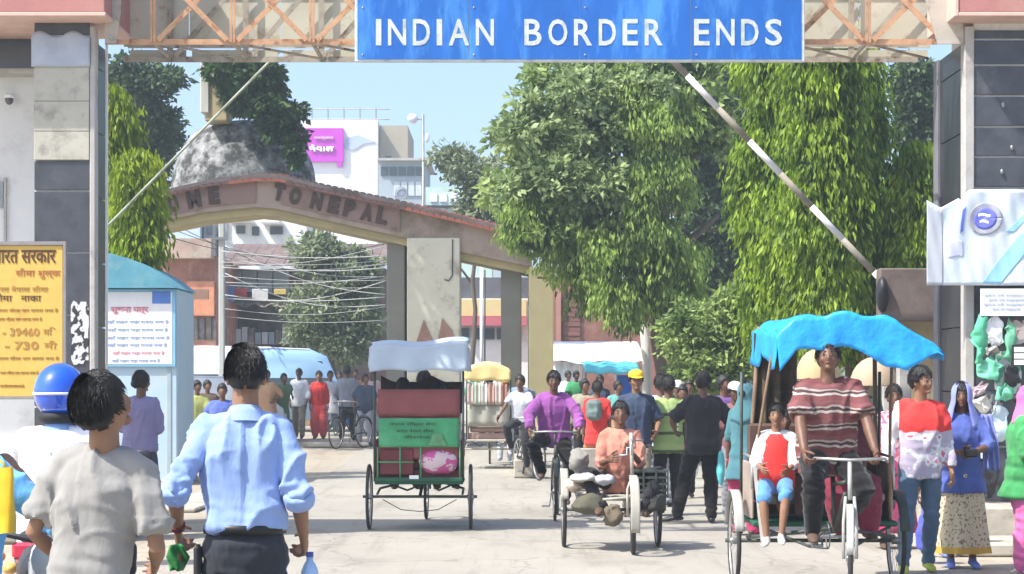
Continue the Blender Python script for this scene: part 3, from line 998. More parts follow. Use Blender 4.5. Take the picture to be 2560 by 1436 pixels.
# peeling sheet at the top of the plaster
sh = MB()
sh.sheet(lambda u, v: (xa-.02+(xb-xa+.03)*u, Y0-.065-.02*sin(u*9)*sin(v*3), PZ(170, Y0)+(PZ(88, Y0)-PZ(170, Y0)+.03*sin(u*11))*v), 20, 8, .006)
sh.build('peeling_sheet', mat('greyblue_plastic', (.42, .46, .54), .6, .1, 5, .2), lt, True, local=False)
# slim pale post beside it
b = MB(); b.cyl((PX(267, 20.6), 20.6, .0), (PX(267, 20.6), 20.6, PZ(112, 20.6)), .014)
tag(b.build('steel_post', m_white), 'slim white steel post against the dark inner side of the left pillar', 'post')
# torn black and white poster on the pillar
def torn(label, px0, px1, py0, py1, Yp, m, seed, name='torn_poster'):
    rs = random.Random(seed); n = 26
    cx, cy = (px0+px1)/2, (py0+py1)/2; pts = []
    for i in range(n):
        a = 2*pi*i/n; ca, sa = cos(a), sin(a)
        q = max(abs(ca), abs(sa)); r = (1/q)*(rs.uniform(.80, 1.02) if rs.random() < .5 else rs.uniform(.94, 1.02))
        pts.append((PX(cx+ca*r*(px1-px0)/2, Yp), PZ(cy+sa*r*(py1-py0)/2, Yp)))
    b = MB(); b.prism([(x, z) for x, z in pts], Yp, Yp+.004)
    return tag(b.build(name, m), label, 'poster')
torn('torn black and white poster on the left pillar above the helmet', 177, 222, 752, 912, 19.955, print_mat('poster_black_white', (.60, .60, .62), (.05, .05, .055), 11, .52), 3)
lb = thing('gate_office', 'white walled gate office with grey glass band at the left edge', 'building', (PX(-200, 21), 21.4, 0))
b = MB(); b.box(-9, PX(86, Y0)-.004, 21.0, 21.25, .0, PZ(190, 21)); b.build('wall', m_whitewall, lb, local=False)
b = MB(); b.box(-9, PX(86, Y0)-.004, 20.7, 21.3, PZ(190, 20.9)+.002, PZ(178, 20.9), bev=.01); b.build('ledge', m_trim, lb, local=False)
for k in range(7):
    x1 = PX(84, Y0)-.70*k
    p = MB(); p.box(x1-.69, x1-.01, 21.0, 21.04, PZ(178, 21)+.01, 6.2, bev=.004); p.build('window_pane', mat('grey_panel_glass', (.12, .14, .17), .2, .15, 1.2, 0, spec=.6), lb, local=False)
b = MB(); b.box(PX(-60, 21), PX(9, 21), 20.97, 20.998, PZ(520, 21), PZ(455, 21)); b.build('window', mat('grey_louvre', (.30, .32, .34), .6, .2, 5, .1), lb, local=False)
b = MB(); b.box(PX(11, 21)+.002, PX(17, 21), 20.96, 20.998, PZ(605, 21), PZ(445, 21)); b.build('window_frame', m_trim, lb, local=False)
cc = thing('security_camera', 'small white dome security camera on the white wall under the ledge', 'camera', (PX(23, 20.9), 20.9, PZ(240, 20.9)))
b = MB(); b.tube([(0, 0, .02), (0, 0, -.01), (0, 0, -.025)], [.05, .056, .05], 18); b.build('mount', m_white, cc, True)
b = MB(); b.ell((0, 0, -.04), (.045, .045, .055), 18, 10); b.build('dome', mat('smoked_dome', (.08, .08, .09), .15, 0, 5, 0, spec=.8), cc, True)
b = MB(); b.bar((0, .02, 0), (0, .12, .02), .03, .03); b.build('bracket', m_white, cc)

rt_ = thing('gate_tower', 'right gate tower clad in dark granite with pale joint lines', 'gate pillar', (PX(2560, Y0), Y0+.5, 0))
xc = PX(2434, Y0)
b = MB(); b.box(xc, 9.5, Y0, Y0+1.0, .0, 7.2); b.build('core', m_joint, rt_, local=False)
zs = [.40, .95, 1.5, 2.05, PZ(560, Y0), PZ(470, Y0), PZ(393, Y0), PZ(318, Y0), PZ(241, Y0), PZ(164, Y0), PZ(100, Y0), 5.12]
panels(rt_, xc, 9.5, Y0, zs, m_granite, vertical=[xc, PX(2620, Y0), PX(2820, Y0), 9.0], gap=.011)
b = MB(); b.box(PX(2409, Y0), xc-.002, Y0-.05, Y0+.14, .40, 5.15, bev=.01); b.build('corner_trim', m_trim, rt_, local=False)
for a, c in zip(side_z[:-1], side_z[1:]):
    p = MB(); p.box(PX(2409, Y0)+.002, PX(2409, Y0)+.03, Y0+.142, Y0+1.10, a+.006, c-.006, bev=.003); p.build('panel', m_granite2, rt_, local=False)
b = MB(); b.box(PX(2409, Y0)-.03, PX(2409, Y0)+.2, Y0+1.105, Y0+1.30, .0, 5.0, bev=.01); b.build('rear_pilaster', mat('grey_pilaster', (.17, .17, .18), .6, .2, 3, .1), rt_, local=False)
for px_, py_ in ((2508, 262), (2505, 430), (2530, 370)):
    p = MB(); p.ell((PX(px_, 19.95), Y0-.045, PZ(py_, 19.95)), (.018, .015, .03), 10, 6); p.build('stud', m_steel, rt_, True, local=False)

# red fascia boxes over both towers
for nm, lab, x0, x1 in (('left', 'faded red fascia box over the left gate pillar', -9, PX(262, 19.6)), ('right', 'faded red fascia box over the right gate tower', PX(2397, 19.6), 9.5)):
    t = thing('fascia_box', lab, 'fascia', ((x0+x1)/2, 19.9, 5.2))
    b = MB(); b.box(x0, x1, 19.6, 20.9, PZ(38, 19.6)+.03, 7.0, bev=.01); b.build('panel', m_fascia, t, local=False)
    b = MB(); b.box(x0-.0, x1+.012, 19.585, 20.91, PZ(41, 19.6), PZ(38, 19.6)+.028, bev=.006); b.build('edge_strip', m_edge, t, local=False)
    if nm == 'right':
        b = MB(); b.box(x0-.04, x0-.002, 19.59, 20.9, PZ(41, 19.6), 7.0, bev=.006); b.build('side_strip', m_edge, t, local=False)

# ================================================================ OVERHEAD TRUSS
tr = thing('overhead_truss', 'peach painted lattice truss spanning between the two gate towers', 'truss', (0, 20.5, 5.0))
zb, bay = PZ(112, 20.0), .7944
xs = [PX(780, 20)-bay*3+bay*i for i in range(14)]
xL, xR = PX(262, 20), PX(2345, 20)
zt = zb+.74
def chord(y, z, m, nm, w=.07, h=.055):
    b = MB(); b.box(xL, xR, y, y+.008, z, z+h); b.box(xL, xR, y+.008, y+w, z+h-.008, z+h); b.build(nm, m, tr, local=False)
chord(20.0, zb, m_truss, 'bottom_chord'); chord(20.0, zt, m_truss, 'top_chord')
ybk = 21.0
zbb = PZ(156, ybk)
chord(ybk, zbb, m_truss2, 'bottom_chord', .07, .06); chord(ybk, zbb+.86, m_truss2, 'top_chord', .07, .06)
chord(ybk-.02, PZ(118, ybk), m_truss2, 'middle_rail', .02, .03)
for i, x in enumerate(xs):
    if not (xL-.01 < x < xR): continue
    b = MB(); b.box(x-.028, x-.004, 19.985, 19.999, zb+.02, zt+.05); b.box(x+.004, x+.028, 19.985, 19.999, zb+.02, zt+.05); b.build('upright', m_truss, tr, local=False)
    b = MB(); b.box(x-.03, x+.03, ybk-.012, ybk-.001, zbb+.02, zbb+.88); b.build('upright', m_truss2, tr, local=False)
    b = MB(); b.bar((x, 20.07, zb+.03), (x, ybk, zbb+.04), .03, .03); b.build('cross_strut', m_truss2, tr, local=False)
    x2 = x+bay
    if x2 > xR+.3: continue
    b = MB(); b.bar((x+.05, 19.98, zb+.04), (x2-.05, 19.98, zt), .052, .010, (0, 1, 0)); b.build('diagonal', m_truss, tr, local=False)
    b = MB(); b.bar((x2-.05, 19.965, zb+.04), (x+.05, 19.965, zt), .052, .010, (0, 1, 0)); b.build('diagonal', m_truss, tr, local=False)
    b = MB(); b.bar((x+.05, ybk-.02, zbb+.06), (x2-.05, ybk-.02, zbb+.86), .055, .010, (0, 1, 0)); b.build('diagonal', m_truss2, tr, local=False)
    b = MB(); b.bar((x, 20.1, zb+.03), (x2, ybk-.05, zbb+.03), .03, .02); b.build('under_brace', m_truss2, tr, local=False)
# cream sheets behind the lattice
xq = xL+.02; sheets = [xL+.02, PX(470, ybk), PX(700, ybk), PX(1000, ybk), PX(1500, ybk), PX(1960, ybk), PX(2150, ybk), PX(2330, ybk)]
for i, (a, c) in enumerate(zip(sheets[:-1], sheets[1:])):
    b = MB(); b.box(a+.004, c-.004, ybk+.075, ybk+.085, PZ(118, ybk)+.0, zbb+.95); b.build('backing_sheet', m_sheetc, tr, local=False)
    b = MB(); b.box(a+.03, c-.03, ybk+.075, ybk+.083, zbb+.065, PZ(120, ybk)-.01); b.build('backing_strip', m_sheetc, tr, local=False)
for pts, nm in (([(262, -60), (305, -60), (300, 40), (290, 108), (262, 108)], 'l'), ([(2400, -60), (2300, -60), (2330, 60), (2345, 110), (2410, 110)], 'r')):
    b = MB(); b.prism([(PX(x, 19.95), PZ(y, 19.95)) for x, y in pts], 19.95, 20.0-.02); b.build('gusset_plate', mat('cream_plate', (.46, .42, .36), .8, .12, 3, .2, col2=(.25, .18, .12), c2amt=.3, c2scale=5), tr, local=False)

# ================================================================ SIGN
YS = 19.82
sg_ = thing('overhead_sign', 'blue overhead sign reading INDIAN BORDER ENDS hung on the truss', 'sign', (PX(1448, YS), YS, PZ(155, YS)))
b = MB(); b.box(PX(887, YS), PX(2012, YS), YS, YS+.06, PZ(155, YS), 7.0, bev=.006); b.build('frame', m_signwhite, sg_, local=False)
for a_, c_ in zip((893, 1171, 1449, 1727), (1171, 1449, 1727, 2004)):
    b = MB(); b.box(PX(a_, YS)+.003, PX(c_, YS)-.003, YS-.006, YS-.0005, PZ(149, YS), 6.96); b.build('face_sheet', m_signblue, sg_, local=False)
    for yy_ in (20, 138):
        b = MB(); b.ell((PX(a_+14, YS), YS-.007, PZ(yy_, YS)), (.012, .006, .012), 8, 5); b.build('rivet', m_steel, sg_, local=False)
for word, x0, x1 in (('INDIAN', 940, 1235), ('BORDER', 1311, 1657), ('ENDS', 1735, 1955)):
    wl = {'I': .30, 'N': 1.0, 'D': .95, 'A': 1.12, 'B': .95, 'O': 1.05, 'R': 1.0, 'E': .85, 'S': .92}
    gap = .36
    tot = sum(wl[c] for c in word)+gap*(len(word)-1)
    u = (x1-x0)/tot; x = x0
    for c in word:
        wpx = wl[c]*u
        zc = (PZ(49, YS)+PZ(114, YS))/2
        put_text(c, PX(x+wpx/2, YS), YS-.0085, zc, sg_, m_signwhite, width=wpx*YS/F, height=66*YS/F, bold=.003, name='letter', ext=.0015)
        x += wpx+gap*u
# ================================================================ BOARDS BY THE LEFT PILLAR
YB = 17.0
yb = thing('notice_board', 'yellow government notice board with brown Hindi lettering at the left edge', 'notice board', (PX(20, YB), YB, 0))
b = MB(); b.box(PX(-150, YB), PX(157, YB), YB, YB+.03, PZ(992, YB), PZ(614, YB), bev=.004); b.build('board', m_yellow, yb, local=False)
b = MB()
fz0, fz1 = PZ(999, YB), PZ(604, YB)
for (a, c, d, e) in ((PX(-156, YB), PX(165, YB), PZ(613, YB), fz1), (PX(-156, YB), PX(165, YB), fz0, PZ(993, YB)), (PX(158, YB), PX(165, YB), PZ(992.8, YB), PZ(613.2, YB)), (PX(-156, YB), PX(-151, YB), PZ(992.8, YB), PZ(613.2, YB))):
    b.box(a, c, YB-.015, YB+.045, d, e)
b.build('frame', mat('grey_frame', (.26, .24, .24), .6, .15, 9, .1), yb, local=False)
for x in (PX(-120, YB), PX(150, YB)):
    b = MB(); b.box(x-.03, x+.03, YB+.05, YB+.11, 0, fz1-.05); b.build('leg', m_steel, yb, local=False)
put_text('भारत सरकार', PX(60, YB), YB-.003, PZ(642, YB), yb, m_brownpaint, width=160*YB/F, height=34*YB/F, bold=.004, ext=.002)
put_text('सीमा शुल्क', PX(95, YB), YB-.003, PZ(684, YB), yb, mat('faded_red_lettering', (.40, .13, .05), .7, .2, 9, 0), width=112*YB/F, height=26*YB/F, ext=.002)
put_text('भारत नेपाल सीमा', PX(50, YB), YB-.003, PZ(722, YB), yb, m_fadepaint, width=140*YB/F, height=15*YB/F, ext=.002)
put_text('सीमा   नाका', PX(42, YB), YB-.003, PZ(744, YB), yb, m_brownpaint, width=122*YB/F, height=20*YB/F, ext=.002)
put_text('- 39460', PX(52, YB), YB-.003, PZ(830, YB), yb, m_fadepaint, width=92*YB/F, height=20*YB/F, bold=.003, ext=.002)
put_text('मि', PX(124, YB), YB-.003, PZ(828, YB), yb, m_fadepaint, width=32*YB/F, height=20*YB/F, ext=.002)
put_text('- 730', PX(54, YB), YB-.003, PZ(864, YB), yb, m_fadepaint, width=84*YB/F, height=20*YB/F, bold=.003, ext=.002)
put_text('मी', PX(126, YB), YB-.003, PZ(862, YB), yb, m_fadepaint, width=32*YB/F, height=20*YB/F, ext=.002)
for yy, wd, cxp in ((776, 150, 70), (798, 110, 50), (896, 150, 72), (932, 96, 48), (965, 60, 30)):
    put_text('नगर सीमा पार करना मना है', PX(cxp, YB), YB-.003, PZ(yy, YB), yb, m_fadepaint, width=wd*YB/F, height=10*YB/F, ext=.002)

# blue kiosk
YK = 31.0
m_kblue = mat('kiosk_pale_blue', (.42, .56, .66), .6, .08, 2, .1, col2=(.48, .52, .50), c2amt=.3, c2scale=2)
m_kteal = mat('kiosk_teal', (.10, .30, .38), .5, .2, 2, .1, col2=(.22, .38, .42), c2amt=.4, c2scale=1.6)
kk = thing('police_kiosk', 'pale blue roadside kiosk with curved teal roof behind the left pillar', 'kiosk', (PX(330, YK), YK+.6, 0))
kx0, kx1 = PX(120, YK), PX(444, YK)
b = MB(); b.box(kx0, kx1, YK, YK+1.6, 0.0, PZ(722, YK), bev=.02); b.build('wall', m_kblue, kk, local=False)
b = MB(); b.box(kx1-.16, kx1-.10, YK-.012, YK-.001, .02, PZ(735, YK)); b.build('corner_strip', mat('kiosk_grey_strip', (.34, .42, .46), .6, .1, 4, .1), kk, local=False)
b = MB(); b.box(kx0-.04, kx1+.06, YK-.05, YK+1.65, -.02, .09, bev=.02); b.build('base', m_kerb, kk, local=False)
b = MB()
prof = []
for i in range(17):
    t = i/16; prof.append((kx0-.2+(kx1+.03-kx0+.2)*t, PZ(722, YK)+ (PZ(622, YK)-PZ(722, YK))*(1-t**3.2)*(min(1, .8+t)) ))
poly = [(kx0-.2, PZ(722, YK)+.003)]+prof+[(kx1+.03, PZ(722, YK)+.003)]
b.prism([(p[0], p[1]) for p in reversed(poly)], YK-.18, YK+1.75); b.build('roof', m_kteal, kk, local=False)
nb = thing('poster_board', 'white poster board with red and blue lines fixed on the kiosk front', 'poster board', (PX(350, YK), YK-.05, PZ(915, YK)))
b = MB(); b.box(PX(256, YK), PX(440, YK), YK-.05, YK-.012, PZ(917, YK), PZ(724, YK), bev=.004); b.build('frame', mat('sky_blue_frame', (.22, .50, .72), .5, .08, 4, .05), nb, local=False)
b = MB(); b.box(PX(263, YK), PX(432, YK), YK-.056, YK-.051, PZ(911, YK), PZ(731, YK)); b.build('sheet', m_white, nb, local=False)
b = MB(); b.box(PX(382, YK), PX(428, YK), YK-.060, YK-.057, PZ(760, YK), PZ(729, YK)); b.build('printed_square', mat('print_blue', (.10, .22, .60), .6, .1, 9, 0), nb, local=False)
pr = mat('print_pink', (.62, .25, .30), .7, .2, 20, 0); pb = mat('print_greyblue', (.28, .36, .55), .7, .25, 20, 0)
put_text('सूचना पत्र', PX(326, YK), YK-.058, PZ(778, YK), nb, pr, width=95*YK/F, height=20*YK/F, bold=.01, ext=.001)
for yy, mm, ww, cxp in ((806, pb, 158, 345), (826, pb, 150, 347), (846, pb, 158, 347), (864, pb, 150, 345), (884, pr, 130, 348), (903, pb, 120, 342)):
    put_text('यहाँ वाहन खड़ा करना मना है', PX(cxp, YK), YK-.058, PZ(yy, YK), nb, mm, width=ww*YK/F, height=11*YK/F, bold=.006, ext=.001)

# ================================================================ BARRIERS
def barrier(label, a, b_, Yb, r, seg_px, m_b, z_post, postx, bright):
    t = thing('boom_barrier', label, 'boom barrier', (postx, Yb, 0))
    A, B = V((PX(a[0], Yb), Yb, PZ(a[1], Yb))), V((PX(b_[0], Yb), Yb, PZ(b_[1], Yb)))
    L = (B-A).length; n = int(L/.46)
    for i in range(n):
        p, q = A.lerp(B, i/n), A.lerp(B, (i+1)/n)
        s = MB(); s.tube([p, q], [r]*2, 12); s.build('boom_section', (m_white if (i % 2 == 0) == bright else m_b), t, True, local=False)
    return t, A, B
m_boomgrey = mat('worn_boom_paint', (.30, .27, .22), .7, .2, 9, .2)
m_boomgrn = mat('pale_green_pole', (.42, .45, .36), .7, .12, 9, .2)
t, A, B = barrier('raised boom barrier with white and bare bands in front of the right hand trees', (2262, 762), (1640, 108), 22.6, .036, 0, m_boomgrey, 0, PX(2262, 22.6), True)
s = MB(); s.box(A.x-.07, A.x+.07, 22.58, 22.75, 0, 2.2, bev=.01); s.build('post', m_trim, t, local=False)
s = MB(); s.box(PX(2196, 22.4), PX(2332, 22.4), 22.3, 22.55, PZ(805, 22.4), PZ(672, 22.4), bev=.015); s.build('counterweight_box', mat('brownish_grey_box', (.15, .115, .10), .8, .15, 3, .2, col2=(.20, .16, .14), c2amt=.4), t, local=False)
s = MB(); s.ell((PX(2206, 22.28), 22.30, PZ(738, 22.4)), (.07, .12, .20), 14, 10); s.build('pulley', m_black, t, True, local=False)
t, A, B = barrier('thin pale boom barrier raised in front of the domed roof on the left', (250, 585), (700, 128), 22.6, .015, 0, m_boomgrn, 0, PX(230, 22.6), False)
for ch in kids(t):
    ch.data.materials[0] = m_boomgrn
s = MB(); s.box(PX(205, 22.6), PX(250, 22.6), 22.5, 22.75, 0, PZ(560, 22.6), bev=.01); s.build('post', m_steel, t, local=False)
# ================================================================ FAR GATE (welcome gate)
YG = 44.0
m_gate = mat('ochre_gate_plaster', (.40, .36, .27), .9, .10, 1.2, .2, 20, col2=(.28, .24, .17), c2amt=.4, c2scale=1.0)
m_gatecol = mat('cream_gate_column', (.66, .62, .48), .9, .08, 1.2, .2, 20, col2=(.36, .31, .24), c2amt=.3, c2scale=1.4)
m_gateband = mat('brown_gate_band', (.29, .19, .155), .9, .14, 2, .2, 20, col2=(.17, .12, .09), c2amt=.4)
m_gletter = mat('brown_gate_letter', (.075, .045, .032), .8, .1, 5, .1)
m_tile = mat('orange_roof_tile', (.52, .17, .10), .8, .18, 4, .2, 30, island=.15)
m_tiledark = mat('shaded_roof_tile', (.24, .12, .09), .85, .2, 4, .2, 30, island=.15)  # darker copy of the ridge tile, shade put into its colour
m_greyside = mat('grey_gate_side', (.22, .215, .18), .9, .1, 2, .2)
m_yellowcol = mat('yellow_wash_column', (.62, .52, .26), .9, .06, 2, .2)
wg = thing('welcome_gate', 'wide ochre gate with red tiled ridge and WELCOME TO NEPAL lettering', 'gate', (PX(1080, YG), YG+.8, gz(YG)))
def gp(px, py, Y=YG): return (PX(px, Y), PZ(py, Y))
g0 = gz(YG)-.1
# roof line profile and soffit profile of the beam
topL = [(300, 498), (395, 478), (520, 450), (640, 436), (690, 436)]
topR = [(690, 436), (800, 462), (1000, 505), (1150, 540), (1330, 585)]
botL = [(300, 578), (395, 555), (520, 530), (640, 518), (690, 522)]
botR = [(690, 522), (800, 548), (1000, 592), (1150, 630), (1330, 668)]
def beam(topp, botp, y0, y1, m, nm, parent=wg, lift=0):
    b = MB(); n = len(topp)
    for i in range(n-1):
        q = [gp(*botp[i]), gp(*botp[i+1]), gp(*topp[i+1]), gp(*topp[i])]
        b.prism([(x, z+lift) for x, z in q], y0, y1)
    b.build(nm, m, parent, local=False)
m_beam = mat('shaded_beam_plaster', (.36, .28, .22), .9, .14, 1.2, .2, 20, col2=(.20, .15, .10), c2amt=.5, c2scale=1.0)  # gate plaster darkened in its colour for the shade on the beam
beam(topL, botL, YG, YG+1.5, m_beam, 'beam'); beam(topR, botR, YG, YG+1.5, m_beam, 'beam')
# recessed brown band that carries the letters
def inset(pts_t, pts_b, a, b_):
    tt = [(x, y+(y2-y)*a) for (x, y), (x2, y2) in zip(pts_t, pts_b)]
    bb = [(x, y+(y2-y)*b_) for (x, y), (x2, y2) in zip(pts_t, pts_b)]
    return tt, bb
t1, b1 = inset(topL, botL, .18, .86); t2, b2 = inset(topR[:3], botR[:3], .20, .84)
t1 = t1[:-1]; b1 = b1[:-1]
t2 = [(702, t2[0][1]+2)]+t2[1:]; b2 = [(702, b2[0][1]+2)]+b2[1:]
beam(t1, b1, YG-.03, YG-.002, m_gateband, 'letter_band'); beam(t2, b2, YG-.03, YG-.002, m_gateband, 'letter_band')
# lower moulding
def moulding(bp, off, y0, y1, h, m, nm):
    b = MB()
    for i in range(len(bp)-1):
        (x0, z0), (x1, z1) = gp(*bp[i]), gp(*bp[i+1])
        b.prism([(x0, z0+off), (x1, z1+off), (x1, z1+off+h), (x0, z0+off+h)], y0, y1)
    b.build(nm, m, wg, local=False)
moulding(botL, -.16, YG+.12, YG+1.4, .158, mat('ochre_soffit', (.42, .35, .18), .9, .15, 2, .2), 'soffit_moulding')
moulding(botR, -.16, YG+.12, YG+1.4, .158, mat('ochre_soffit', (.42, .35, .18)), 'soffit_moulding')
# letters set one by one along the slope
def on_line(pts, x):
    for (x0, y0), (x1, y1) in zip(pts[:-1], pts[1:]):
        if x0 <= x <= x1: return y0+(y1-y0)*(x-x0)/(x1-x0), atan2(-(y1-y0), x1-x0)
    return pts[-1][1], 0
midL = [(x, (y+y2)/2) for (x, y), (x2, y2) in zip(topL, botL)]; midR = [(x, (y+y2)/2) for (x, y), (x2, y2) in zip(topR, botR)]
for c, px_ in (('W', 296), ('E', 330), ('L', 360), ('C', 395), ('O', 433), ('M', 485), ('E', 535)):
    yy, an = on_line(midL, px_)
    put_text(c, PX(px_, YG), YG-.05, PZ(yy+1, YG), wg, m_gletter, width=(34 if c == 'M' else 27)*YG/F, height=44*YG/F, bold=.012, name='letter', ext=.02, rot=-an)
for c, px_ in (('T', 690+2), ('O', 732), ('N', 786), ('E', 829), ('P', 868), ('A', 912), ('L', 950)):
    yy, an = on_line(midR, px_+6)
    put_text(c, PX(px_+6, YG), YG-.05, PZ(yy+1, YG), wg, m_gletter, width=28*YG/F, height=42*YG/F, bold=.012, name='letter', ext=.02, rot=-an)
# ridge tiles, one by one
def tiles(pts, mfun, n):
    for i in range(n):
        t = (i+.5)/n; x = pts[0][0]+(pts[-1][0]-pts[0][0])*t
        yy, an = on_line(pts, x)
        X0, Z0 = PX(x, YG), PZ(yy, YG)
        wd = (pts[-1][0]-pts[0][0])/n*YG/F
        b = MB()
        for (y0, y1, dz) in ((YG-.22, YG+.5, -.0), (YG+.45, YG+1.7, .10)):
            pass
        prof = [(-wd/2+.002, 0), (-wd*.3, .018), (0, .024), (wd*.3, .018), (wd/2-.002, 0), (wd/2-.002, -.03), (-wd/2+.002, -.03)]
        ca, sa = cos(an), sin(an)
        q = [(X0+x_*ca-z_*sa, Z0+.03+x_*sa+z_*ca) for x_, z_ in prof]
        n_ = len(q)
        v0 = [V((x_, YG-.20, z_-.17)) for x_, z_ in q]; v1 = [V((x_, YG+.75, z_+.05)) for x_, z_ in q]
        b.add(v0+v1, [tuple(range(n_)), tuple(range(2*n_-1, n_-1, -1))]+[(k, k+n_, (k+1) % n_+n_, (k+1) % n_) for k in range(n_)])
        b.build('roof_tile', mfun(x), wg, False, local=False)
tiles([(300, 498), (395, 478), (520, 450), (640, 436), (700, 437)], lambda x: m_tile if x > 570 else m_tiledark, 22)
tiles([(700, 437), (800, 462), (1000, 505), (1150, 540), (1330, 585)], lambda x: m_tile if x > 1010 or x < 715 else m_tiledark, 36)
# columns
def column(x0, x1, m, y0=YG+.02, y1=YG+1.3, top=600, nm='column', topz=None):
    b = MB(); b.box(PX(x0, YG), PX(x1, YG), y0, y1, g0, topz or PZ(top, YG), bev=.02); b.build(nm, m, wg, local=False)
column(1018, 1150, m_gatecol, YG-.10, YG+1.35, 596)
column(965, 1010, m_greyside, YG+.3, YG+1.3, 600)
column(1252, 1304, m_greyside, YG+.4, YG+1.3, 650)
column(1322, 1384, m_yellowcol, YG-.05, YG+1.2, 668)
# rough plastered repair near the foot of the column
b = MB(); b.prism([gp(1036, 872), gp(1060, 800), gp(1080, 845), gp(1092, 868), gp(1106, 796), gp(1132, 828), gp(1140, 872)], YG-.125, YG-.102)
b.build('bare_patch', mat('bare_brick_plaster', (.36, .20, .14), .95, .2, 4, .3), wg, local=False)
b = MB(); b.tube([(PX(1132, YG), YG-.12, PZ(600, YG)), (PX(1131, YG), YG-.12, PZ(690, YG)), (PX(1122, YG), YG-.12, PZ(703, YG)), (PX(1112, YG), YG-.12, PZ(700, YG))], .012, 8)
b.build('drain_pipe', m_black, wg, local=False)

# stained dome with a square pillar behind the beam
dm = thing('domed_roof', 'black stained grey dome with square ochre pillar behind the gate beam', 'dome', (PX(590, 47), 47.5, 4.9))
m_dome = mat('stained_dome', (.42, .43, .43), .95, .25, 2.2, .5, 10, col2=(.05, .05, .048), c2amt=.95, c2scale=2.4, dist=.04)
cx_, rx_ = PX(588, 47), 188*47/F
b = MB(); rr = []
for i in range(19):
    t = i/18
    zz = PZ(500, 47)+(PZ(286, 47)-PZ(500, 47))*sin(t*pi/2)
    r = rx_*(cos(t*pi/2)**.55)
    rr.append([V((cx_+cos(2*pi*q/40)*r, 48.6+sin(2*pi*q/40)*1.5*(r/rx_)*1.0, zz)) for q in range(40)])
b.loft(rr); relief(b, .09, .9); b.build('shell', m_dome, dm, True, local=False)
b = MB(); b.box(PX(508, 47), PX(566, 47), 47.2, 48.0, PZ(300, 47), PZ(130, 47), bev=.03); b.build('pillar', mat('ochre_pillar', (.42, .35, .20), .9, .15, 2, .2), dm, local=False)
b = MB(); b.box(PX(498, 47), PX(520, 47), 47.15, 47.6, PZ(280, 47), PZ(130, 47), bev=.02); b.build('pale_upright', mat('pale_upright_plaster', (.52, .52, .48), .9, .1, 2, .1), dm, local=False)

# ================================================================ FAR BUILDINGS
def facade(root, x0, x1, y0, y1, z0, z1, m, nm='wall', bev=.0):
    b = MB(); b.box(x0, x1, y0, y1, z0, z1, bev=bev); return b.build(nm, m, root, local=False)
# billboard building
YBB = 120
bb = thing('white_building', 'tall white building with a magenta billboard beyond the gate', 'building', (PX(850, YBB), YBB+4, 0))
facade(bb, PX(735, YBB), PX(944, YBB), YBB, YBB+10, -1, PZ(300, YBB), m_white)
facade(bb, PX(1, YBB)*0+PX(946, YBB), PX(1016, YBB), YBB+1.5, YBB+9, -1, PZ(306, YBB), mat('tan_wall', (.40, .36, .27), .9, .1, .6, .1), 'side_wing')
p = facade(bb, PX(745, YBB), PX(859, YBB), YBB-.25, YBB-.02, PZ(406, YBB), PZ(322, YBB), mat('magenta_print', (.52, .04, .50), .6, .12, .4, 0), 'billboard')
facade(bb, PX(844, YBB), PX(856, YBB), YBB-.24, YBB-.03, PZ(418, YBB), PZ(406.5, YBB), mat('magenta_print', (.52, .04, .50)), 'billboard_corner')
put_text('नेपाल', PX(805, YBB), YBB-.32, PZ(372, YBB), bb, m_white, width=62*YBB/F, height=18*YBB/F, bold=.01, ext=.03)
put_text('नमस्कार', PX(810, YBB), YBB-.32, PZ(348, YBB), bb, m_white, width=48*YBB/F, height=8*YBB/F, ext=.03)
p = MB()
p.prism([gp(866, 346, YBB), gp(895, 338, YBB), gp(940, 356, YBB), gp(910, 360, YBB), gp(885, 376, YBB), gp(862, 372, YBB)], YBB-.06, YBB-.02); p.build('faded_print', mat('faded_blue_print', (.42, .50, .74), .7, .2, .5, 0), bb, local=False)
for i in range(2):
    b = MB(); b.cyl((PX(700, YBB+3), YBB+3, PZ(256+26*i, YBB)), (PX(975, YBB+3), YBB+3, PZ(256+26*i, YBB)), .05, 6); b.build('roof_rail', m_steel, bb, local=False)
for px_ in range(740, 980, 40):
    b = MB(); b.cyl((PX(px_, YBB+3), YBB+3, PZ(302, YBB)), (PX(px_, YBB+3), YBB+3, PZ(252, YBB)), .04, 6)
    b.build('rail_post', m_steel, bb, local=False)
facade(bb, PX(960, YBB), PX(975, YBB), YBB+1.42, YBB+1.49, PZ(392, YBB), PZ(384, YBB), m_glass, 'window')
b2_ = thing('office_building', 'pale blue and grey office building with glass band right of the billboard', 'building', (PX(1000, 105), 108, 0))
facade(b2_, PX(946, 105), PX(1062, 105), 105, 112, -1, PZ(404, 105), mat('grey_blue_wall', (.36, .42, .46), .8, .15, .5, .1))
facade(b2_, PX(944, 105), PX(1075, 105), 104.5, 112, PZ(404, 105)+.003, PZ(398, 105), m_trim, 'roof_slab')
for i in range(5):
    facade(b2_, PX(952+22*i, 105), PX(970+22*i, 105), 104.93, 104.99, PZ(440, 105), PZ(418, 105), m_glass, 'window')
for i in range(4):
    facade(b2_, PX(985+18*i, 105), PX(1000+18*i, 105), 104.93, 104.99, PZ(490, 105), PZ(455, 105), mat('pale_panel', (.55, .60, .62), .7, .1, 2, 0), 'panel')
b = MB(); b.torus((PX(1003, 104), 104, PZ(482, 104)), .30, .03, 'Y', 20, 6); b.ell((PX(1003, 104), 104.1, PZ(482, 104)), (.28, .06, .28), 14, 6)
b.build('satellite_dish', mat('grey_dish', (.3, .33, .38), .5, .1, 3, 0), b2_, local=False)
b3_ = thing('green_roofed_shed', 'pale green shed roof beyond the gate column top', 'building', (PX(1120, 90), 92, 0))
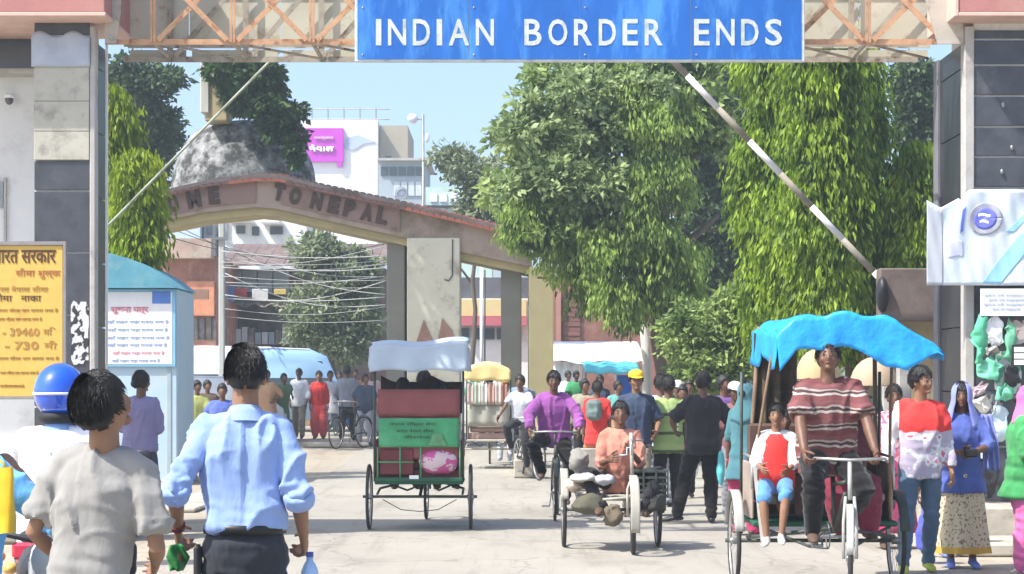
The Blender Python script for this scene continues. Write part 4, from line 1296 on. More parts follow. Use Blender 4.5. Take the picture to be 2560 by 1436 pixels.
facade(b3_, PX(1064, 90), PX(1230, 90), 90, 96, -1, PZ(468, 90), mat('pale_mint_wall', (.48, .62, .56), .8, .1, 1, .1))
facade(b3_, PX(1060, 90), PX(1235, 90), 89.7, 96.4, PZ(520, 90), PZ(515, 90), m_black, 'canopy_edge')
for i in range(3): facade(b3_, PX(1075+24*i, 90), PX(1093+24*i, 90), 89.95, 89.995, PZ(505, 90), PZ(485, 90), m_white, 'panel')

# lamp post
lp = thing('lamp_post', 'grey lamp post with round white lamp heads beyond the gate', 'lamp post', (PX(1058, 70), 70, gz(70)))
b = MB(); b.cyl((PX(1058, 70), 70, gz(70)), (PX(1058, 70), 70, PZ(286, 70)), .055, 10, .04); b.build('pole', m_steel, lp, True, local=False)
b = MB(); b.cyl((PX(1058, 70), 70, PZ(300, 70)), (PX(1038, 70), 70, PZ(298, 70)), .02, 6); b.build('arm', m_steel, lp, local=False)
b = MB(); b.ell((PX(1032, 70), 70, PZ(297, 70)), (.19, .19, .17), 16, 10, Matrix.Rotation(.5, 4, 'Y')); b.build('lamp_head', m_white, lp, True, local=False)
b = MB(); b.ell((PX(1068, 70), 70, PZ(345, 70)), (.08, .08, .17), 12, 8); b.build('lamp_head', m_white, lp, True, local=False)

# street behind the gate, left side
YR = 66
def zz(py, Y=YR): return PZ(py, Y)
h1 = thing('pale_blue_house', 'pale blue flat roofed house above the shop roofs', 'house', (PX(450, 80), 82, 0))
facade(h1, PX(380, 80), PX(500, 80), 80, 86, 0, PZ(545, 80), mat('pale_blue_paint', (.50, .62, .74), .8, .06, 1, .1))
facade(h1, PX(504, 80), PX(532, 80), 80.5, 85, 0, PZ(538, 80), mat('grey_door', (.30, .32, .33), .8, .1, 1, .1), 'side_wall')
facade(h1, PX(512, 80), PX(524, 80), 80.42, 80.49, PZ(585, 80), PZ(552, 80), m_glass, 'window')
h2 = thing('white_house', 'white house with flat awnings just under the gate arch', 'house', (PX(640, 80), 83, 0))
facade(h2, PX(545, 80), PX(760, 80), 81, 88, 0, PZ(520, 80), m_whitewall)
for x0, x1, a, c in ((568, 628, 554, 545), (650, 700, 558, 548)): facade(h2, PX(x0, 80), PX(x1, 80), 80, 80.99, PZ(a, 80), PZ(c, 80), m_white, 'awning', .03)
for x0, x1, a, c in ((582, 605, 580, 560), (622, 640, 585, 562), (668, 700, 582, 562)): facade(h2, PX(x0, 80), PX(x1, 80), 80.93, 80.99, PZ(a, 80), PZ(c, 80), m_glass, 'window')
facade(h2, PX(548, 80), PX(560, 80), 80.9, 80.99, PZ(595, 80), PZ(535, 80), mat('grey_door', (.30, .32, .33)), 'door')
# shops
m_tin = mat('rusty_brown_tin', (.15, .105, .095), .8, .2, 1.4, .3, 20, col2=(.22, .18, .16), c2amt=.4)
m_blueshut = mat('pale_blue_shutter', (.40, .50, .54), .7, .12, 1.3, .1, col2=(.5, .5, .48), c2amt=.3)
m_tan = mat('tan_tarp', (.30, .25, .20), .9, .25, 1.5, .3, col2=(.16, .14, .12), c2amt=.5)
m_brick = mat('orange_brick', (.36, .17, .12), .9, .2, 2, .3, col2=(.45, .30, .22), c2amt=.4)
s1 = thing('shop_row', 'low shop row with brown tin roof and blue shutters beyond the gate', 'shop', (PX(640, YR), YR+2, 0))
facade(s1, PX(556, YR), PX(960, YR), YR+1.2, YR+6, 0, zz(668), m_tin)
for k in range(18):      # sheets of the tin roof
    x0 = PX(552+23*k, YR); x1 = PX(552+23*k+22.4, YR)
    b = MB(); b.add([V((x0, YR-.6, zz(664)-.02*(k % 2))), V((x1, YR-.6, zz(664)-.02*(k % 2))), V((x1, YR+3.5, zz(592))), V((x0, YR+3.5, zz(592))),
                     V((x0, YR-.6, zz(664)-.05)), V((x1, YR-.6, zz(664)-.05)), V((x1, YR+3.5, zz(592)-.05)), V((x0, YR+3.5, zz(592)-.05))],
                    [(0, 1, 2, 3), (7, 6, 5, 4), (0, 4, 5, 1), (1, 5, 6, 2), (3, 2, 6, 7), (0, 3, 7, 4)])
    b.build('roof_sheet', m_tin, s1, local=False)
for k in range(4): 
    facade(s1, PX(560+39*k, YR), PX(560+39*k+36, YR), YR+.7, YR+1.19, zz(728), zz(674), m_blueshut, 'shutter')
for k in range(3):
    b = MB(); x0, x1 = PX(560+52*k, YR), PX(560+52*k+50, YR)
    b.sheet(lambda u, v: (x0+(x1-x0)*u, YR+1.0-1.3*v, zz(740)-.35*v-.06*sin(u*7+k)*v), 10, 4, .02); b.build('awning', m_tan, s1, True, local=False)
facade(s1, PX(560, YR), PX(718, YR), YR+1.0, YR+1.19, zz(860), zz(745), mat('dark_shop_interior', (.10, .09, .08), .9, .4, 1.5, .1, col2=(.26, .22, .19), c2amt=.6, c2scale=1.2), 'shop_front')
for k in range(9):
    x0 = PX(565+17*k, YR); h_ = .35+.3*random.random()
    facade(s1, x0, x0+.19, YR+.5, YR+.98, zz(860), zz(860)+h_, random.choice([m_tan, m_brick, m_whitewall, m_blueshut]), 'goods_crate')
s2 = thing('brick_shop', 'orange brick shop with a dark open front beside the blue kiosk', 'shop', (PX(450, YR-4), YR-2, 0))
Y2 = YR-4
facade(s2, PX(330, Y2), PX(540, Y2), Y2, Y2+5, 0, PZ(640, Y2), m_brick)
facade(s2, PX(395, Y2), PX(535, Y2), Y2-.6, Y2-.02, PZ(648, Y2), PZ(600, Y2), mat('pinkish_tan_tarp', (.42, .30, .24), .9, .25, 1.5, .3, col2=(.48, .46, .36), c2amt=.5), 'signboard')
facade(s2, PX(470, Y2), PX(538, Y2), Y2-.3, Y2-.02, PZ(790, Y2), PZ(705, Y2), mat('orange_poster', (.60, .25, .14), .8, .3, 2, 0), 'poster')
facade(s2, PX(476, Y2), PX(540, Y2), Y2-.05, Y2-.022, PZ(850, Y2), PZ(795, Y2), mat('dark_shop_interior', (.10, .09, .08)), 'doorway')
for k in range(4): facade(s2, PX(478+17*k, Y2), PX(480+17*k, Y2), Y2-.10, Y2-.052, PZ(850, Y2), PZ(795, Y2), m_black, 'door_post')

# utility pole and cables
up_ = thing('utility_pole', 'pale concrete utility pole seen through the gate arch', 'utility pole', (PX(553, 56), 56, gz(56)))
b = MB(); b.box(PX(547, 56), PX(561, 56), 55.95, 56.15, gz(56), PZ(515, 56), bev=.02); b.build('shaft', mat('pole_concrete', (.48, .50, .46), .85, .1, 2, .2), up_, local=False)
b = MB(); b.box(PX(538, 56), PX(570, 56), 55.88, 55.948, PZ(600, 56), PZ(594, 56)); b.build('crossarm', m_steel, up_, local=False)
cb = thing('overhead_cables', 'slack pale overhead cables crossing in front of the dusty tree', 'cables', (PX(760, 56), 56, PZ(700, 56)))
for i, (ya, yb_, sg2) in enumerate(((628, 640, .12), (655, 652, .10), (668, 660, .14), (690, 700, .08), (705, 690, .12), (712, 718, .05), (745, 742, .10), (790, 800, .12), (640, 668, .22), (600, 690, .35), (610, 735, .30), (662, 612, .18), (735, 700, .34), (770, 765, .2), (680, 760, .4))):
    pts = []
    for k in range(13):
        u = k/12; pts.append((PX(553+407*u, 55.8), 55.8+.05*i, PZ(ya+(yb_-ya)*u, 55.8)-sg2*sin(pi*u)))
    b = MB(); b.tube(pts, .008 if i % 2 else .014, 5); b.build('cable', mat('pale_cable', (.5, .5, .47), .7, .1, 5, 0), cb, True, local=False)

# clutter along the far shops
rs = random.Random(17)
for k, (lab, px_, Yc, wd, hh, col) in enumerate((('red shop sign hanging from the tin roof', 600, 64.8, 34, 14, (.45, .08, .07)), ('white shop sign under the tin roof', 650, 64.8, 40, 12, (.62, .62, .60)), ('blue shop sign beside the utility pole', 575, 64.6, 20, 20, (.10, .20, .42)),
        ('yellow shop sign half hidden by the dusty tree', 700, 64.7, 30, 12, (.60, .44, .12)), ('brown shop board over the dark doorway', 500, 61.2, 44, 12, (.26, .15, .10)))):
    b = MB(); b.box(PX(px_-wd/2, Yc), PX(px_+wd/2, Yc), Yc, Yc+.06, PZ(735+rs.uniform(-6, 20), Yc), PZ(735+hh*-1, Yc), bev=.01)
    tag(b.build('shop_sign', mat('sign_board_'+'abcde'[k], col, .7, .25, 2, .1)), lab, 'sign')
for k, (lab, px_, py_) in enumerate((('grey tarpaulin heap left of the minibus', 640, 868), ('stack of brown cartons beside the dusty tree', 735, 880), ('blue plastic drum near the minibus nose', 862, 930), ('pile of dusty planks under the tin roof', 690, 862))):
    b = MB(); Yc = 59
    if 'drum' in lab: b.tube([(0, 0, z_) for z_ in (0, .3, .32, .6, .62, .9)], [.27, .28, .29, .28, .29, .27], 16)
    elif 'cartons' in lab:
        for i in range(7): b.box(-.5+.34*(i % 3), -.5+.34*(i % 3)+.32, -.2, .2, .34*(i//3), .34*(i//3)+.33, bev=.01)
    elif 'planks' in lab:
        for i in range(9): b.bar((-1.0, rs.uniform(-.2, .2), .06+.07*i), (1.0, rs.uniform(-.2, .2), .06+.07*i+rs.uniform(-.05, .05)), .2, .05)
    else: b.ell((0, 0, .35), (.9, .5, .5), 20, 12); relief(b, .15, 2)
    o = b.build('street_clutter', mat('clutter_'+'abcd'[k], ((.25, .26, .27), (.30, .20, .12), (.08, .18, .40), (.28, .21, .14))[k], .85, .25, 3, .3), loc=(0, 0, 0)); o.location = (PX(px_, Yc), Yc, gz(Yc)); o.name = ('tarpaulin_heap', 'carton_stack', 'plastic_drum', 'plank_pile')[k]
    tag(o, lab, ('heap', 'cartons', 'drum', 'planks')[k])
for k, (ya, yb_) in enumerate(((560, 640), (585, 610), (540, 700))):
    pts = [(PX(395+565*i/14, 57), 57+.1*k, PZ(ya+(yb_-ya)*i/14, 57)-.5*sin(pi*i/14)) for i in range(15)]
    b = MB(); b.tube(pts, .011, 5); tag(b.build('street_wire', m_black, smooth=True), ('upper', 'middle', 'lower')[k]+' sagging black wire crossing the far street under the arch', 'wire')

# right of the gate column
YQ = 64
s3 = thing('canteen_shop', 'shop with yellow signboard and red stripe seen right of the gate column', 'shop', (PX(1200, YQ), YQ+2, 0))
facade(s3, PX(1140, YQ), PX(1320, YQ), YQ+.5, YQ+6, 0, PZ(745, YQ), m_whitewall)
facade(s3, PX(1140, YQ), PX(1316, YQ), YQ+.2, YQ+.49, PZ(790, YQ), PZ(748, YQ), mat('yellow_board', (.66, .54, .26), .7, .08, 1, 0), 'signboard')
facade(s3, PX(1140, YQ), PX(1316, YQ), YQ+.1, YQ+.49, PZ(814, YQ), PZ(791, YQ), mat('pink_red_board', (.52, .14, .17), .7, .12, 1, 0), 'red_stripe')
for k in range(5): facade(s3, PX(1146+32*k, YQ), PX(1172+32*k, YQ), YQ+.42, YQ+.49, PZ(848, YQ), PZ(820, YQ), m_glass, 'window')
facade(s3, PX(1140, YQ), PX(1330, YQ), YQ+1, YQ+7, PZ(744, YQ), PZ(690, YQ), mat('dark_grey_roof', (.10, .10, .11), .8, .3, 1, .2), 'roof')
p = thing('steel_pole', 'thin pale steel pole standing in the side opening of the gate', 'pole', (PX(1205, 48), 48, gz(48)))
b = MB(); b.cyl((PX(1204, 48), 48, gz(48)), (PX(1204, 48), 48, PZ(665, 48)), .04, 10); b.build('shaft', m_white, p, True, local=False)
b = MB(); b.cyl((PX(1212, 48), 48.1, gz(48)), (PX(1212, 48), 48.1, PZ(675, 48)), .018, 8); b.build('cable_conduit', m_black, p, True, local=False)

YW = 54
s4 = thing('market_building', 'red brown brick building with shutters behind the right hand trees', 'building', (PX(1450, YW+8), YW+10, 0))
Y4 = YW+8
facade(s4, PX(1370, Y4), PX(1700, Y4), Y4, Y4+6, 0, PZ(700, Y4), mat('red_brown_brick', (.26, .12, .09), .9, .25, 1.5, .3, col2=(.36, .2, .16), c2amt=.4))
for k in range(9):
    facade(s4, PX(1408, Y4), PX(1450, Y4), Y4-.06-.02*(k % 2), Y4-.005, PZ(852-12*k, Y4), PZ(852-12*k-11, Y4), mat('shutter_slat', (.22, .10, .08), .8, .2, 2, .1), 'shutter_slat')
facade(s4, PX(1390, Y4), PX(1402, Y4), Y4-.2, Y4-.004, 0, PZ(700, Y4), mat('pink_brick_pier', (.42, .22, .17), .9, .15, 2, .2), 'pier')
s5 = thing('white_tent', 'bright white market tent roof under the drooping branches', 'tent', (PX(1480, YW), YW+1.5, gz(YW)))
b = MB(); x0, x1 = PX(1375, YW), PX(1612, YW)
b.sheet(lambda u, v: (x0+(x1-x0)*u, YW+3.2*v, PZ(905, YW)+(PZ(848, YW)-PZ(905, YW))*(v**.8)+.05*sin(u*14)*(1-v)), 24, 8, .02); b.build('canopy', m_white, s5, True, local=False)
for px_ in (1378, 1455, 1540, 1608):
    b = MB(); b.cyl((PX(px_, YW), YW+.05, gz(YW)), (PX(px_, YW), YW+.05, PZ(905, YW)), .03, 8); b.build('tent_pole', m_steel, s5, local=False)
b = MB(); b.sheet(lambda u, v: (x0+(PX(1452, YW)-x0)*u, YW+.3+.05*sin(u*20), gz(YW)+.25+(PZ(905, YW)-gz(YW)-.25)*v), 14, 4, .02); b.build('side_sheet', m_white, s5, True, local=False)
s6 = thing('market_stall', 'stall with turquoise awning and blue panels behind the crowd', 'stall', (PX(1520, 46), 47, gz(46)))
b = MB(); xx0, xx1 = PX(1462, 46), PX(1603, 46)
b.sheet(lambda u, v: (xx0+(xx1-xx0)*u, 46+1.6*v, PZ(933, 46)+(PZ(903, 46)-PZ(933, 46))*v+.02*sin(u*18)), 20, 5, .015); b.build('awning', mat('turquoise_awning', (.10, .50, .55), .7, .08, 3, .1), s6, True, local=False)
for px_ in (1465, 1600):
    b = MB(); b.cyl((PX(px_, 46), 46.05, gz(46)), (PX(px_, 46), 46.05, PZ(933, 46)), .025, 8); b.build('stall_pole', m_steel, s6, local=False)
facade(s6, PX(1545, 46), PX(1598, 46), 46.3, 46.4, gz(46), PZ(938, 46), mat('deep_blue_panel', (.03, .14, .55), .6, .1, 3, .05), 'side_panel')
facade(s6, PX(1468, 46), PX(1543, 46), 46.6, 46.9, gz(46), gz(46)+.85, m_greyside, 'counter')
facade(s6, PX(1480, 46), PX(1535, 46), 46.62, 46.85, gz(46)+.852, gz(46)+1.1, m_white, 'goods_box')
# roadside wall and cream umbrellas on the far right
YV = 29
s7 = thing('roadside_hut', 'ochre walled roadside hut between the rickshaw canopy and the right tower', 'hut', (PX(2270, YV), YV+1.5, 0))
facade(s7, PX(2205, YV), PX(2420, YV), YV, YV+3, 0, PZ(795, YV), mat('ochre_hut_wall', (.30, .24, .13), .9, .25, 2, .3, col2=(.2, .17, .12), c2amt=.5))
facade(s7, PX(2190, YV), PX(2425, YV), YV-.3, YV+3.2, PZ(795, YV)+.003, PZ(786, YV), m_tin, 'roof_slab')
facade(s7, PX(2205, YV), PX(2222, YV), YV-.15, YV-.003, 0, PZ(796, YV), m_trim, 'corner_post')
def umbrella(label, px_, py_, Y_, wd, hh, m):
    t = thing('market_umbrella', label, 'umbrella', (PX(px_, Y_), Y_, gz(Y_)))
    b = MB(); n = 24; rr = []
    zt_ = PZ(py_, Y_)
    for i in range(7):
        t_ = i/6; r = wd/2*sin(t_*pi/2)
        rr.append([V((PX(px_, Y_)+cos(2*pi*q/n)*r*(1-.05*t_*abs(sin(4*2*pi*q/n/1))), Y_+sin(2*pi*q/n)*r, zt_-hh*(1-cos(t_*pi/2)))) for q in range(n)])
    in_ = [[V((p.x, p.y, p.z-.012)) for p in r] for r in rr]
    b.loft(rr+in_[::-1], caps=False); b.build('canopy', m, t, True, local=False)
    b = MB(); b.cyl((PX(px_, Y_), Y_, gz(Y_)), (PX(px_, Y_), Y_, zt_-.02), .02, 8); b.build('pole', m_steel, t, local=False)
    for q in range(8):
        a = 2*pi*q/8
        b = MB(); b.tube([(PX(px_, Y_), Y_, zt_-.03), (PX(px_, Y_)+cos(a)*wd*.3, Y_+sin(a)*wd*.3, zt_-hh*.42-.02), (PX(px_, Y_)+cos(a)*wd*.485, Y_+sin(a)*wd*.485, zt_-hh*.93)], .006, 5); b.build('rib', m_steel, t, local=False)
m_cream = mat('cream_canvas', (.62, .48, .34), .8, .08, 3, .1, trans=.3)
umbrella('cream canvas umbrella just right of the striped shirt rider', 2185, 893, 25.5, .62, .36, m_cream)
umbrella('smaller cream canvas umbrella left of the striped shirt rider', 2045, 872, 26.5, .60, .40, mat('pale_yellow_canvas', (.64, .52, .30), .8, .08, 3, .1, trans=.3))
# ================================================================ TREES
def leaf_mesh(name, P, D, L, W, rng):
    """P base points, D unit directions, L lengths, W widths -> bent two-quad leaves"""
    n = len(P)
    up = rng.normal(size=(n, 3)); up /= np.linalg.norm(up, axis=1)[:, None]
    S = np.cross(D, up); S /= np.linalg.norm(S, axis=1)[:, None]+1e-9
    N = np.cross(S, D)
    L = L[:, None]; W = W[:, None]
    bend = rng.uniform(.02, .22, (n, 1))*L
    a = P; m = P+D*L*.45+N*bend*.9; t = P+D*L
    m1 = m+S*W*.5; m2 = m-S*W*.5
    verts = np.stack([a, m1, t, m2, m+N*W*.22*0], axis=1)[:, :4].reshape(-1, 3)
    me = bpy.data.meshes.new(name)
    me.vertices.add(n*4); me.vertices.foreach_set('co', verts.astype(np.float32).ravel())
    idx = np.arange(n)[:, None]*4
    faces = np.concatenate([idx+0, idx+1, idx+2, idx+0, idx+2, idx+3], axis=1).ravel()
    me.loops.add(n*6); me.loops.foreach_set('vertex_index', faces.astype(np.int32))
    me.polygons.add(n*2)
    me.polygons.foreach_set('loop_start', np.arange(0, n*6, 3).astype(np.int32))
    me.update(calc_edges=True); me.validate()
    return me
def crown(root, m, P, D, L, W, rng, name='crown'):
    off = np.array(wloc(root))
    me = leaf_mesh(name, P-off, D, L, W, rng)
    me.materials.append(m)
    o = bpy.data.objects.new(name, me); COL.objects.link(o); o.parent = root
    return o
def unit(a): return a/(np.linalg.norm(a, axis=1)[:, None]+1e-9)
def round_leaves(rng, blobs, n, clump=.35, per=40, Lr=(.10, .18), aspect=.5, droop=.3):
    """leaf clumps around the shells of a set of ellipsoids"""
    vols = np.array([b[3]*b[5] for b in blobs]); vols = vols/vols.sum()
    P = []; D = []
    nc = n//per
    pick = rng.choice(len(blobs), nc, p=vols)
    for i in pick:
        cx, cy, cz, rx, ry, rz = blobs[i]
        d = rng.normal(size=3); d /= np.linalg.norm(d)
        r = rng.uniform(.45, 1.05)
        c = np.array([cx+d[0]*rx*r, cy+d[1]*ry*r, cz+d[2]*rz*r])
        sc = clump*rng.uniform(.5, 1.3)
        k = int(per*rng.uniform(.6, 1.4))
        q = rng.normal(size=(k, 3)); q = unit(q)*(rng.uniform(0, 1, (k, 1))**.5)
        p = c+q*np.array([sc, sc, sc*.65])
        dd = unit(q*.9+rng.normal(size=(k, 3))*.55+d*.35+np.array([0, 0, -droop]))
        P.append(p); D.append(dd)
    P = np.concatenate(P); D = np.concatenate(D)
    L = rng.uniform(*Lr, len(P)); return P, D, L, L*aspect*rng.uniform(.8, 1.2, len(P))
def weeping_leaves(rng, cx, cy, z0, z1, prof, n_spray, per=14, Lr=(.16, .30), wr=.22):
    """hanging sprays of long leaves on a column: prof(t) -> radius, t 0 bottom 1 top"""
    P = []; D = []; Ls = []
    for _ in range(n_spray//5):
        t = rng.uniform(0, 1); a = rng.uniform(0, 2*pi)
        r0 = prof(t)
        lump = 1+.24*sin(a*7+t*3+cx)+.20*sin(a*4-t*15+cx*2)+.10*sin(a*11+t*23)
        r = r0*lump*(rng.uniform(.2, 1)**.42)
        z = z0+(z1-z0)*t
        hang = rng.uniform(.45, 1.15)*min(1, (z1-z0)/2.2)
        k = int(per*5*rng.uniform(.6, 1.3)*hang/.8)+3
        s = rng.uniform(0, 1, k)
        wd = .05+.10*np.sin(pi*np.clip(s*.85+.1, 0, 1))
        drift = rng.uniform(-.10, .10)
        px = cx+cos(a)*(r+.12*s)+rng.normal(0, 1, k)*wd+drift*s; py = cy+sin(a)*(r+.12*s)+rng.normal(0, 1, k)*wd
        pz = z-s*hang
        P.append(np.stack([px, py, pz], 1))
        out = np.array([cos(a), sin(a), 0])
        D.append(unit(out*rng.uniform(.05, .42, (k, 1))+rng.normal(size=(k, 3))*.20+np.array([0, 0, -1])))
        Ls.append(rng.uniform(*Lr, k))
    P = np.concatenate(P); D = np.concatenate(D); L = np.concatenate(Ls)
    return P, D, L, L*wr*rng.uniform(.8, 1.3, len(P))
def trunk(root, m, base, top, r0, r1, limbs=(), name='trunk', wob=.12, seed=1):
    rs = random.Random(seed)
    b = MB(); A, B = V(base), V(top); pts = []; rr = []
    for i in range(9):
        t = i/8; pts.append(A.lerp(B, t)+V((rs.uniform(-wob, wob), rs.uniform(-wob, wob), 0))*(t*(1-t)*3)); rr.append(r0*(1.25 if i == 0 else 1)*(1-t)+r1*t)
    b.tube(pts, rr, 12)
    relief(b, .03, 5)
    for (t, dx, dy, dz, r) in limbs:
        p = A.lerp(B, t); e = p+V((dx, dy, dz)); mid = p.lerp(e, .5)+V((rs.uniform(-.1, .1), rs.uniform(-.1, .1), .15))
        b.tube([p, mid, e], [r, r*.7, r*.3], 8)
        for _ in range(3):
            q = mid.lerp(e, rs.uniform(0, .8)); e2 = q+V((rs.uniform(-.5, .5), rs.uniform(-.5, .5), rs.uniform(.0, .6)))
            b.tube([q, e2], [r*.35, r*.12], 6)
    return b.build(name, m, root, True, local=False)
m_bark = mat('grey_brown_bark', (.13, .10, .075), .95, .25, 4, .8, 14, stretch=(1, 1, .35), dist=.03)
m_barkpale = mat('pale_bark', (.50, .48, .42), .9, .15, 4, .4, 14, stretch=(1, 1, .4), dist=.02)
L_asho = leaf_mat('ashoka_leaf', (.040, .10, .008), (.40, .56, .055), .45)
L_asho2 = leaf_mat('hanging_leaf', (.05, .11, .02), (.46, .62, .14), .48)
L_mid2 = leaf_mat('sun_tinted_leaf', (.12, .19, .07), (.44, .54, .24), .42)
L_lime = leaf_mat('lime_leaf', (.16, .25, .008), (.42, .52, .03), .5)
L_mid = leaf_mat('broad_leaf', (.06, .13, .03), (.46, .58, .20), .45)
L_pale = leaf_mat('dusty_leaf', (.14, .18, .09), (.36, .42, .25), .35)
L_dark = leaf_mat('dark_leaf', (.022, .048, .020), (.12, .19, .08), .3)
L_ivy = leaf_mat('creeper_leaf', (.018, .05, .010), (.075, .14, .035), .3)

def E(px, py, Y, rxp, rzp, ry=None):
    s = Y/F
    return (PX(px, Y), Y, PZ(py, Y), rxp*s, (ry if ry else rxp*s*.8), rzp*s)

# big broad-leaved tree right of centre
rng = np.random.default_rng(11)
Y1 = 38
t = thing('broadleaf_tree', 'large spreading tree with drooping bunches between the gate beam and the boom barrier', 'tree', (PX(1690, Y1), Y1, gz(Y1)))
trunk(t, m_bark, (PX(1680, Y1), Y1, gz(Y1)), (PX(1640, Y1), Y1+.2, PZ(330, Y1)), .26, .12,
      [(.45, -1.6, -.3, 1.5, .12), (.55, 1.1, .2, 1.3, .12), (.65, -2.2, .3, 1.0, .10), (.75, -.8, -.8, 1.2, .1), (.8, 1.0, -.4, 1.1, .1), (.5, -2.4, .2, .4, .07)], seed=3)
bl = [E(1400, 280, Y1, 130, 110), E(1350, 400, Y1, 85, 85), E(1500, 250, Y1, 120, 110), E(1600, 180, Y1, 130, 90), E(1450, 480, Y1, 150, 100), E(1640, 320, Y1, 80, 100),
      E(1350, 540, Y1-1, 70, 60), E(1700, 240, Y1, 110, 120), E(1290, 330, Y1, 55, 45), E(1540, 560, Y1-.5, 120, 80), E(1420, 160, Y1, 120, 60), E(1245, 470, Y1+1, 55, 40),
      E(1770, 320, Y1, 80, 90), E(1390, 600, Y1-1, 90, 50)]
P, D, L, W = round_leaves(rng, bl, 17000, .24, 30, (.13, .24), .52, .35)
crown(t, L_mid, P, D, L, W, rng)
P, D, L, W = [], [], [], []
env = [(1270, 650), (1330, 690), (1400, 760), (1480, 855), (1560, 885), (1620, 860), (1700, 850), (1740, 780)]
bun = []
for _ in range(46):
    x_ = rng.uniform(1275, 1725); e_ = float(np.interp(x_, [q[0] for q in env], [q[1] for q in env]))
    bt = e_-abs(rng.normal(0, 90)); bun.append((x_, bt-rng.uniform(90, 200), bt, rng.uniform(20, 36)))
for _ in range(14):
    bt = rng.uniform(380, 700); bun.append((rng.uniform(1560, 1720), bt-rng.uniform(100, 200), bt, rng.uniform(18, 30)))
for (px_, top, bot, rp) in bun:
    a = weeping_leaves(rng, PX(px_, Y1-.8), Y1-.8+rng.uniform(-.6, .6), PZ(bot, Y1)+.5, PZ(top, Y1), lambda q: rp*Y1/F*(.55+.6*sin(pi*min(1, q*.9+.1))), int(150*(bot-top)/200), 12, (.10, .19), .30)
    P.append(a[0]); D.append(a[1]); L.append(a[2]); W.append(a[3])
crown(t, L_asho2, np.concatenate(P), np.concatenate(D), np.concatenate(L), np.concatenate(W), rng, 'drooping_bunches')
P, D, L, W = round_leaves(rng, [E(1330, 330, Y1-1, 90, 90), E(1400, 450, Y1-1.2, 90, 80), E(1300, 500, Y1-1, 60, 60), E(1480, 330, Y1-1.2, 80, 80), E(1500, 460, Y1-1.2, 80, 90), E(1450, 220, Y1-1, 90, 60), E(1600, 240, Y1-1, 90, 50)], 8000, .24, 30, (.12, .22), .5, .3)
crown(t, L_mid2, P, D, L, W, rng, 'sun_tinted_leaves')  # paler copy of the crown leaves, sunlight put into their colour

def mast(label, px_, Y_, top, bot, rp, n, m, seed, bark=m_bark, group=None, sharp=.7):
    rg = np.random.default_rng(seed)
    t = thing('mast_tree', label, 'tree', (PX(px_, Y_), Y_, gz(Y_)), group=group)
    trunk(t, bark, (PX(px_, Y_), Y_, gz(Y_)), (PX(px_, Y_), Y_, PZ(top+60, Y_)), .13, .03, seed=seed, wob=.05)
    R_ = rp*Y_/F
    a = weeping_leaves(rg, PX(px_, Y_), Y_, PZ(bot, Y_)+.4, PZ(top, Y_), lambda q: R_*(.80+.22*sin(q*13+seed)+.12*sin(q*29+seed*2))*(1 if q < .78 else ((1-q)/.22)**sharp*.92+.08), int(n*1.5), 19, (.09, .20), .28)
    crown(t, m, *a, rg)
    return t
mast('tall weeping mast tree just left of the boom barrier tip', 1955, 31, -60, 800, 74, 1900, L_asho, 21)
mast('tall bright weeping mast tree crossed by the boom barrier', 2055, 29.5, -80, 790, 78, 2100, L_asho, 22)
mast('tall weeping mast tree right of the boom barrier with ragged edge', 2128, 31, 40, 790, 52, 1300, L_asho, 23)
mast('shorter mast tree with a pointed top next to the right gate tower', 2290, 30, 345, 740, 44, 1300, L_asho, 24)
mast('bright lime mast tree close to the left pillar', 280, 33, 205, 660, 32, 1300, L_lime, 25)
mast('shorter lime mast tree beside the left end of the gate beam', 343, 32, 365, 660, 24, 900, L_lime, 26)

# dark trees further behind
def bushy(name, label, px_, Y_, blobs, n, m, seed, trunk_top, clump=.35, Lr=(.12, .22), bark=m_bark, asp=.5, r0=.22, per=34):
    rg = np.random.default_rng(seed)
    t = thing(name, label, 'tree', (PX(px_, Y_), Y_, gz(Y_)))
    trunk(t, bark, (PX(px_, Y_), Y_, gz(Y_)), (PX(px_, Y_)+.1, Y_, PZ(trunk_top, Y_)), r0, r0*.35,
          [(.6, -1.2, .2, 1.2, r0*.4), (.7, 1.2, -.2, 1.0, r0*.4), (.8, .3, .3, 1.2, r0*.35)], seed=seed)
    crown(t, m, *round_leaves(rg, blobs, n, clump, per, Lr, asp), rg)
    return t
Yd = 50
bushy('shade_tree', 'dark dense tree added to fill the shaded gap behind the boom barrier', 1790, Yd, [E(1790, 300, Yd, 130, 150), E(1780, 520, Yd, 110, 120), E(1820, 640, Yd, 120, 110), E(1740, 420, Yd, 70, 110), E(1900, 420, Yd, 120, 200), E(1740, 760, Yd, 90, 70)], 26000, L_dark, 31, 350, .45, (.16, .28), r0=.45)  # dark leaf colour stands in for the shade between the trees
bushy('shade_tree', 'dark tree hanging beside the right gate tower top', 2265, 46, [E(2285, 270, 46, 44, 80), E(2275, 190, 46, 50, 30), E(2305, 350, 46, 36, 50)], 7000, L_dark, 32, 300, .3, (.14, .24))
bushy('leafy_bush', 'grey green leafy bush low behind the man in the black shirt', 1790, 35, [E(1790, 860, 35, 90, 80), E(1720, 830, 35, 60, 70), E(1850, 800, 35, 70, 80), E(1800, 930, 35, 80, 50), E(1740, 930, 35, 50, 40)], 15000, L_mid, 33, 850, .22, (.09, .17), r0=.08)
bushy('shade_tree', 'dark dusty tree with sky gaps in the upper left of the arch', 350, 52, [E(330, 220, 52, 90, 80), E(400, 330, 52, 50, 70), E(300, 360, 52, 60, 80), E(420, 190, 52, 40, 30), E(370, 430, 52, 60, 50), E(290, 520, 52, 60, 70)], 12000, L_dark, 34, 300, .30, (.14, .24))
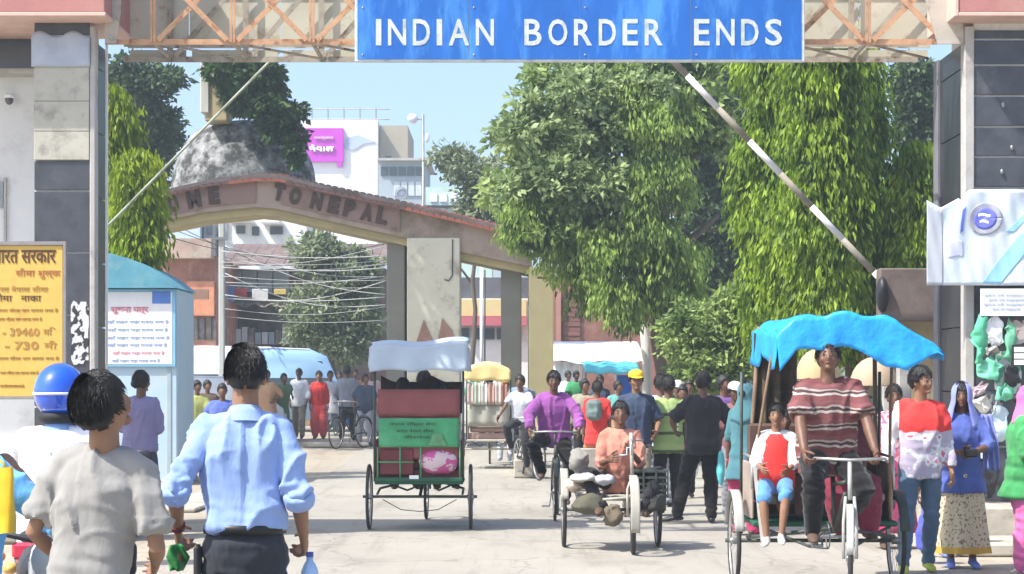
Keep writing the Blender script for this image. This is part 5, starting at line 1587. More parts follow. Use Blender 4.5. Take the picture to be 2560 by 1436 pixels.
bushy('pale_tree', 'thin pale dusty tree in front of the far roofs left of the big tree', 1180, 56, [E(1180, 420, 56, 80, 40), E(1130, 385, 56, 40, 25), E(1220, 480, 56, 70, 60), E(1100, 400, 56, 30, 20), E(1200, 540, 56, 60, 40)], 6500, L_pale, 35, 480, .30, (.12, .2), r0=.09, per=20)
bushy('dusty_tree', 'dusty grey green tree under the welcome gate arch', 830, 58, [E(800, 640, 58, 70, 55), E(870, 690, 58, 80, 70), E(800, 770, 58, 85, 70), E(900, 800, 58, 60, 80), E(850, 860, 58, 80, 50), E(765, 830, 58, 40, 40)], 15000, L_pale, 36, 640, .32, (.14, .24), r0=.14)
# creeper over the dome and its pillar
rg = np.random.default_rng(41)
t = thing('creeper', 'green creeper hanging over the pillar and dome behind the gate', 'creeper', (PX(640, 46.6), 46.6, 5.0))
crown(t, L_ivy, *round_leaves(rg, [E(610, 190, 46.8, 60, 45, .5), E(650, 250, 46.8, 60, 50, .5), E(700, 290, 46.8, 50, 50, .5), E(590, 240, 46.8, 30, 40, .4), E(560, 180, 46.8, 50, 25, .4), E(665, 180, 46.8, 40, 40, .5), E(700, 330, 46.8, 50, 16, .4), E(742, 370, 46.8, 14, 50, .4)], 9000, .22, 26, (.12, .22), .6, .5), rg, 'foliage')
# far grove seen at the horizon between the trunks
rg = np.random.default_rng(42)
# large spreading tree left of the gate, above the frame, that shades the gate beam
rg = np.random.default_rng(43)
t = thing('rain_tree', 'spreading rain tree left of the welcome gate whose branches shade its beam', 'tree', (-13.5, 40.5, gz(40)))
trunk(t, m_bark, (-13.5, 40.5, gz(40)), (-11.5, 41, 10.0), .5, .25, [(.6, 2.5, .3, 4.0, .2), (.75, 4.0, .6, 3.0, .2), (.9, -2.5, .2, 2.5, .2), (.85, 6.5, .2, 2.6, .16)], seed=9, wob=.3)
crown(t, L_mid, *round_leaves(rg, [(-11, 41.5, 12.3, 3.2, 2.4, 1.2), (-8, 41.7, 12.5, 3.0, 2.2, 1.1), (-5.2, 41.9, 12.2, 2.2, 1.8, .9), (-14, 41, 12.0, 3, 2.4, 1.4)], 16000, .6, 30, (.2, .34), .55), rg)
t = thing('tree_belt', 'dark belt of far trees closing the view behind the market', 'trees', (0, 130, 0)); t['kind'] = 'stuff'
P, D, L, W = round_leaves(rg, [(x, 130+rg.uniform(-5, 5), rg.uniform(2, 4.5), 5, 4, rg.uniform(3, 6)) for x in range(-60, 62, 5)], 20000, 1.0, 30, (.5, .9), .6)
crown(t, L_pale, P, D, L, W, rg, 'foliage')
# two pale painted trunks in the market
for lab, px_, Yp, py_, r in (('short pale peeling tree trunk under the drooping branches', 1615, 40, 800, .11), ('slim pale trunk beside the yellow capped man', 1704, 38.6, 850, .085)):
    t = thing('tree_trunk', lab, 'tree trunk', (PX(px_, Yp), Yp, gz(Yp)))
    b = MB(); b.tube([(PX(px_, Yp), Yp, gz(Yp)), (PX(px_+3, Yp), Yp, PZ((py_+1050)/2, Yp)), (PX(px_-6, Yp), Yp, PZ(py_, Yp))], [r, r*.85, r*.75], 12); relief(b, .02, 6)
    b.build('bark', m_barkpale, t, True, local=False)

# ================================================================ BANNER AND GOODS ON THE RIGHT TOWER
YN = 19.78
bn = thing('cloth_banner', 'pale blue and white cloth banner with a round blue emblem hung across the right pillar', 'banner', (PX(2440, YN), YN, PZ(715, YN)))
m_ban = mat('banner_white', (.66, .74, .80), .8, .06, 1.2, .2, 30, trans=.12)
m_banb = mat('banner_sky', (.30, .58, .82), .8, .15, 1.2, .2, 30)
X0, X1 = PX(2317, YN), PX(2640, YN)
def ban_pt(u, v, off=0.0):
    x = X0+(X1-X0)*u
    px_ = 2317+323*u
    top = 494+26*max(0, 1-abs(px_-2352)/48) if px_ < 2400 else max(474, 505-(px_-2400)*1.4)
    if px_ < 2330: top = min(top, 506)
    zt_, zb_ = PZ(top, YN), PZ(714, YN)
    z = zb_+(zt_-zb_)*v
    y = YN-(.022*sin(u*9+v*2.5)+.012*sin(u*21-v*6)*(.3+v)-.016*sin((u*1.6+v)*7))*min(1, .15+u*3)-.004*sin(u*60+v*9)
    return V((x, y-off, z))
b = MB(); b.sheet(lambda u, v: ban_pt(u, v), 60, 24, .004); b.build('cloth', m_ban, bn, True, local=False)
def band(u0, u1, s, v0, v1, nm, m):
    b = MB(); b.sheet(lambda u, v: ban_pt(u0+(u1-u0)*u+s*(v), v0+(v1-v0)*v, .006), 16, 20, .002); b.build(nm, m, bn, True, local=False)
band(.42, .58, .30, .02, .55, 'sky_band', m_banb)
band(.60, .66, .28, .55, .90, 'sky_band', m_banb)
band(.0, .12, .0, .0, .97, 'grey_edge_band', mat('banner_grey', (.44, .47, .52), .8, .1, 2, .2))
band(.16, .28, .0, .34, .52, 'lilac_patch', mat('banner_lilac', (.52, .54, .76), .8, .1, 2, .2))
band(.26, .285, .02, .62, .86, 'blue_stroke', mat('banner_blue', (.10, .16, .55), .7, .1, 5, 0))
cxp, cyp = 2463, 547
def disc(rp, off, m, nm, r_in=0):
    b = MB()
    uc, vc = (cxp-2317)/323, (714-cyp)/(714-474)
    ru, rv = rp/323, rp/240
    b.sheet(lambda u, v: ban_pt(uc+cos(u*2*pi)*ru*(r_in+(1-r_in)*v), min(.99, vc+sin(u*2*pi)*rv*(r_in+(1-r_in)*v)), off), 36, 4, .002); b.build(nm, m, bn, True, local=False)
disc(40, .010, mat('emblem_grey', (.36, .37, .44), .7, .25, 6, 0), 'emblem_ring', .6)
disc(27, .012, mat('emblem_blue', (.14, .16, .58), .7, .15, 6, 0), 'emblem_disc')
for dy, wd in ((-8, 18), (8, 13)):
    uc, vc = (cxp-2-2317)/323, (714-(cyp+dy))/(240)
    b = MB(); b.sheet(lambda u, v: ban_pt(uc+(u-.5)*wd*2/323*.8, vc+(v-.5)*7/240+.008*sin(u*5), .015), 10, 3, .002); b.build('emblem_stroke', m_white, bn, True, local=False)

YG2 = 19.75
nt_ = thing('wall_notice', 'large white paper notice on the right tower under the banner', 'notice', (PX(2520, YG2), YG2, PZ(790, YG2)))
b = MB(); b.box(PX(2452, YG2), PX(2600, YG2), YG2, YG2+.02, PZ(790, YG2), PZ(722, YG2)); b.build('sheet', m_white, nt_, local=False)
for k, (wd, yy) in enumerate(((110, 738), (90, 750), (112, 761), (70, 773))):
    put_text('सूचना सबै यात्रुहरूलाई', PX(2515, YG2), YG2-.005, PZ(yy, YG2), nt_, pb, width=wd*YG2/F, height=7*YG2/F, ext=.001)
torn('torn white poster under the notice on the right tower', 2450, 2490, 800, 860, 19.94, print_mat('poster_white', (.66, .66, .66), (.25, .35, .32), 20, .60), 11)
torn('green and white torn poster in the middle of the right tower wall', 2484, 2556, 876, 985, 19.945, print_mat('poster_green', (.60, .64, .62), (.12, .42, .28), 9, .50), 12)
torn('grey torn poster low on the right tower behind the pale bundle', 2446, 2510, 985, 1110, 19.945, print_mat('poster_grey', (.34, .34, .35), (.10, .10, .10), 12, .53), 13)
torn('pinkish torn poster at the right edge beside the cards', 2520, 2590, 800, 862, 19.94, print_mat('poster_pink', (.55, .48, .46), (.30, .16, .16), 16, .58), 14)
rs = random.Random(5)
goods = [('green_plastic_bag', 'tall thin green plastic bag hanging at the corner of the right tower', 2462, 850, 16, 55, (.10, .48, .28), 1.0),
         ('white_plastic_bag', 'white plastic bag hanging between two green ones on the right tower', 2500, 830, 18, 42, (.78, .78, .80), 1.0),
         ('green_plastic_bag', 'green plastic bag hanging right of the white one under the paper notice', 2540, 860, 13, 55, (.16, .46, .28), 1.0),
         ('grey_pouch', 'round grey pouch hanging in the middle of the plastic bags', 2492, 880, 16, 16, (.34, .31, .31), 1.0),
         ('green_plastic_bag', 'wide crumpled green plastic bag below the grey pouch', 2490, 925, 30, 24, (.16, .52, .34), 1.0),
         ('green_plastic_bag', 'lowest green plastic bag near the pink headscarf', 2525, 985, 26, 22, (.16, .50, .32), 1.0),
         ('white_plastic_bag', 'dirty white sack hanging low beside the blue headscarf woman', 2468, 1010, 20, 20, (.62, .60, .54), 1.0),
         ('pale_blue_bundle', 'pale blue and white bundle above the green shawl', 2510, 1060, 26, 42, (.50, .62, .68), 1.0),
         ('black_bag', 'black bag hanging beside the white cards', 2540, 935, 22, 24, (.03, .03, .035), 1.0),
         ('white_plastic_bag', 'small white bag low on the right tower above the plinth', 2474, 1130, 17, 16, (.72, .72, .70), 1.0),
         ('pinkish_pouch', 'pinkish grey pouch left of the lower green bags', 2462, 975, 16, 14, (.40, .30, .32), 1.0),
         ('black_bag', 'large dark sack leaning at the foot of the right tower', 2476, 1190, 34, 60, (.04, .04, .045), 1.0)]
for nm, lab, px_, py_, rw, rh, c, _ in goods:
    s = 19.6/F
    b = MB(); b.ell((0, 0, 0), (rw*s*1.1, .028, rh*s*1.1), 26, 18)
    b.tube([(-.02, 0, rh*s*.8), (0, .02, rh*s+.05), (.02, 0, rh*s*.8)], .006, 6)
    for i, p in enumerate(b.v):
        b.v[i] = p+noise.noise_vector(p*9+V((px_, py_, 0)))*.06+noise.noise_vector(p*22+V((px_, 0, 0)))*.028
    o = b.build(nm, mat('goods_'+''.join(str(int(q*99)) for q in c), c, .5, .12, 6, .4, 25), smooth=True, loc=(0, 0, 0))
    o.location = (PX(px_, 19.6), 19.80, PZ(py_, 19.6)); tag(o, lab, 'bag')
t = thing('card_rack', 'rack of three small white cards hanging at the right edge', 'card rack', (PX(2552, 19.6), 19.7, PZ(910, 19.6)))
for k in range(3):
    b = MB(); b.box(PX(2540, 19.6), PX(2575, 19.6), 19.66, 19.675, PZ(868+16*k+13, 19.6), PZ(868+16*k, 19.6), bev=.003); b.build('card', m_white, t, local=False)
b = MB(); b.box(PX(2536, 19.6), PX(2579, 19.6), 19.68, 19.70, PZ(916, 19.6), PZ(862, 19.6)); b.build('backing', m_black, t, local=False)
# ================================================================ WHEELED THINGS
def wheel(parent, c, R, m_t=None, steer=0.0, spokes=28, tyre=.018, nm='wheel', hub_w=.06, mudguard=None):
    """wheel in the YZ plane (turned about Z by steer); tyre, rim, spokes and hub are its sub-parts"""
    w_ = MB(); w_.torus((0, 0, 0), R-tyre, tyre, 'X', 44, 8)
    M = Matrix.Rotation(steer, 4, 'Z')
    w_.xf(M); o = w_.build(nm, m_t or m_rubber, parent, True); o.location = c
    r = MB(); r.torus((0, 0, 0), R-tyre*2.3, tyre*.62, 'X', 44, 6); r.xf(M); q = r.build('rim', M_RIM, o, True)
    s = MB()
    for k in range(spokes):
        a = 2*pi*k/spokes; sx = hub_w*.4*(1 if k % 2 else -1); b_ = a+.5*(1 if (k//2) % 2 else -1)
        s.tube([(sx, cos(b_)*.022, sin(b_)*.022), (0, cos(a)*(R-tyre*2.6), sin(a)*(R-tyre*2.6))], .0016, 4, False)
    s.xf(M); s.build('spokes', M_RIM, o)
    h = MB(); h.tube([(-hub_w/2, 0, 0), (-hub_w*.3, 0, 0), (hub_w*.3, 0, 0), (hub_w/2, 0, 0)], [.02, .03, .03, .02], 12); h.xf(M); h.build('hub', m_steel, o, True)
    return o
M_RIM = mat('worn_chrome', (.42, .41, .39), .4, .2, 8, .1, metal=.6)
m_green = mat('rickshaw_green', (.06, .33, .14), .6, .12, 4, .1, col2=(.10, .40, .20), c2amt=.3)
m_dkgreen = mat('dark_green_paint', (.015, .09, .05), .55, .2, 6, .1)
m_maroon = mat('maroon_rexine', (.15, .03, .035), .6, .2, 4, .15)
m_maroon2 = mat('faded_maroon_cloth', (.24, .075, .075), .8, .15, 4, .2)
m_tarpgrey = mat('pale_grey_blue_tarp', (.42, .50, .58), .6, .10, 3, .2)
m_bluetarp = mat('bright_blue_tarp', (.02, .36, .80), .5, .14, 4, .6, 9, dist=.03, trans=.12, spec=.5)
m_yelltarp = mat('yellow_canopy', (.78, .60, .26), .7, .08, 3, .1)
m_frame = mat('dark_frame_steel', (.055, .065, .055), .5, .3, 9, .1)

def cycle_base(root, wb=1.6, R=.355, track=1.07, steer=0.0, mf=m_frame, pale=None, bar_z=1.06):
    """rear axle at the origin, front wheel towards +Y"""
    for s in (-1, 1): wheel(root, (s*track/2, 0, R), R, hub_w=.08)
    wheel(root, (0, wb, R), R, steer=steer)
    a = MB(); a.cyl((-track/2-.07, 0, R), (track/2+.07, 0, R), .016, 10); a.build('axle', mf, root, True)
    f = MB()
    f.tube([(0, .0, R), (0, .55, .46), (0, .95, .50)], .018, 8)
    f.tube([(0, .95, .50), (0, .86, .90)], .018, 8)
    f.tube([(0, .95, .50), (0, wb-.20, .80)], .018, 8); f.tube([(0, .87, .84), (0, wb-.22, .88)], .016, 8)
    f.tube([(-track*.42, .0, R+.03), (-track*.42, .45, .42), (0, .95, .52)], .014, 8); f.tube([(track*.42, 0, R+.03), (track*.42, .45, .42), (0, .95, .52)], .014, 8)
    f.build('frame', mf, root, True)
    fk = MB(); Mz = Matrix.Translation(V((0, wb, 0))) @ Matrix.Rotation(steer, 4, 'Z') @ Matrix.Translation(V((0, -wb, 0)))
    for s in (-1, 1):
        fk.tube([(s*.045, wb, R), (s*.045, wb-.08, R*1.7), (s*.03, wb-.17, .78)], .012, 8)
    fk.tube([(0, wb-.16, .76), (0, wb-.24, bar_z)], .016, 8)
    fk.xf(Mz); fk.build('fork', pale or mf, root, True)
    hb_ = MB(); hb_.tube([(-.27, wb-.42, bar_z-.01), (-.25, wb-.28, bar_z+.02), (0, wb-.23, bar_z+.01), (.25, wb-.28, bar_z+.02), (.27, wb-.42, bar_z-.01)], .011, 8)
    hb_.xf(Mz); hb_.build('handlebar', M_RIM, root, True)
    mg = MB(); n = 14
    mg.sheet(lambda u, v: ((v-.5)*.052*(1 if 0 < u < 1 else .6), wb+cos(pi*.05+u*pi*.62)*(R+.03)*-1*-1, R+sin(pi*.05+u*pi*.62)*(R+.03)), n, 4, .004)
    mg.xf(Mz); mg.build('mudguard', pale or mf, root, True)
    sd = MB(); sd.ell((0, .84, .93), (.075, .13, .03), 12, 8); sd.build('saddle', m_black, root, True)
    pd = MB(); pd.cyl((-.10, .95, .46), (.10, .95, .46), .012, 8); pd.torus((.05, .95, .46), .09, .006, 'X', 20, 5)
    pd.tube([(.10, .95, .46), (.11, 1.08, .40)], .008, 6); pd.tube([(-.10, .95, .46), (-.11, .82, .52)], .008, 6)
    pd.build('crank_set', m_steel, root)
    for q_ in ((.11, .19, 1.05, 1.12, .39, .41), (-.19, -.11, .79, .86, .51, .53)):
        pd = MB(); pd.box(*q_); pd.build('pedal', m_steel, root)
    ch = MB(); ch.bar((.055, .95, .55), (.055, .02, R+.05), .006, .012); ch.bar((.055, .95, .37), (.055, .02, R-.05), .006, .012); ch.build('chain', m_black, root)

def body_rick(root, w=.95, m_back=m_maroon2, m_side=m_maroon, m_low=m_dkgreen, top_z=1.60, seat_z=.76, m_strip=None):
    hw = w/2
    b = MB(); b.box(-hw, hw, -.28, .52, .50, .54, bev=.01); b.build('floor_board', m_low, root)
    b = MB(); b.box(-hw+.06, hw-.06, -.16, .34, seat_z-.10, seat_z, bev=.03); b.build('seat', m_side, root)
    b = MB(); b.box(-hw+.04, hw-.04, -.235, -.17, seat_z+.01, top_z-.28, bev=.02); b.build('backrest', m_back, root)
    b = MB(); b.box(-hw+.03, hw-.03, -.18, -.14, .545, seat_z-.11, bev=.005); b.build('seat_box', m_side, root)
    for s in (-1, 1):
        b = MB(); b.box(s*(hw-.03), s*(hw-.005), -.22, .34, .545, seat_z+.22, bev=.008); b.build('side_panel', m_side, root)
        b = MB(); b.tube([(s*(hw-.01), .40, seat_z+.02), (s*(hw-.01), .36, seat_z+.26), (s*(hw-.01), -.15, seat_z+.27)], .013, 8); b.build('arm_rail', M_RIM, root, True)
        b = MB(); b.tube([(s*(hw-.0), -.26, .53), (s*(hw+.0), -.26, 1.22), (s*(hw-.0), -.24, top_z+.13)], .013, 8); b.build('upright_rail', m_frame, root, True)
        b = MB(); b.tube([(s*(hw-.05), .46, .5), (s*.18, .80, .38), (s*.12, .9, .40)], .012, 8); b.build('foot_rail', m_frame, root, True)

# --- rickshaw seen from behind, centre
Yr = 21.7
rk = thing('cycle_rickshaw', 'cycle rickshaw seen from behind with green hanging panel and pale canopy', 'rickshaw', (PX(1050, Yr), Yr, 0))
cycle_base(rk, track=1.10)
body_rick(rk)
b = MB()
def can(u, v):
    x = -.52+1.04*u+(.02*sin(v*9)); y = -.36+1.0*v
    z = 1.95+.08*sin(pi*(v*.8+.1))+.018*sin(u*9)+.05*u
    return (x, y, z)
b.sheet(can, 24, 16, .008)
def back_flap(u, v): return (-.525+1.05*u, -.365-.02*sin(u*18)*(1-v)-.03*(1-v), 1.70+.03*abs(sin(u*7))*(1-v)+(.270+.05*u+.018*sin(u*9))*v)
b.sheet(back_flap, 26, 8, .008)
for s in (-1, 1):
    b.sheet(lambda u, v: (s*(.52+.02*sin(u*14)*(1-v)), -.36+1.0*u, 1.74+.03*sin(u*11)*(1-v)+(.235)*v), 20, 6, -.008*s)
b.build('canopy', m_tarpgrey, rk, True)
b = MB(); b.sheet(lambda u, v: (-.43+.86*u, -.275-.012*sin(u*15+v*2), .90+.31*v), 24, 8, .006); b.build('green_panel', m_green, rk, True)
for k, (tx, wd, hh) in enumerate((('नेपाल रिक्सा सेवा', .50, .045), ('भारत नेपाल सीमा', .40, .04), ('वीरगंज', .28, .035))):
    o = put_text(tx, rk.location.x-.06+.02*k, Yr-.305, 1.145-.068*k, rk, mat('black_print', (.02, .03, .02), .7, .1, 9, 0), width=wd, height=hh, ext=.001, bold=.002)
b = MB(); b.prism([(.10, .92), (.30, .92), (.24, 1.04), (.16, 1.05)], -.300, -.296); b.build('printed_emblem', mat('green_print', (.12, .30, .14), .7, .2, 9, 0), rk)
b = MB(); b.box(-.47, .47, -.300, -.255, .53, .575, bev=.008); b.build('rear_bar', m_dkgreen, rk)
b = MB()
for x in (-.44, -.20, .02, .44): b.tube([(x, -.285, .575), (x, -.285, .90)], .008, 6)
b.tube([(-.45, -.29, .74), (-.05, -.29, .74)], .008, 6); b.build('rear_rack', m_green, rk, True)
b = MB(); b.box(-.10, .0, -.305, -.3005, .56, .60); b.build('number_plate', m_white, rk)
b = MB(); b.box(-.42, -.06, -.25, -.2, .60, .88, bev=.01); b.build('rear_board', m_maroon, rk)
b = MB(); b.sheet(lambda u, v: (-.45+.90*u, .40+.02*sin(u*11), 1.25+.42*v-.10*(v > .99)*abs(sin(u*5))), 24, 6, .008); b.build('front_dark_fill', mat('black_brown_fill', (.035, .02, .018), .9, .3, 4, .3), rk, True)  # added dark sheet, closes the view to keep the canopy interior dark
b = MB(); b.sheet(lambda u, v: (-.44+.88*u, -.255+.01*sin(u*9), 1.23+.29*v), 12, 5, .01); b.build('back_cloth', m_maroon2, rk, True)
b = MB(); b.tube([(-.40, -.1, .33), (-.2, -.1, .22), (0, -.1, .20), (.2, -.1, .22), (.40, -.1, .33)], .005, 6); b.build('hanging_wire', m_black, rk, True)
b = MB(); b.ell((.21, -.20, .74), (.21, .10, .14), 18, 12); relief(b, .03, 7)
b = tag(b.build('pink_bag', print_mat('pink_print', (.55, .10, .28), (.62, .50, .52), 9, .52), smooth=True, loc=(0, 0, 0)), 'pink and white plastic bag stowed behind the rickshaw seat', 'bag')
b.location = (rk.location.x, Yr-.0, .0)

# --- blue tarp rickshaw facing the camera, right
Yr2 = 15.7
rb = thing('cycle_rickshaw', 'cycle rickshaw facing forward under a bright blue tarp canopy', 'rickshaw', (2.38, Yr2, 0), pi)
m_pale = mat('pale_grey_paint', (.36, .36, .335), .5, .12, 8, .1)
cycle_base(rb, wb=1.62, track=1.27, steer=-.16, mf=m_frame, pale=m_pale, bar_z=1.03)
body_rick(rb, w=1.10, m_back=mat('brown_rexine', (.10, .06, .045), .7, .2, 4, .2), m_side=mat('beige_side_board', (.34, .28, .23), .8, .2, 5, .2), top_z=1.55)
for s in (-1, 1):      # arching mudguards
    b = MB(); b.sheet(lambda u, v: (s*.635+(v-.5)*.075, cos(pi*.08+u*pi*.84)*.40, .355+sin(pi*.08+u*pi*.84)*.40), 20, 4, .005); b.build('mudguard', (m_pale if s > 0 else m_frame), rb, True)
    b = MB(); b.tube([(s*.50, .44, .48), (s*.50, .46, 1.2), (s*.44-.05, .62, 2.0)], .012, 8); b.build('canopy_post', mat('bamboo_brown', (.20, .13, .08), .8, .3, 8, .3), rb, True)
    b = MB(); b.tube([(s*.52, -.24, .5), (s*.46-.06, -.30, 2.04)], .018, 8); b.build('canopy_post', mat('bamboo_brown', (.20, .13, .08)), rb, True)
    if s > 0:
        b = MB(); b.bar((s*.50, .36, .98), (s*.48, .72, .40), .07, .03); b.build('side_plank', m_pale, rb)
b = MB()
# tarp: front edge sags towards the right of the picture (local -x)
def tarp(u, v):
    x = .42-1.20*u                        # local +x is picture left
    y = -.55+1.55*v
    z = 2.02+.10*sin(pi*min(1, max(0, u*.8+.16)))-.03*v
    z += -.17*((u-.70)/.30)**1.2 if u > .70 else 0
    z += -.06*max(0, .10-u)/.10
    z += .012*sin(u*23+v*5)+.012*sin(v*17-u*7)
    return V((x, y, z))
b.sheet(tarp, 46, 22, -.006)
def flap(u, v):
    p = tarp(u, 1.0); dz = (.22+.10*u+.09*exp(-((u-.66)/.10)**2)+.06*max(0, 1-u/.10))*(1 if u < .78 else max(.15, 1-(u-.78)/.22))
    return V((p.x+.01*sin(v*5), p.y+.02*v+.012*sin(u*26)*v, p.z-dz*v))
b.sheet(flap, 60, 8, .006)
def flapL(u, v):
    p = tarp(0.0, u); return V((p.x+.015*v+.02*sin(u*15)*v, p.y, p.z-(.24+.05*sin(u*9))*v))
b.sheet(flapL, 24, 6, .006)
def flapR(u, v):
    p = tarp(1.0, u); return V((p.x-.02*v, p.y, p.z-(.06+.03*sin(u*9))*v))
b.sheet(flapR, 24, 4, .006)
for i, p in enumerate(b.v): b.v[i] = p+noise.noise_vector(V((p.x*6, p.y*6, p.z*4)))*.014+noise.noise_vector(V((p.x*17, p.y*17, p.z*9)))*.006
b.build('canopy', m_bluetarp, rb, True)
b = MB(); b.sheet(lambda u, v: (.44-.34*u, -.30-.03*sin(u*19), .95+1.04*v), 26, 8, .008); b.build('back_dark_fill', mat('dark_brown_fill', (.06, .05, .035), .9, .4, 4, .3, col2=(.14, .10, .07), c2amt=.5), rb, True)  # added dark sheet standing in for the dark canopy interior

# --- rickshaw with yellow canopy further back
Yr3 = 36.5
ry = thing('cycle_rickshaw', 'smaller looking cycle rickshaw with yellow canopy carrying cloth bundles', 'rickshaw', (PX(1222, Yr3), Yr3, gz(Yr3)))
cycle_base(ry, track=.98, mf=mat('beige_frame', (.40, .36, .30), .7, .15, 6, .1))
body_rick(ry, w=.80, m_back=mat('dull_beige_panel', (.36, .35, .29), .85, .15, 3, .2), m_side=mat('dusty_pink_board', (.40, .26, .22), .85, .2, 3, .2), m_low=m_kerb, top_z=1.5)
b = MB()
b.sheet(lambda u, v: (-.46+.86*u, -.34+.95*v, 1.78+.16*sin(pi*u)*.9+.03*sin(v*8)), 18, 10, .008)
b.sheet(lambda u, v: (-.46+.86*u, -.345-.02*sin(u*15)*(1-v), 1.60+(.18+.144*sin(pi*u))*v+.015*sin(u*14)*(1-v)), 18, 5, .008); b.build('canopy', m_yelltarp, ry, True)
b = MB(); b.sheet(lambda u, v: (-.38+.74*u, -.29-.02*sin(u*17), .78+.40*v), 20, 4, .008); b.build('rear_sheet', mat('dull_beige_panel', (.36, .35, .29)), ry, True)
for k, (x, c) in enumerate(((-.33, (.55, .42, .38)), (-.20, (.50, .52, .44)), (-.08, (.62, .60, .54)), (.05, (.48, .30, .24)), (.17, (.60, .52, .44)), (.28, (.36, .18, .14)))):
    b = MB(); b.sheet(lambda u, v: ((u-.5)*.11, -.012*sin(u*8), .42*v*(1-.1*u)), 8, 5, .01)
    o = b.build('hanging_cloth', mat('hung_cloth_'+'abcdef'[k], c, .9, .15, 5, .2), smooth=True, loc=(0, 0, 0)); o.location = (ry.location.x+x, Yr3-.33, 1.17+gz(Yr3))
    tag(o, ('dusty pink', 'pale green grey', 'cream', 'rust brown', 'light beige', 'dark red brown')[k]+' cloth hanging under the yellow rickshaw canopy', 'cloth', 'cloths hanging under the yellow canopy')

# ---------------------------------------------------------------- bicycle
def bicycle(label, X, Y, rz, m=m_frame, steer=0.0, group=None, R=.34):
    t = thing('bicycle', label, 'bicycle', (X, Y, gz(Y)), rz, group)
    wb = 1.08
    wheel(t, (0, 0, R), R, spokes=24, tyre=.016); wheel(t, (0, wb, R), R, spokes=24, tyre=.016, steer=steer)
    f = MB()
    bbk = V((0, .44, .29)); st = V((0, .30, .80)); hd = V((0, .86, .86)); hd2 = V((0, .90, .72))
    for a, c, r in ((bbk, st, .015), (bbk, hd2, .016), (st, hd, .014), ((.04, 0, R), bbk, .010), ((-.04, 0, R), bbk, .010), ((.04, 0, R), st, .008), ((-.04, 0, R), st, .008), (hd, hd2, .019)): f.tube([a, c], r, 8)
    f.build('frame', m, t, True)
    M = Matrix.Translation(V((0, wb-.12, 0))) @ Matrix.Rotation(steer, 4, 'Z') @ Matrix.Translation(V((0, -wb+.12, 0)))
    k = MB()
    for s in (-1, 1): k.tube([(s*.045, wb, R), (s*.04, wb-.10, .62), (s*.02, .92, .72)], .010, 8)
    k.tube([(0, .85, .86), (0, .82, 1.0)], .013, 8); k.xf(M); k.build('fork', m, t, True)
    h = MB(); h.tube([(-.28, .62, .98), (-.27, .74, 1.01), (-.1, .83, 1.02), (.1, .83, 1.02), (.27, .74, 1.01), (.28, .62, .98)], .011, 8); h.xf(M); h.build('handlebar', M_RIM, t, True)
    s_ = MB(); s_.ell((0, .26, .88), (.075, .13, .03), 12, 8); s_.tube([(0, .30, .80), (0, .27, .88)], .012, 6); s_.build('saddle', m_black, t, True)
    for y, nm in ((0, 'mudguard'), (wb, 'mudguard')):
        g = MB(); g.sheet(lambda u, v: ((v-.5)*.055, y+cos(pi*.15+u*pi*.7)*(R+.025)*(1), R+sin(pi*.15+u*pi*.7)*(R+.025)), 12, 3, .003)
        if y: g.xf(M)
        g.build(nm, m, t, True)
    p = MB(); p.torus((.05, .44, .29), .085, .005, 'X', 20, 5); p.build('chainring', m_steel, t, True)
    p = MB(); p.tube([(-.08, .44, .45), (-.062, .44, .29), (.062, .44, .29), (.08, .44, .13)], .008, 6)
    p.build('crank_set', m_steel, t, True)
    for q_ in ((.08, .17, .40, .48, .12, .14), (-.17, -.08, .40, .48, .44, .46)):
        p = MB(); p.box(*q_); p.build('pedal', m_steel, t)
    return t
bicycle('black bicycle ridden by the man in the purple shirt', PX(1385, 23.2)+.06, 24.1, pi-.05, m_frame, .06)
bicycle('far black bicycle behind the purple shirted cyclist', PX(1298, 33), 33.4, pi+.3, m_black, 0)
bicycle('dark bicycle pushed at the edge of the crowd beside the centre rickshaw', PX(905, 43), 43.5, pi-.5, m_black, .1)

# ---------------------------------------------------------------- low hand tricycle
YT = 19.4
tc = thing('hand_tricycle', 'low three wheeled hand tricycle loaded with sacks facing forward', 'tricycle', (PX(1527, YT), YT, 0), pi)
m_dust = mat('dusty_grey_paint', (.36, .34, .29), .7, .2, 8, .2)
for s in (-1, 1): wheel(tc, (s*.455, 0, .36), .36, hub_w=.07, tyre=.020)
wheel(tc, (-.165, .85, .345), .345, steer=-.05, tyre=.024)
b = MB(); b.cyl((-.50, 0, .36), (.50, 0, .36), .016, 8); b.build('axle', m_frame, tc, True)
b = MB(); b.tube([(-.32, -.25, .46), (-.32, .35, .46), (-.18, .72, .50)], .014, 8); b.tube([(.32, -.25, .46), (.32, .35, .46), (-.14, .72, .52)], .014, 8); b.tube([(-.32, 0, .46), (.32, 0, .46)], .014, 8); b.build('frame', m_dust, tc, True)
b = MB(); b.box(-.34, .34, -.28, .34, .475, .52, bev=.01); b.build('seat_board', m_dust, tc)
b = MB(); b.box(-.34, .34, -.34, -.30, .52, .95, bev=.015); b.build('backrest', m_dust, tc)
b = MB(); b.sheet(lambda u, v: (-.165+(v-.5)*(.085 if u < .75 else .07), .85+cos(-pi*.10+u*pi*.72)*.39, .345+sin(-pi*.10+u*pi*.72)*.39), 20, 6, .006); b.build('mudguard', mat('cream_mudguard', (.36, .34, .29), .6, .1, 6, .1), tc, True)
b = MB(); b.tube([(-.165, .72, .70), (-.16, .62, 1.12)], .018, 8)
for s in (-1, 1): b.tube([(-.165+s*.05, .85, .345), (-.165+s*.05, .80, .6), (-.165, .72, .72)], .012, 8)
b.build('fork', m_dust, tc, True)
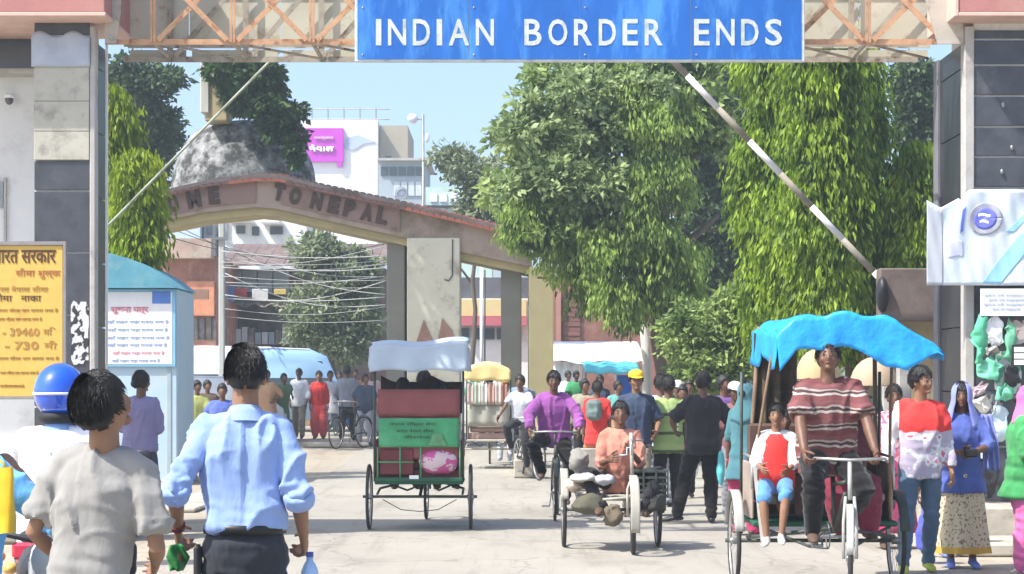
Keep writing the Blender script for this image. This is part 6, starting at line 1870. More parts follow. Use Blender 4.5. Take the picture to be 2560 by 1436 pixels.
b = MB(); b.torus((-.16, .63, .98), .08, .006, 'X', 20, 5); b.tube([(-.28, .60, 1.05), (-.20, .60, 1.05), (-.20, .63, .98), (-.12, .63, .98), (-.12, .66, .91), (-.04, .66, .91)], .011, 8); b.build('hand_crank', m_steel, tc, True)
for s in (-1, 1):
    b = MB(); b.sheet(lambda u, v: (s*.455+(v-.5)*.075, cos(pi*.1+u*pi*.8)*.40, .36+sin(pi*.1+u*pi*.8)*.40), 18, 4, .005); b.build('mudguard', m_dust, tc, True)
def sack(label, px_, py_, Y_, rx, ry, rz_, c, seed, nm='sack', rough=.9):
    b = MB(); b.ell((0, 0, 0), (rx, ry, rz_), 24, 16); relief(b, .55*min(rx, rz_), 2.2/max(rx, rz_)*.5, seed); relief(b, .22*min(rx, rz_), 5/max(rx, rz_)*.5, seed); relief(b, .05*min(rx, rz_), 9/max(rx, rz_)*.5, seed)
    o = b.build(nm, mat('sack_'+''.join(str(int(q*99)) for q in c), c, rough, .15, 5, .4, 25), smooth=True, loc=(0, 0, 0)); o.location = (PX(px_, Y_), Y_, PZ(py_, Y_)); return tag(o, label, 'sack')
sack('white rumpled sack on the left front of the hand tricycle', 1462, 1195, 18.95, .13, .12, .05, (.36, .34, .32), 1)
sack('pale grey sack beside the rider on the hand tricycle', 1512, 1200, 18.9, .10, .11, .05, (.38, .38, .40), 2)
sack('beige folded sack at the left end of the hand tricycle', 1440, 1215, 19.1, .10, .12, .06, (.52, .44, .36), 3)
sack('dark olive sack slung under the hand tricycle', 1478, 1262, 18.95, .16, .14, .10, (.10, .095, .065), 4)
sack('brown olive cloth bundle hanging low by the front wheel', 1530, 1290, 18.85, .09, .10, .09, (.15, .12, .085), 5)
sack('black greasy bundle on the right of the hand tricycle', 1622, 1255, 19.0, .16, .15, .11, (.05, .048, .042), 6)
sack('dusty grey cloth draped near the left wheel', 1450, 1150, 19.3, .10, .10, .11, (.26, .25, .22), 7)
b = MB()
for i in range(5): b.box(-.17, .17, -.14, .14, .06*i, .06*i+.022)
for x in (-.17, -.06, .06, .17):
    for y in (-.145, .145): b.box(x-.008, x+.008, y-.006, y+.006, 0, .27)
o = b.build('wire_crate', m_frame, loc=(0, 0, 0)); o.location = (PX(1622, 19.1), 19.1, .50); tag(o, 'dark slatted crate on the right side of the hand tricycle', 'crate')

# ---------------------------------------------------------------- motorcycles
def motorcycle(label, X, Y, rz, paint, lamp_front=False):
    t = thing('motorcycle', label, 'motorcycle', (X, Y, 0), rz)
    R = .30
    for y, w_ in ((0, .05), (1.25, .042)):
        o = wheel(t, (0, y, R), R, tyre=w_, spokes=18, hub_w=.12)
    b = MB(); b.loft([[V((cos(a)*w_*.5*(1 if abs(cos(a)) < .9 else .95), y, z+sin(a)*h_*.5)) for a in [2*pi*q/14 for q in range(14)]] for (y, w_, z, h_) in
              ((.42, .16, .78, .08), (.52, .26, .82, .20), (.70, .30, .86, .24), (.88, .26, .86, .20), (.98, .14, .88, .08))]); b.build('fuel_tank', paint, t, True)
    b = MB(); b.loft([[V((cos(a)*w_*.5, y, z+sin(a)*h_*.5)) for a in [2*pi*q/14 for q in range(14)]] for (y, w_, z, h_) in
              ((-.32, .10, .86, .05), (-.22, .22, .85, .09), (.0, .26, .81, .10), (.28, .24, .78, .10), (.46, .16, .79, .07))]); b.build('seat', m_black, t, True)
    b = MB(); b.loft([[V((cos(a)*w_*.5, y, z+sin(a)*h_*.5)) for a in [2*pi*q/14 for q in range(14)]] for (y, w_, z, h_) in
              ((-.42, .12, .80, .08), (-.30, .22, .76, .14), (-.05, .24, .70, .16), (.25, .20, .66, .14))]); b.build('tail_cowl', paint, t, True)
    b = MB(); b.box(-.085, .085, -.455, -.41, .76, .84, bev=.015); b.build('tail_lamp', mat('red_lamp_lens', (.55, .02, .06), .25, .1, 9, 0, spec=.6), t)
    for s in (-1, 1):
        b = MB(); b.ell((s*.16, -.40, .77), (.035, .05, .028), 10, 8); b.build('indicator', mat('amber_lens', (.75, .45, .12), .3, .1, 9, 0), t, True)
        b = MB(); b.tube([(s*.26, .92, 1.04), (s*.27, .88, 1.15)], .006, 6); b.ell((s*.28, .88, 1.19), (.062, .012, .045), 14, 8); b.build('mirror', m_black, t, True)
        b = MB(); b.tube([(s*.10, .0, R), (s*.12, -.08, .62)], .022, 8); b.build('shock_absorber', m_steel, t, True)
        b = MB(); b.tube([(s*.085, 1.25, R), (s*.085, 1.12, .62), (s*.08, 1.0, .92)], .018, 8); b.build('fork_leg', m_steel, t, True)
    b = MB(); b.tube([(-.36, .82, 1.04), (-.30, .92, 1.05), (-.08, .99, 1.0), (.08, .99, 1.0), (.30, .92, 1.05), (.36, .82, 1.04)], .012, 8); b.build('handlebar', m_black, t, True)
    b = MB(); b.sheet(lambda u, v: ((v-.5)*.15, cos(pi*.25+u*pi*.62)*-.35, R+sin(pi*.25+u*pi*.62)*.35), 14, 4, .006); b.build('mudguard', m_black, t, True)
    b = MB(); b.sheet(lambda u, v: ((v-.5)*.12, 1.25+cos(pi*.1+u*pi*.7)*.35, R+sin(pi*.1+u*pi*.7)*.35), 14, 4, .006); b.build('mudguard', paint, t, True)
    b = MB(); b.box(-.13, .13, .30, .78, .28, .60, bev=.05); b.cyl((0, .62, .5), (0, .78, .72), .07, 12); b.build('engine', m_steel, t)
    b = MB(); b.tube([(.12, .66, .45), (.15, .5, .26), (.17, -.1, .30), (.18, -.42, .40)], [.02, .025, .04, .045], 12); b.build('exhaust', M_RIM, t, True)
    b = MB(); b.box(-.10, .10, -.47, -.462, .56, .68, bev=.004); b.build('number_plate', mat('number_plate_red', (.45, .04, .04), .5, .1, 9, 0), t)
    b = MB(); b.tube([(0, 1.03, .95), (0, 1.10, .94), (0, 1.16, .94)], [.07, .095, .09], 16); b.build('headlamp', mat('headlamp_glass', (.62, .62, .58), .2, .05, 9, 0, spec=.7), t, True)
    return t
red = mat('red_fairing_paint', (.50, .02, .045), .28, .1, 5, 0, coat=.5, spec=.5)
motorcycle('red motorcycle with red tail lamp ridden by the man in the blue helmet', -2.28, 9.9, 0, red)
motorcycle('black motorcycle facing forward at the lower left edge', -1.98, 8.55, pi+.25, m_black)

# ---------------------------------------------------------------- vans and cars behind
def van(label, name, cat, X, Y, rz, L, W, Hh, paint, roof, z=None):
    t = thing(name, label, cat, (X, Y, gz(Y) if z is None else z), rz)
    # profile in (y, z): side view, nose at +y
    prof = [(-L/2, .35), (-L/2-.02, Hh*.55), (-L/2+.06, Hh*.80), (-L/2+.22, Hh*.96), (-L*.1, Hh), (L*.20, Hh*.985), (L*.34, Hh*.90), (L*.43, Hh*.60), (L*.485, Hh*.50), (L/2, Hh*.30), (L/2-.02, .30)]
    b = MB(); secs = []
    for x, g in ((-W/2+.0, .82), (-W/2+.04, .93), (-W/2+.16, 1), (W/2-.16, 1), (W/2-.04, .93), (W/2, .82)):
        secs.append([V((x, y, .30+(z_-.30)*g if z_ > .6*Hh else z_)) for y, z_ in prof])
    b.loft(secs); b.build('body', paint, t, True)
    b = MB(); secs = []
    for x in (-W/2+.12, -W/2+.22, W/2-.22, W/2-.12):
        e = 0 if abs(x) < W/2-.15 else -.03
        secs.append([V((x, y, z_+.015+e)) for y, z_ in prof[3:6]])
    b.loft(secs, caps=False, closed=False); b.build('roof', roof, t, True)
    for s in (-1, 1):
        for y0, y1 in ((-L*.46, -L*.20), (-L*.18, L*.08), (L*.10, L*.32)):
            b = MB(); tz = Hh*.84; bz = Hh*.56
            xw = s*(W/2+.006); xt = s*(W/2-.015)
            b.add([V((xw, y0, bz)), V((xw, y1+(L*.06 if y1 > L*.2 else 0), bz)), V((xt, y1-(L*.02 if y1 > L*.2 else 0), tz)), V((xt, y0+.03, tz)),
                   V((xw-s*.01, y0, bz)), V((xw-s*.01, y1+(L*.06 if y1 > L*.2 else 0), bz)), V((xt-s*.01, y1-(L*.02 if y1 > L*.2 else 0), tz)), V((xt-s*.01, y0+.03, tz))],
                  [(0, 1, 2, 3), (7, 6, 5, 4), (0, 4, 5, 1), (1, 5, 6, 2), (2, 6, 7, 3), (3, 7, 4, 0)]); b.build('side_window', m_glass, t)
        for y in (-L*.31, L*.31):
            w_ = MB(); w_.torus((0, 0, 0), .24, .08, 'X', 28, 8); o = w_.build('wheel', m_rubber, t, True); o.location = (s*(W/2-.09), y, .32)
            q = MB(); q.tube([(-.08, 0, 0), (0, 0, 0), (.08, 0, 0)], [.15, .17, .15], 16); q.build('hubcap', m_steel, o, True)
        q = MB(); q.ell((s*(W/2-.2), L/2+.0, Hh*.38), (.12, .03, .08), 12, 8); q.build('headlight', mat('headlamp_glass', (.62, .62, .58)), t, True)
        q = MB(); q.box(s*(W/2-.12)-.05, s*(W/2-.12)+.05, -L/2-.05, -L/2-.015, Hh*.35, Hh*.5); q.build('tail_light', mat('red_lamp_lens', (.55, .02, .06)), t)
    b = MB(); b.add([V((-W*.40, L*.352, Hh*.885)), V((W*.40, L*.352, Hh*.885)), V((W*.44, L*.437, Hh*.60)), V((-W*.44, L*.437, Hh*.60)), V((-W*.40, L*.342, Hh*.875)), V((W*.40, L*.342, Hh*.875)), V((W*.44, L*.427, Hh*.59)), V((-W*.44, L*.427, Hh*.59))],
             [(3, 2, 1, 0), (4, 5, 6, 7), (0, 1, 5, 4), (1, 2, 6, 5), (2, 3, 7, 6), (3, 0, 4, 7)]); b.build('windscreen', m_glass, t)
    b = MB(); b.box(-W*.42, W*.42, L/2-.01, L/2+.06, .32, .48, bev=.03); b.box(-W*.42, W*.42, -L/2-.08, -L/2-.01, .32, .48, bev=.03); b.build('bumper', m_black, t)
    return t
m_vblue = mat('pale_blue_car_paint', (.30, .50, .72), .3, .05, 2, 0, coat=.5, spec=.5)
m_vwhite = mat('white_car_paint', (.74, .76, .78), .3, .05, 2, 0, coat=.4, spec=.5)
van('pale blue minibus with white roof parked behind the crowd', 'minibus', 'van', PX(708, 53), 53.6, -pi/2+.10, 3.2, 1.6, 2.22, m_vblue, m_vwhite)
van('white car behind the woman at the kiosk corner', 'parked_car', 'car', PX(512, 46), 46.5, -pi/2+.1, 3.6, 1.6, 1.50, m_vwhite, m_vwhite)
van('long white bus partly hidden behind the utility pole', 'bus', 'bus', PX(560, 60), 61, -pi/2, 7.0, 2.2, 2.35, m_vwhite, m_vwhite)
# ================================================================ THE CROWD
C = cloth
c_white = C('white', (.74, .75, .78)); c_dark = C('dark', (.022, .022, .026)); c_black = C('black', (.013, .012, .013)); c_jeans = C('jeans', (.10, .16, .23), .2)
c_blueshirt = C('light_blue_shirt', (.27, .38, .66), .06); c_greytee = C('light_grey_tee', (.27, .262, .245), .06)
c_trouser = C('charcoal_trouser', (.036, .040, .050)); c_lav_shade = C('lavender', (.24, .22, .38)); c_greyskirt = C('dark_grey_skirt', (.07, .075, .10), .3)  # lavender is darkened in its colour for a wearer in shade
c_purple = C('purple_shirt', (.30, .09, .32), .3); c_orange = C('salmon_shirt', (.56, .24, .17), .3); c_navy = C('navy_check', (.05, .07, .12), .4)
c_green = C('green', (.06, .30, .12)); c_teal = C('teal', (.07, .19, .22)); c_red = C('bright_red', (.66, .045, .04)); c_magenta = C('magenta', (.42, .04, .12), .2)
c_pink = C('pink', (.70, .16, .38)); c_blue = C('royal_blue', (.09, .13, .40), .25); c_leafgreen = C('shawl_green', (.06, .30, .10), .25); c_grey = C('mid_grey', (.26, .27, .31)); c_khaki = C('khaki', (.30, .27, .20))
c_brown = C('brown', (.12, .07, .055)); c_olive = C('olive_green', (.12, .20, .10)); c_palegrey = C('pale_grey', (.50, .52, .56)); c_denimb = C('denim_blue', (.10, .26, .50))
s_black = mat('black_shoe', (.02, .02, .02), .4, .1, 9, .1); s_brown = mat('brown_sandal', (.10, .06, .04), .7, .1, 9, .1); s_yellow = mat('yellow_green_shoe', (.45, .50, .08), .6, .1, 9, .1); s_blue = mat('blue_shoe', (.14, .20, .55), .6, .1, 9, .1); s_white = mat('white_shoe', (.6, .6, .6), .6, .1, 9, .1)

# 1 grey t-shirt, left foreground
R = person('person seen from behind in a plain light grey t-shirt looking down to the right', PX(214, 6.8), 6.8, 14, 1.63, lean=5, side=6,
           head=(34, -24, 12), hair='short', hairvol=1.0, skin=0, detail=2, build=.81, face=False,
           top=dict(mat=c_greytee, sleeve=.80, hem=-.14, loose=.022, fold=.013, name='t_shirt'), bottom=dict(mat=c_greyskirt, name='trousers'), shoes=s_black,
           hands={'R': (.15, .24, .97), 'L': (-.17, .22, .95)}, poles={'R': (.5, -.8, -.3), 'L': (-.5, -.8, -.3)})
# 2 light blue shirt
R = person('person seen from behind in a light blue shirt with rolled sleeves and dark trousers', PX(612, 8.25), 8.25, -3, 1.74, lean=2,
           head=(8, -2, 0), detail=2, skin=0, face=False, build=.90, hairvol=.5,
           top=dict(mat=c_blueshirt, sleeve=1.18, hem=.072, loose=.014, fold=.014, cuff=c_blueshirt, collar=c_blueshirt), bottom=dict(mat=c_trouser, waist=.085), shoes=s_black,
           hands={'L': (-.285, .10, .985), 'R': (.235, .12, .955)}, poles={'L': (-.3, -1, 0), 'R': (.15, -1, 0)}, curl=(1.1, 1.0),
           palms={'L': (1, .1, 0), 'R': (-1, .1, 0)})
belt(R, mat('black_belt', (.015, .015, .016), .4, .1, 9, .1), .070, .027)
w_ = wadj(R, R.wL)
b = MB(); d = (R.wL-R.eL).normalized(); b.tube([R.wL-d*.035, R.wL-d*.01], [.032, .031], 14); b.build('wrist_thread', mat('maroon_thread', (.16, .03, .03), .8, .2, 20, .2), R.root, True)
# phone pouch on the belt
b = MB(); b.box(-.205, -.175, -.06, .03, .80, .93, bev=.012); b.build('belt_pouch', m_black, R.root)
lp_ = thing('leaf_packet', 'crumpled green leaf packet held in the left hand of the blue shirted person', 'packet', (w_.x-.0, w_.y-.03, w_.z-.115))
b = MB(); b.sheet(lambda u, v: ((u-.5)*.10*(1-abs(v-.5)), .03*sin(u*7+v*4), (v-.5)*.11), 10, 8, .004); b.build('leaf', mat('fresh_leaf_green', (.03, .20, .05), .5, .3, 20, .3), lp_, True)
b = MB(); b.ell((0.0, .01, -.01), (.022, .025, .030), 10, 8); relief(b, .008, 30); b.build('filling', mat('brown_filling', (.22, .13, .08), .9, .3, 30, .4), lp_, True)
w_ = wadj(R, R.wR)
wb_ = thing('water_bottle', 'clear pale blue plastic bottle held in the right hand of the blue shirted person', 'bottle', (w_.x+.03, w_.y-.04, w_.z-.155))
b = MB(); pr_ = [(.0, .034), (.02, .036), (.05, .031), (.08, .036), (.11, .036), (.14, .024), (.155, .014), (.17, .014)]
b.tube([(0.0, 0, -.10+z_) for z_, r in pr_], [r for z_, r in pr_], 16); b.build('shell', mat('pale_blue_plastic', (.42, .60, .85), .2, .15, 12, .2, 40, spec=.6, trans=.2), wb_, True)
b = MB(); b.cyl((0, 0, .071), (0, 0, .09), .016, 12); b.build('screw_cap', c_blue, wb_, True)
# 3 helmet rider
R = person('person in a white shirt and shiny blue helmet riding the red motorcycle', -2.28, 10.02, 2, 1.68, hip=.84, lean=4, head=(0, 0, 0), hair=None, face=False, detail=2, build=1.08,
           top=dict(mat=c_white, sleeve=1.9, hem=-.09, loose=.022, fold=.010, collar=C('blue_collar', (.25, .38, .66))), bottom=dict(mat=c_dark), shoes=s_black,
           hands={'R': (.33, .60, 1.06), 'L': (-.33, .60, 1.06)}, feet={'R': (.20, .38, .33), 'L': (-.20, .38, .33)}, poles={'R': (.8, -.5, -.4), 'L': (-.8, -.5, -.4)}, kpoles={'R': (.5, 1, .3), 'L': (-.5, 1, .3)})
h = MB(); h.ell((0, 0, .03), (.128, .155, .145), 28, 20); hh = MB(); hh.v = h.v; hh.f = [f for f in h.f if sum(h.v[i].z for i in f)/len(f) > -.098]; hh.mi = [0]*len(hh.f)
hh.xf(R.HC); hh.build('helmet', mat('glossy_blue_helmet', (.01, .09, .62), .12, .1, 3, 0, coat=1, spec=.6), R.root, True)
h = MB(); h.torus((0, 0, .0), .146, .006, 'Z', 36, 8); h.v = [V((p.x*.89, p.y*1.06, p.z*1.2+.02)) for p in h.v]; h.xf(R.HC); h.build('helmet_band', mat('pale_helmet_band', (.62, .66, .78), .3, .05, 5, 0), R.root, True)
h = MB(); h.torus((0, 0, -.066), .094, .018, 'Z', 36, 8); h.v = [V((p.x*.97, p.y*1.12, p.z*1.5)) for p in h.v]; h.xf(R.HC); h.build('helmet_lining', mat('black_lining', (.02, .02, .024), .7, .1, 9, .1), R.root, True)
# 4 person at the left edge with a yellow bag
R = person('person in a sky blue shirt at the left edge holding a yellow bag', PX(-108, 7.2), 7.2, 8, 1.58, detail=2, skin=0, face=False,
           top=dict(mat=C('sky_blue', (.16, .45, .80)), sleeve=1.2, hem=-.12, loose=.02, fold=.01), bottom=dict(mat=c_blue), shoes=s_black, hands={'R': (.19, .10, 1.27), 'L': (-.2, .1, .9)}, poles={'R': (.2, -1, -.6)}, curl=(1.2, .5))
w_ = wadj(R, R.wR)
yb_ = thing('yellow_bag', 'bright yellow shopping bag hanging from a hand at the left edge', 'bag', (PX(-6, 7.05), 7.05, PZ(1335, 7.05)))
b = MB(); 
def bagf(u, v):
    a = 2*pi*u; t = v
    rx, ry = .060*(1-.12*t), .042*(1-.75*t)
    ca, sa = cos(a), sin(a)
    return V(((abs(ca)**.55)*(1 if ca > 0 else -1)*rx, (abs(sa)**.55)*(1 if sa > 0 else -1)*ry, .235*t))
b.grid(bagf, 28, 12); relief(b, .008, 12); b.build('bag_body', mat('bright_yellow_plastic', (.80, .52, .03), .45, .08, 5, .2, 25), yb_, True)
b = MB(); b.tube([(-.03, 0, .225), (-.02, 0, .25), (.0, 0, .262), (.02, 0, .25), (.03, 0, .225)], .005, 6); b.build('handle', mat('bright_yellow_plastic', (.80, .52, .03)), yb_, True)
# 5 lavender woman at the kiosk
R = person('woman in lavender blouse and dark grey skirt standing in shade by the left pillar', PX(350, 21.3), 21.3, 12, 1.70, female=True, skin=1, detail=1, hair='bun', head=(15, -6, 0), build=1.1,
           top=dict(mat=c_lav_shade, sleeve=1.35, hem=-.04, loose=.022, fold=.008, name='blouse'), bottom=dict(kind='skirt', mat=c_greyskirt, len=.86, flare=.05), shoes=s_brown,
           hands={'R': (.06, .25, 1.12), 'L': (-.06, .25, 1.10)}, poles={'R': (.5, -.6, -.6), 'L': (-.5, -.6, -.6)})
# 6 rider of the centre rickshaw (mostly hidden) and his passenger
person('rickshaw puller seated ahead of the pale canopy rickshaw', rk.location.x, Yr+.84, 0, 1.62, z=0, hip=.97, lean=16, skin=1, face=False, top=dict(mat=c_brown, sleeve=.7), bottom=dict(mat=c_dark), shoes=s_brown,
       hands={'R': (.25, .40, 1.08), 'L': (-.25, .40, 1.08)}, feet={'R': (.14, .22, .46), 'L': (-.14, -.02, .58)})
person('passenger in a dark red shirt on the left half of the pale canopy rickshaw seat', rk.location.x-.19, Yr+.05, 0, 1.66, z=0, hip=.84, lean=0, skin=1, face=False, top=dict(mat=c_maroon if False else C('dark_red', (.16, .03, .04)), sleeve=.8), bottom=dict(mat=c_brown), shoes=s_brown,
       hands={'R': (.14, .40, .86), 'L': (-.14, .40, .86)}, feet={'R': (.12, .62, .46), 'L': (-.12, .62, .46)})
person('passenger in a dark shirt on the right half of the pale canopy rickshaw seat', rk.location.x+.20, Yr+.07, 6, 1.60, z=0, hip=.84, lean=0, skin=1, face=False, top=dict(mat=c_brown, sleeve=.8), bottom=dict(mat=c_dark), shoes=s_brown,
       hands={'R': (.14, .40, .86), 'L': (-.14, .40, .86)}, feet={'R': (.10, .60, .46), 'L': (-.10, .60, .46)})
# 7 yellow canopy rickshaw riders
person('puller of the yellow canopied rickshaw in a dull pink shirt', ry.location.x, Yr3+.84, 0, 1.60, hip=.97, lean=16, skin=1, face=False, detail=0, top=dict(mat=C('dull_pink', (.42, .24, .22)), sleeve=.7), bottom=dict(mat=c_dark), hands={'R': (.25, .40, 1.08), 'L': (-.25, .40, 1.08)}, feet={'R': (.14, .22, .46), 'L': (-.14, -.02, .58)})
R = person('person with a yellow headcloth walking beside the yellow canopied rickshaw', PX(1262, 38), 38.3, 10, 1.60, skin=1, face=False, detail=0, top=dict(mat=c_khaki, sleeve=1.5), bottom=dict(mat=c_palegrey)); cap_hat(R, mat('mustard_cap', (.70, .45, .08), .8, .1, 9, .1))
# 8 purple cyclist
person('cyclist in a shiny purple shirt riding the black bicycle', PX(1384, 23.9), 23.85, 180, 1.66, z=0, hip=.94, lean=9, skin=1, head=(0, 4, 0), build=1.12,
       top=dict(mat=c_purple, sleeve=1.9, hem=-.10, loose=.024, fold=.012), bottom=dict(mat=c_black), shoes=s_brown, hands={'R': (.29, .40, 1.03), 'L': (-.29, .40, 1.03)},
       feet={'R': (.14, .16, .53), 'L': (-.14, .16, .22)}, poles={'R': (1, -.4, -.1), 'L': (-1, -.4, -.1)}, kpoles={'R': (.5, 1, .2), 'L': (-.4, 1, .2)})
# cyclist behind him
person('grey shirted cyclist far behind the purple shirt', PX(1305, 33), 33.1, 198, 1.62, hip=.94, lean=8, skin=1, detail=0, top=dict(mat=c_palegrey, sleeve=.7), bottom=dict(mat=c_dark), hands={'R': (.27, .40, 1.03), 'L': (-.27, .40, 1.03)},
       feet={'R': (.14, .16, .53), 'L': (-.14, .16, .22)})
# 9 rider of the hand tricycle
person('man in a salmon pink shirt sitting low on the hand tricycle', PX(1550, 19.35), 19.35, 180, 1.66, z=0, hip=.62, lean=8, skin=1, head=(0, -4, 0), build=.95,
       top=dict(mat=c_orange, sleeve=1.25, hem=-.08, loose=.026, fold=.013, collar=c_orange), bottom=dict(mat=c_dark), shoes=s_brown, hands={'R': (.12, .36, .86), 'L': (-.10, .36, .92)},
       feet={'R': (.22, .50, .42), 'L': (-.20, .46, .40)}, poles={'R': (.35, -.7, -.7), 'L': (-.35, -.7, -.7)}, kpoles={'R': (1, .5, .9), 'L': (-1, .5, .9)})
# 10 yellow cap
R = person('man with a bright yellow cap and dark checked shirt behind the tricycle', PX(1590, 23.8), 23.8, 184, 1.72, z=0, lean=2, skin=0, head=(-8, -2, 0), hair='short', top=dict(mat=c_navy, sleeve=.9, hem=-.12, loose=.022, fold=.009, collar=c_navy), bottom=dict(mat=c_khaki), shoes=s_brown, hands={'R': (.25, .25, .98), 'L': (-.24, .2, 1.0)})
cap_hat(R, mat('yellow_cap', (.82, .56, .04), .7, .06, 9, .1))
# 11 red backpack person
R = person('person in red seen from behind with a grey green backpack', PX(1492, 30), 30, 15, 1.60, skin=1, face=False, top=dict(mat=c_red, sleeve=1.0, hem=-.2, loose=.025), bottom=dict(mat=C('orange_salwar', (.60, .20, .08)), kind='salwar'), shoes=s_brown)
b = MB(); b.box(-.12, .12, -.26, -.12, 1.02, 1.34, bev=.05); b.box(-.09, .09, -.30, -.25, 1.05, 1.18, bev=.03); b = voxel(b, .02, 1); b.build('backpack', mat('grey_green_backpack', (.12, .17, .16), .7, .4, 7, .2), R.root, True)
# 12 green striped t-shirt, back view
person('person seen from behind in a lime and olive striped t-shirt', PX(1672, 24), 24, -8, 1.66, z=0, skin=1, face=False, head=(20, 0, 0),
       top=dict(mat=stripe_mat('lime_stripes', [(0, (.32, .44, .16)), (.45, (.10, .13, .06)), (.62, (.36, .48, .20))], .22), sleeve=.8, hem=-.14, loose=.024, fold=.009), bottom=dict(mat=c_dark), shoes=s_black)
person('person in a pale blue shirt half hidden behind the striped lime t-shirt', PX(1652, 25.5), 25.6, 10, 1.68, z=0, skin=1, face=False, top=dict(mat=C('pale_blue_shirt', (.48, .60, .70)), sleeve=1.6, hem=-.12), bottom=dict(mat=c_grey), shoes=s_black)
# 13 black shirt
person('man seen from behind in a plain black shirt and black trousers standing astride', PX(1757, 22.6), 22.6, -6, 1.70, z=0, lean=0, skin=1, face=False, head=(-18, -4, 0), build=1.12,
       top=dict(mat=C('black_shirt', (.028, .027, .030)), sleeve=.95, hem=-.12, loose=.026, fold=.010), bottom=dict(mat=c_black, loose=.02), shoes=s_black,
       hands={'R': (.27, .22, .98), 'L': (-.26, .30, 1.05)}, feet={'R': (.10, 0, .075), 'L': (-.30, .0, .075)}, footdir={'L': (-1, .3, 0), 'R': (.2, 1, 0)}, poles={'R': (1, -.7, -.3), 'L': (-1, -.7, -.3)})
sack('turquoise plastic bag held low beside the black trousers', 1803, 1170, 22.5, .045, .05, .20, (.12, .50, .52), 9, 'plastic_bag', .5)
# 14 crowd right of centre
R = person('woman in teal dupatta and magenta salwar walking left of the blue tarp rickshaw', PX(1862, 20.8), 20.8, 30, 1.58, z=0, female=True, skin=1, hair='bun', top=dict(mat=c_teal, sleeve=1.2, hem=-.28, hemflare=.02, name='kurta'), bottom=dict(kind='salwar', mat=c_magenta), shoes=s_brown, face=False); headscarf(R, c_teal, .3)
R = person('person in a white cap and dark shirt left of the teal dupatta', PX(1836, 23.5), 23.5, 175, 1.58, z=0, skin=1, top=dict(mat=C('rose_brown', (.26, .12, .12)), sleeve=.9), bottom=dict(mat=c_grey), shoes=s_brown); cap_hat(R, mat('white_cap', (.74, .73, .72), .8, .05, 9, .1))
R = person('person with a white headcloth behind the lime striped t-shirt', PX(1693, 30), 30, 180, 1.60, skin=1, detail=0, top=dict(mat=c_white, sleeve=1.8), bottom=dict(mat=c_white)); cap_hat(R, mat('white_cap', (.74, .73, .72)))
person('person in bright white clothes in the gap left of the black shirt', PX(1722, 33), 33, 180, 1.62, skin=1, detail=0, top=dict(mat=c_white, sleeve=1.8, hem=-.3), bottom=dict(mat=c_white))
person('person in a light shirt behind the right shoulder of the black shirt', PX(1815, 34), 34, 180, 1.62, skin=1, detail=0, top=dict(mat=c_palegrey, sleeve=1.8, hem=-.3), bottom=dict(mat=c_khaki))
person('person in a dark jacket at the stall with the turquoise awning', PX(1500, 40), 40, 180, 1.64, skin=1, detail=0, top=dict(mat=c_navy, sleeve=1.8, hem=-.1), bottom=dict(mat=c_khaki))
# 15 riders of the blue tarp rickshaw
person('rickshaw rider in a maroon and cream striped t-shirt with his head under the blue tarp', 2.34, Yr2-.84, 177, 1.80, z=0, hip=1.06, lean=13, side=2, skin=1, head=(10, -12, 0), build=1.18,
       top=dict(mat=stripe_mat('maroon_stripes', [(0, (.17, .06, .06)), (.34, (.42, .37, .33)), (.48, (.08, .045, .045)), (.62, (.36, .30, .27)), (.72, (.20, .08, .08))], .125, warp=.09), sleeve=.80, hem=-.12, loose=.028, fold=.012, name='t_shirt'),
       bottom=dict(mat=c_black), shoes=s_brown, hands={'R': (.26, .46, 1.10), 'L': (-.26, .44, 1.10)}, feet={'R': (.15, .20, .50), 'L': (-.15, -.02, .60)}, poles={'R': (1, -.5, -.1), 'L': (-1, -.5, -.1)}, kpoles={'R': (.2, 1, .2), 'L': (-.2, 1, .2)}, curl=(1.2, 1.2))
R = person('boy in red and white top and denim shorts riding on the blue tarp rickshaw', PX(1943, 15.2), 15.25, 190, 1.24, z=0, hip=.84, lean=0, skin=0, head=(0, 0, 0), hair='child',
       top=dict(mat=c_white, sleeve=1.6, hem=-.08, loose=.016), bottom=dict(kind='shorts', mat=c_denimb, name='shorts'), shoes=s_white,
       hands={'R': (.10, .24, .95), 'L': (-.10, .24, .94)}, feet={'R': (.06, .30, .42), 'L': (-.05, .32, .44)})
b = MB(); b.loft([[R.P(d_, cos(2*pi*q/20)*rx_, sin(2*pi*q/20)*ry_) for q in range(20)] for d_, rx_, ry_ in ((-.06, .195, .150), (.1, .185, .142), (.3, .188, .148), (.42, .170, .136), (.5, .09, .09))]); relief(b, .008, 18); b.build('waistcoat', c_red, R.root, True)
sack('red school bag beside the boy on the blue tarp rickshaw', 1910, 1115, 15.6, .08, .07, .08, (.60, .08, .08), 12, 'school_bag', .7)
person('woman in dark maroon seated deep inside the blue tarp rickshaw', 2.38-.12+.34, Yr2-.02, 180, 1.56, z=0, hip=.82, lean=-4, female=True, skin=1, hair='bun', top=dict(mat=C('dark_maroon', (.13, .035, .04), .3), sleeve=1.4, hem=-.1, loose=.02), bottom=dict(kind='salwar', mat=C('dark_red_salwar', (.20, .03, .05), .3)), shoes=s_brown,
       hands={'R': (.10, .34, .92), 'L': (-.10, .34, .92)}, feet={'R': (.1, .56, .47), 'L': (-.1, .56, .47)})
person('small child in rust orange between the passengers of the blue tarp rickshaw', 2.38-.24, Yr2+.0, 180, 1.16, z=0, hip=.82, lean=-2, skin=1, hair='child', top=dict(mat=C('rust', (.40, .12, .06)), sleeve=.8), bottom=dict(mat=c_brown), hands={'R': (.08, .22, .92), 'L': (-.08, .22, .92)}, feet={'R': (.06, .42, .60), 'L': (-.06, .42, .60)})
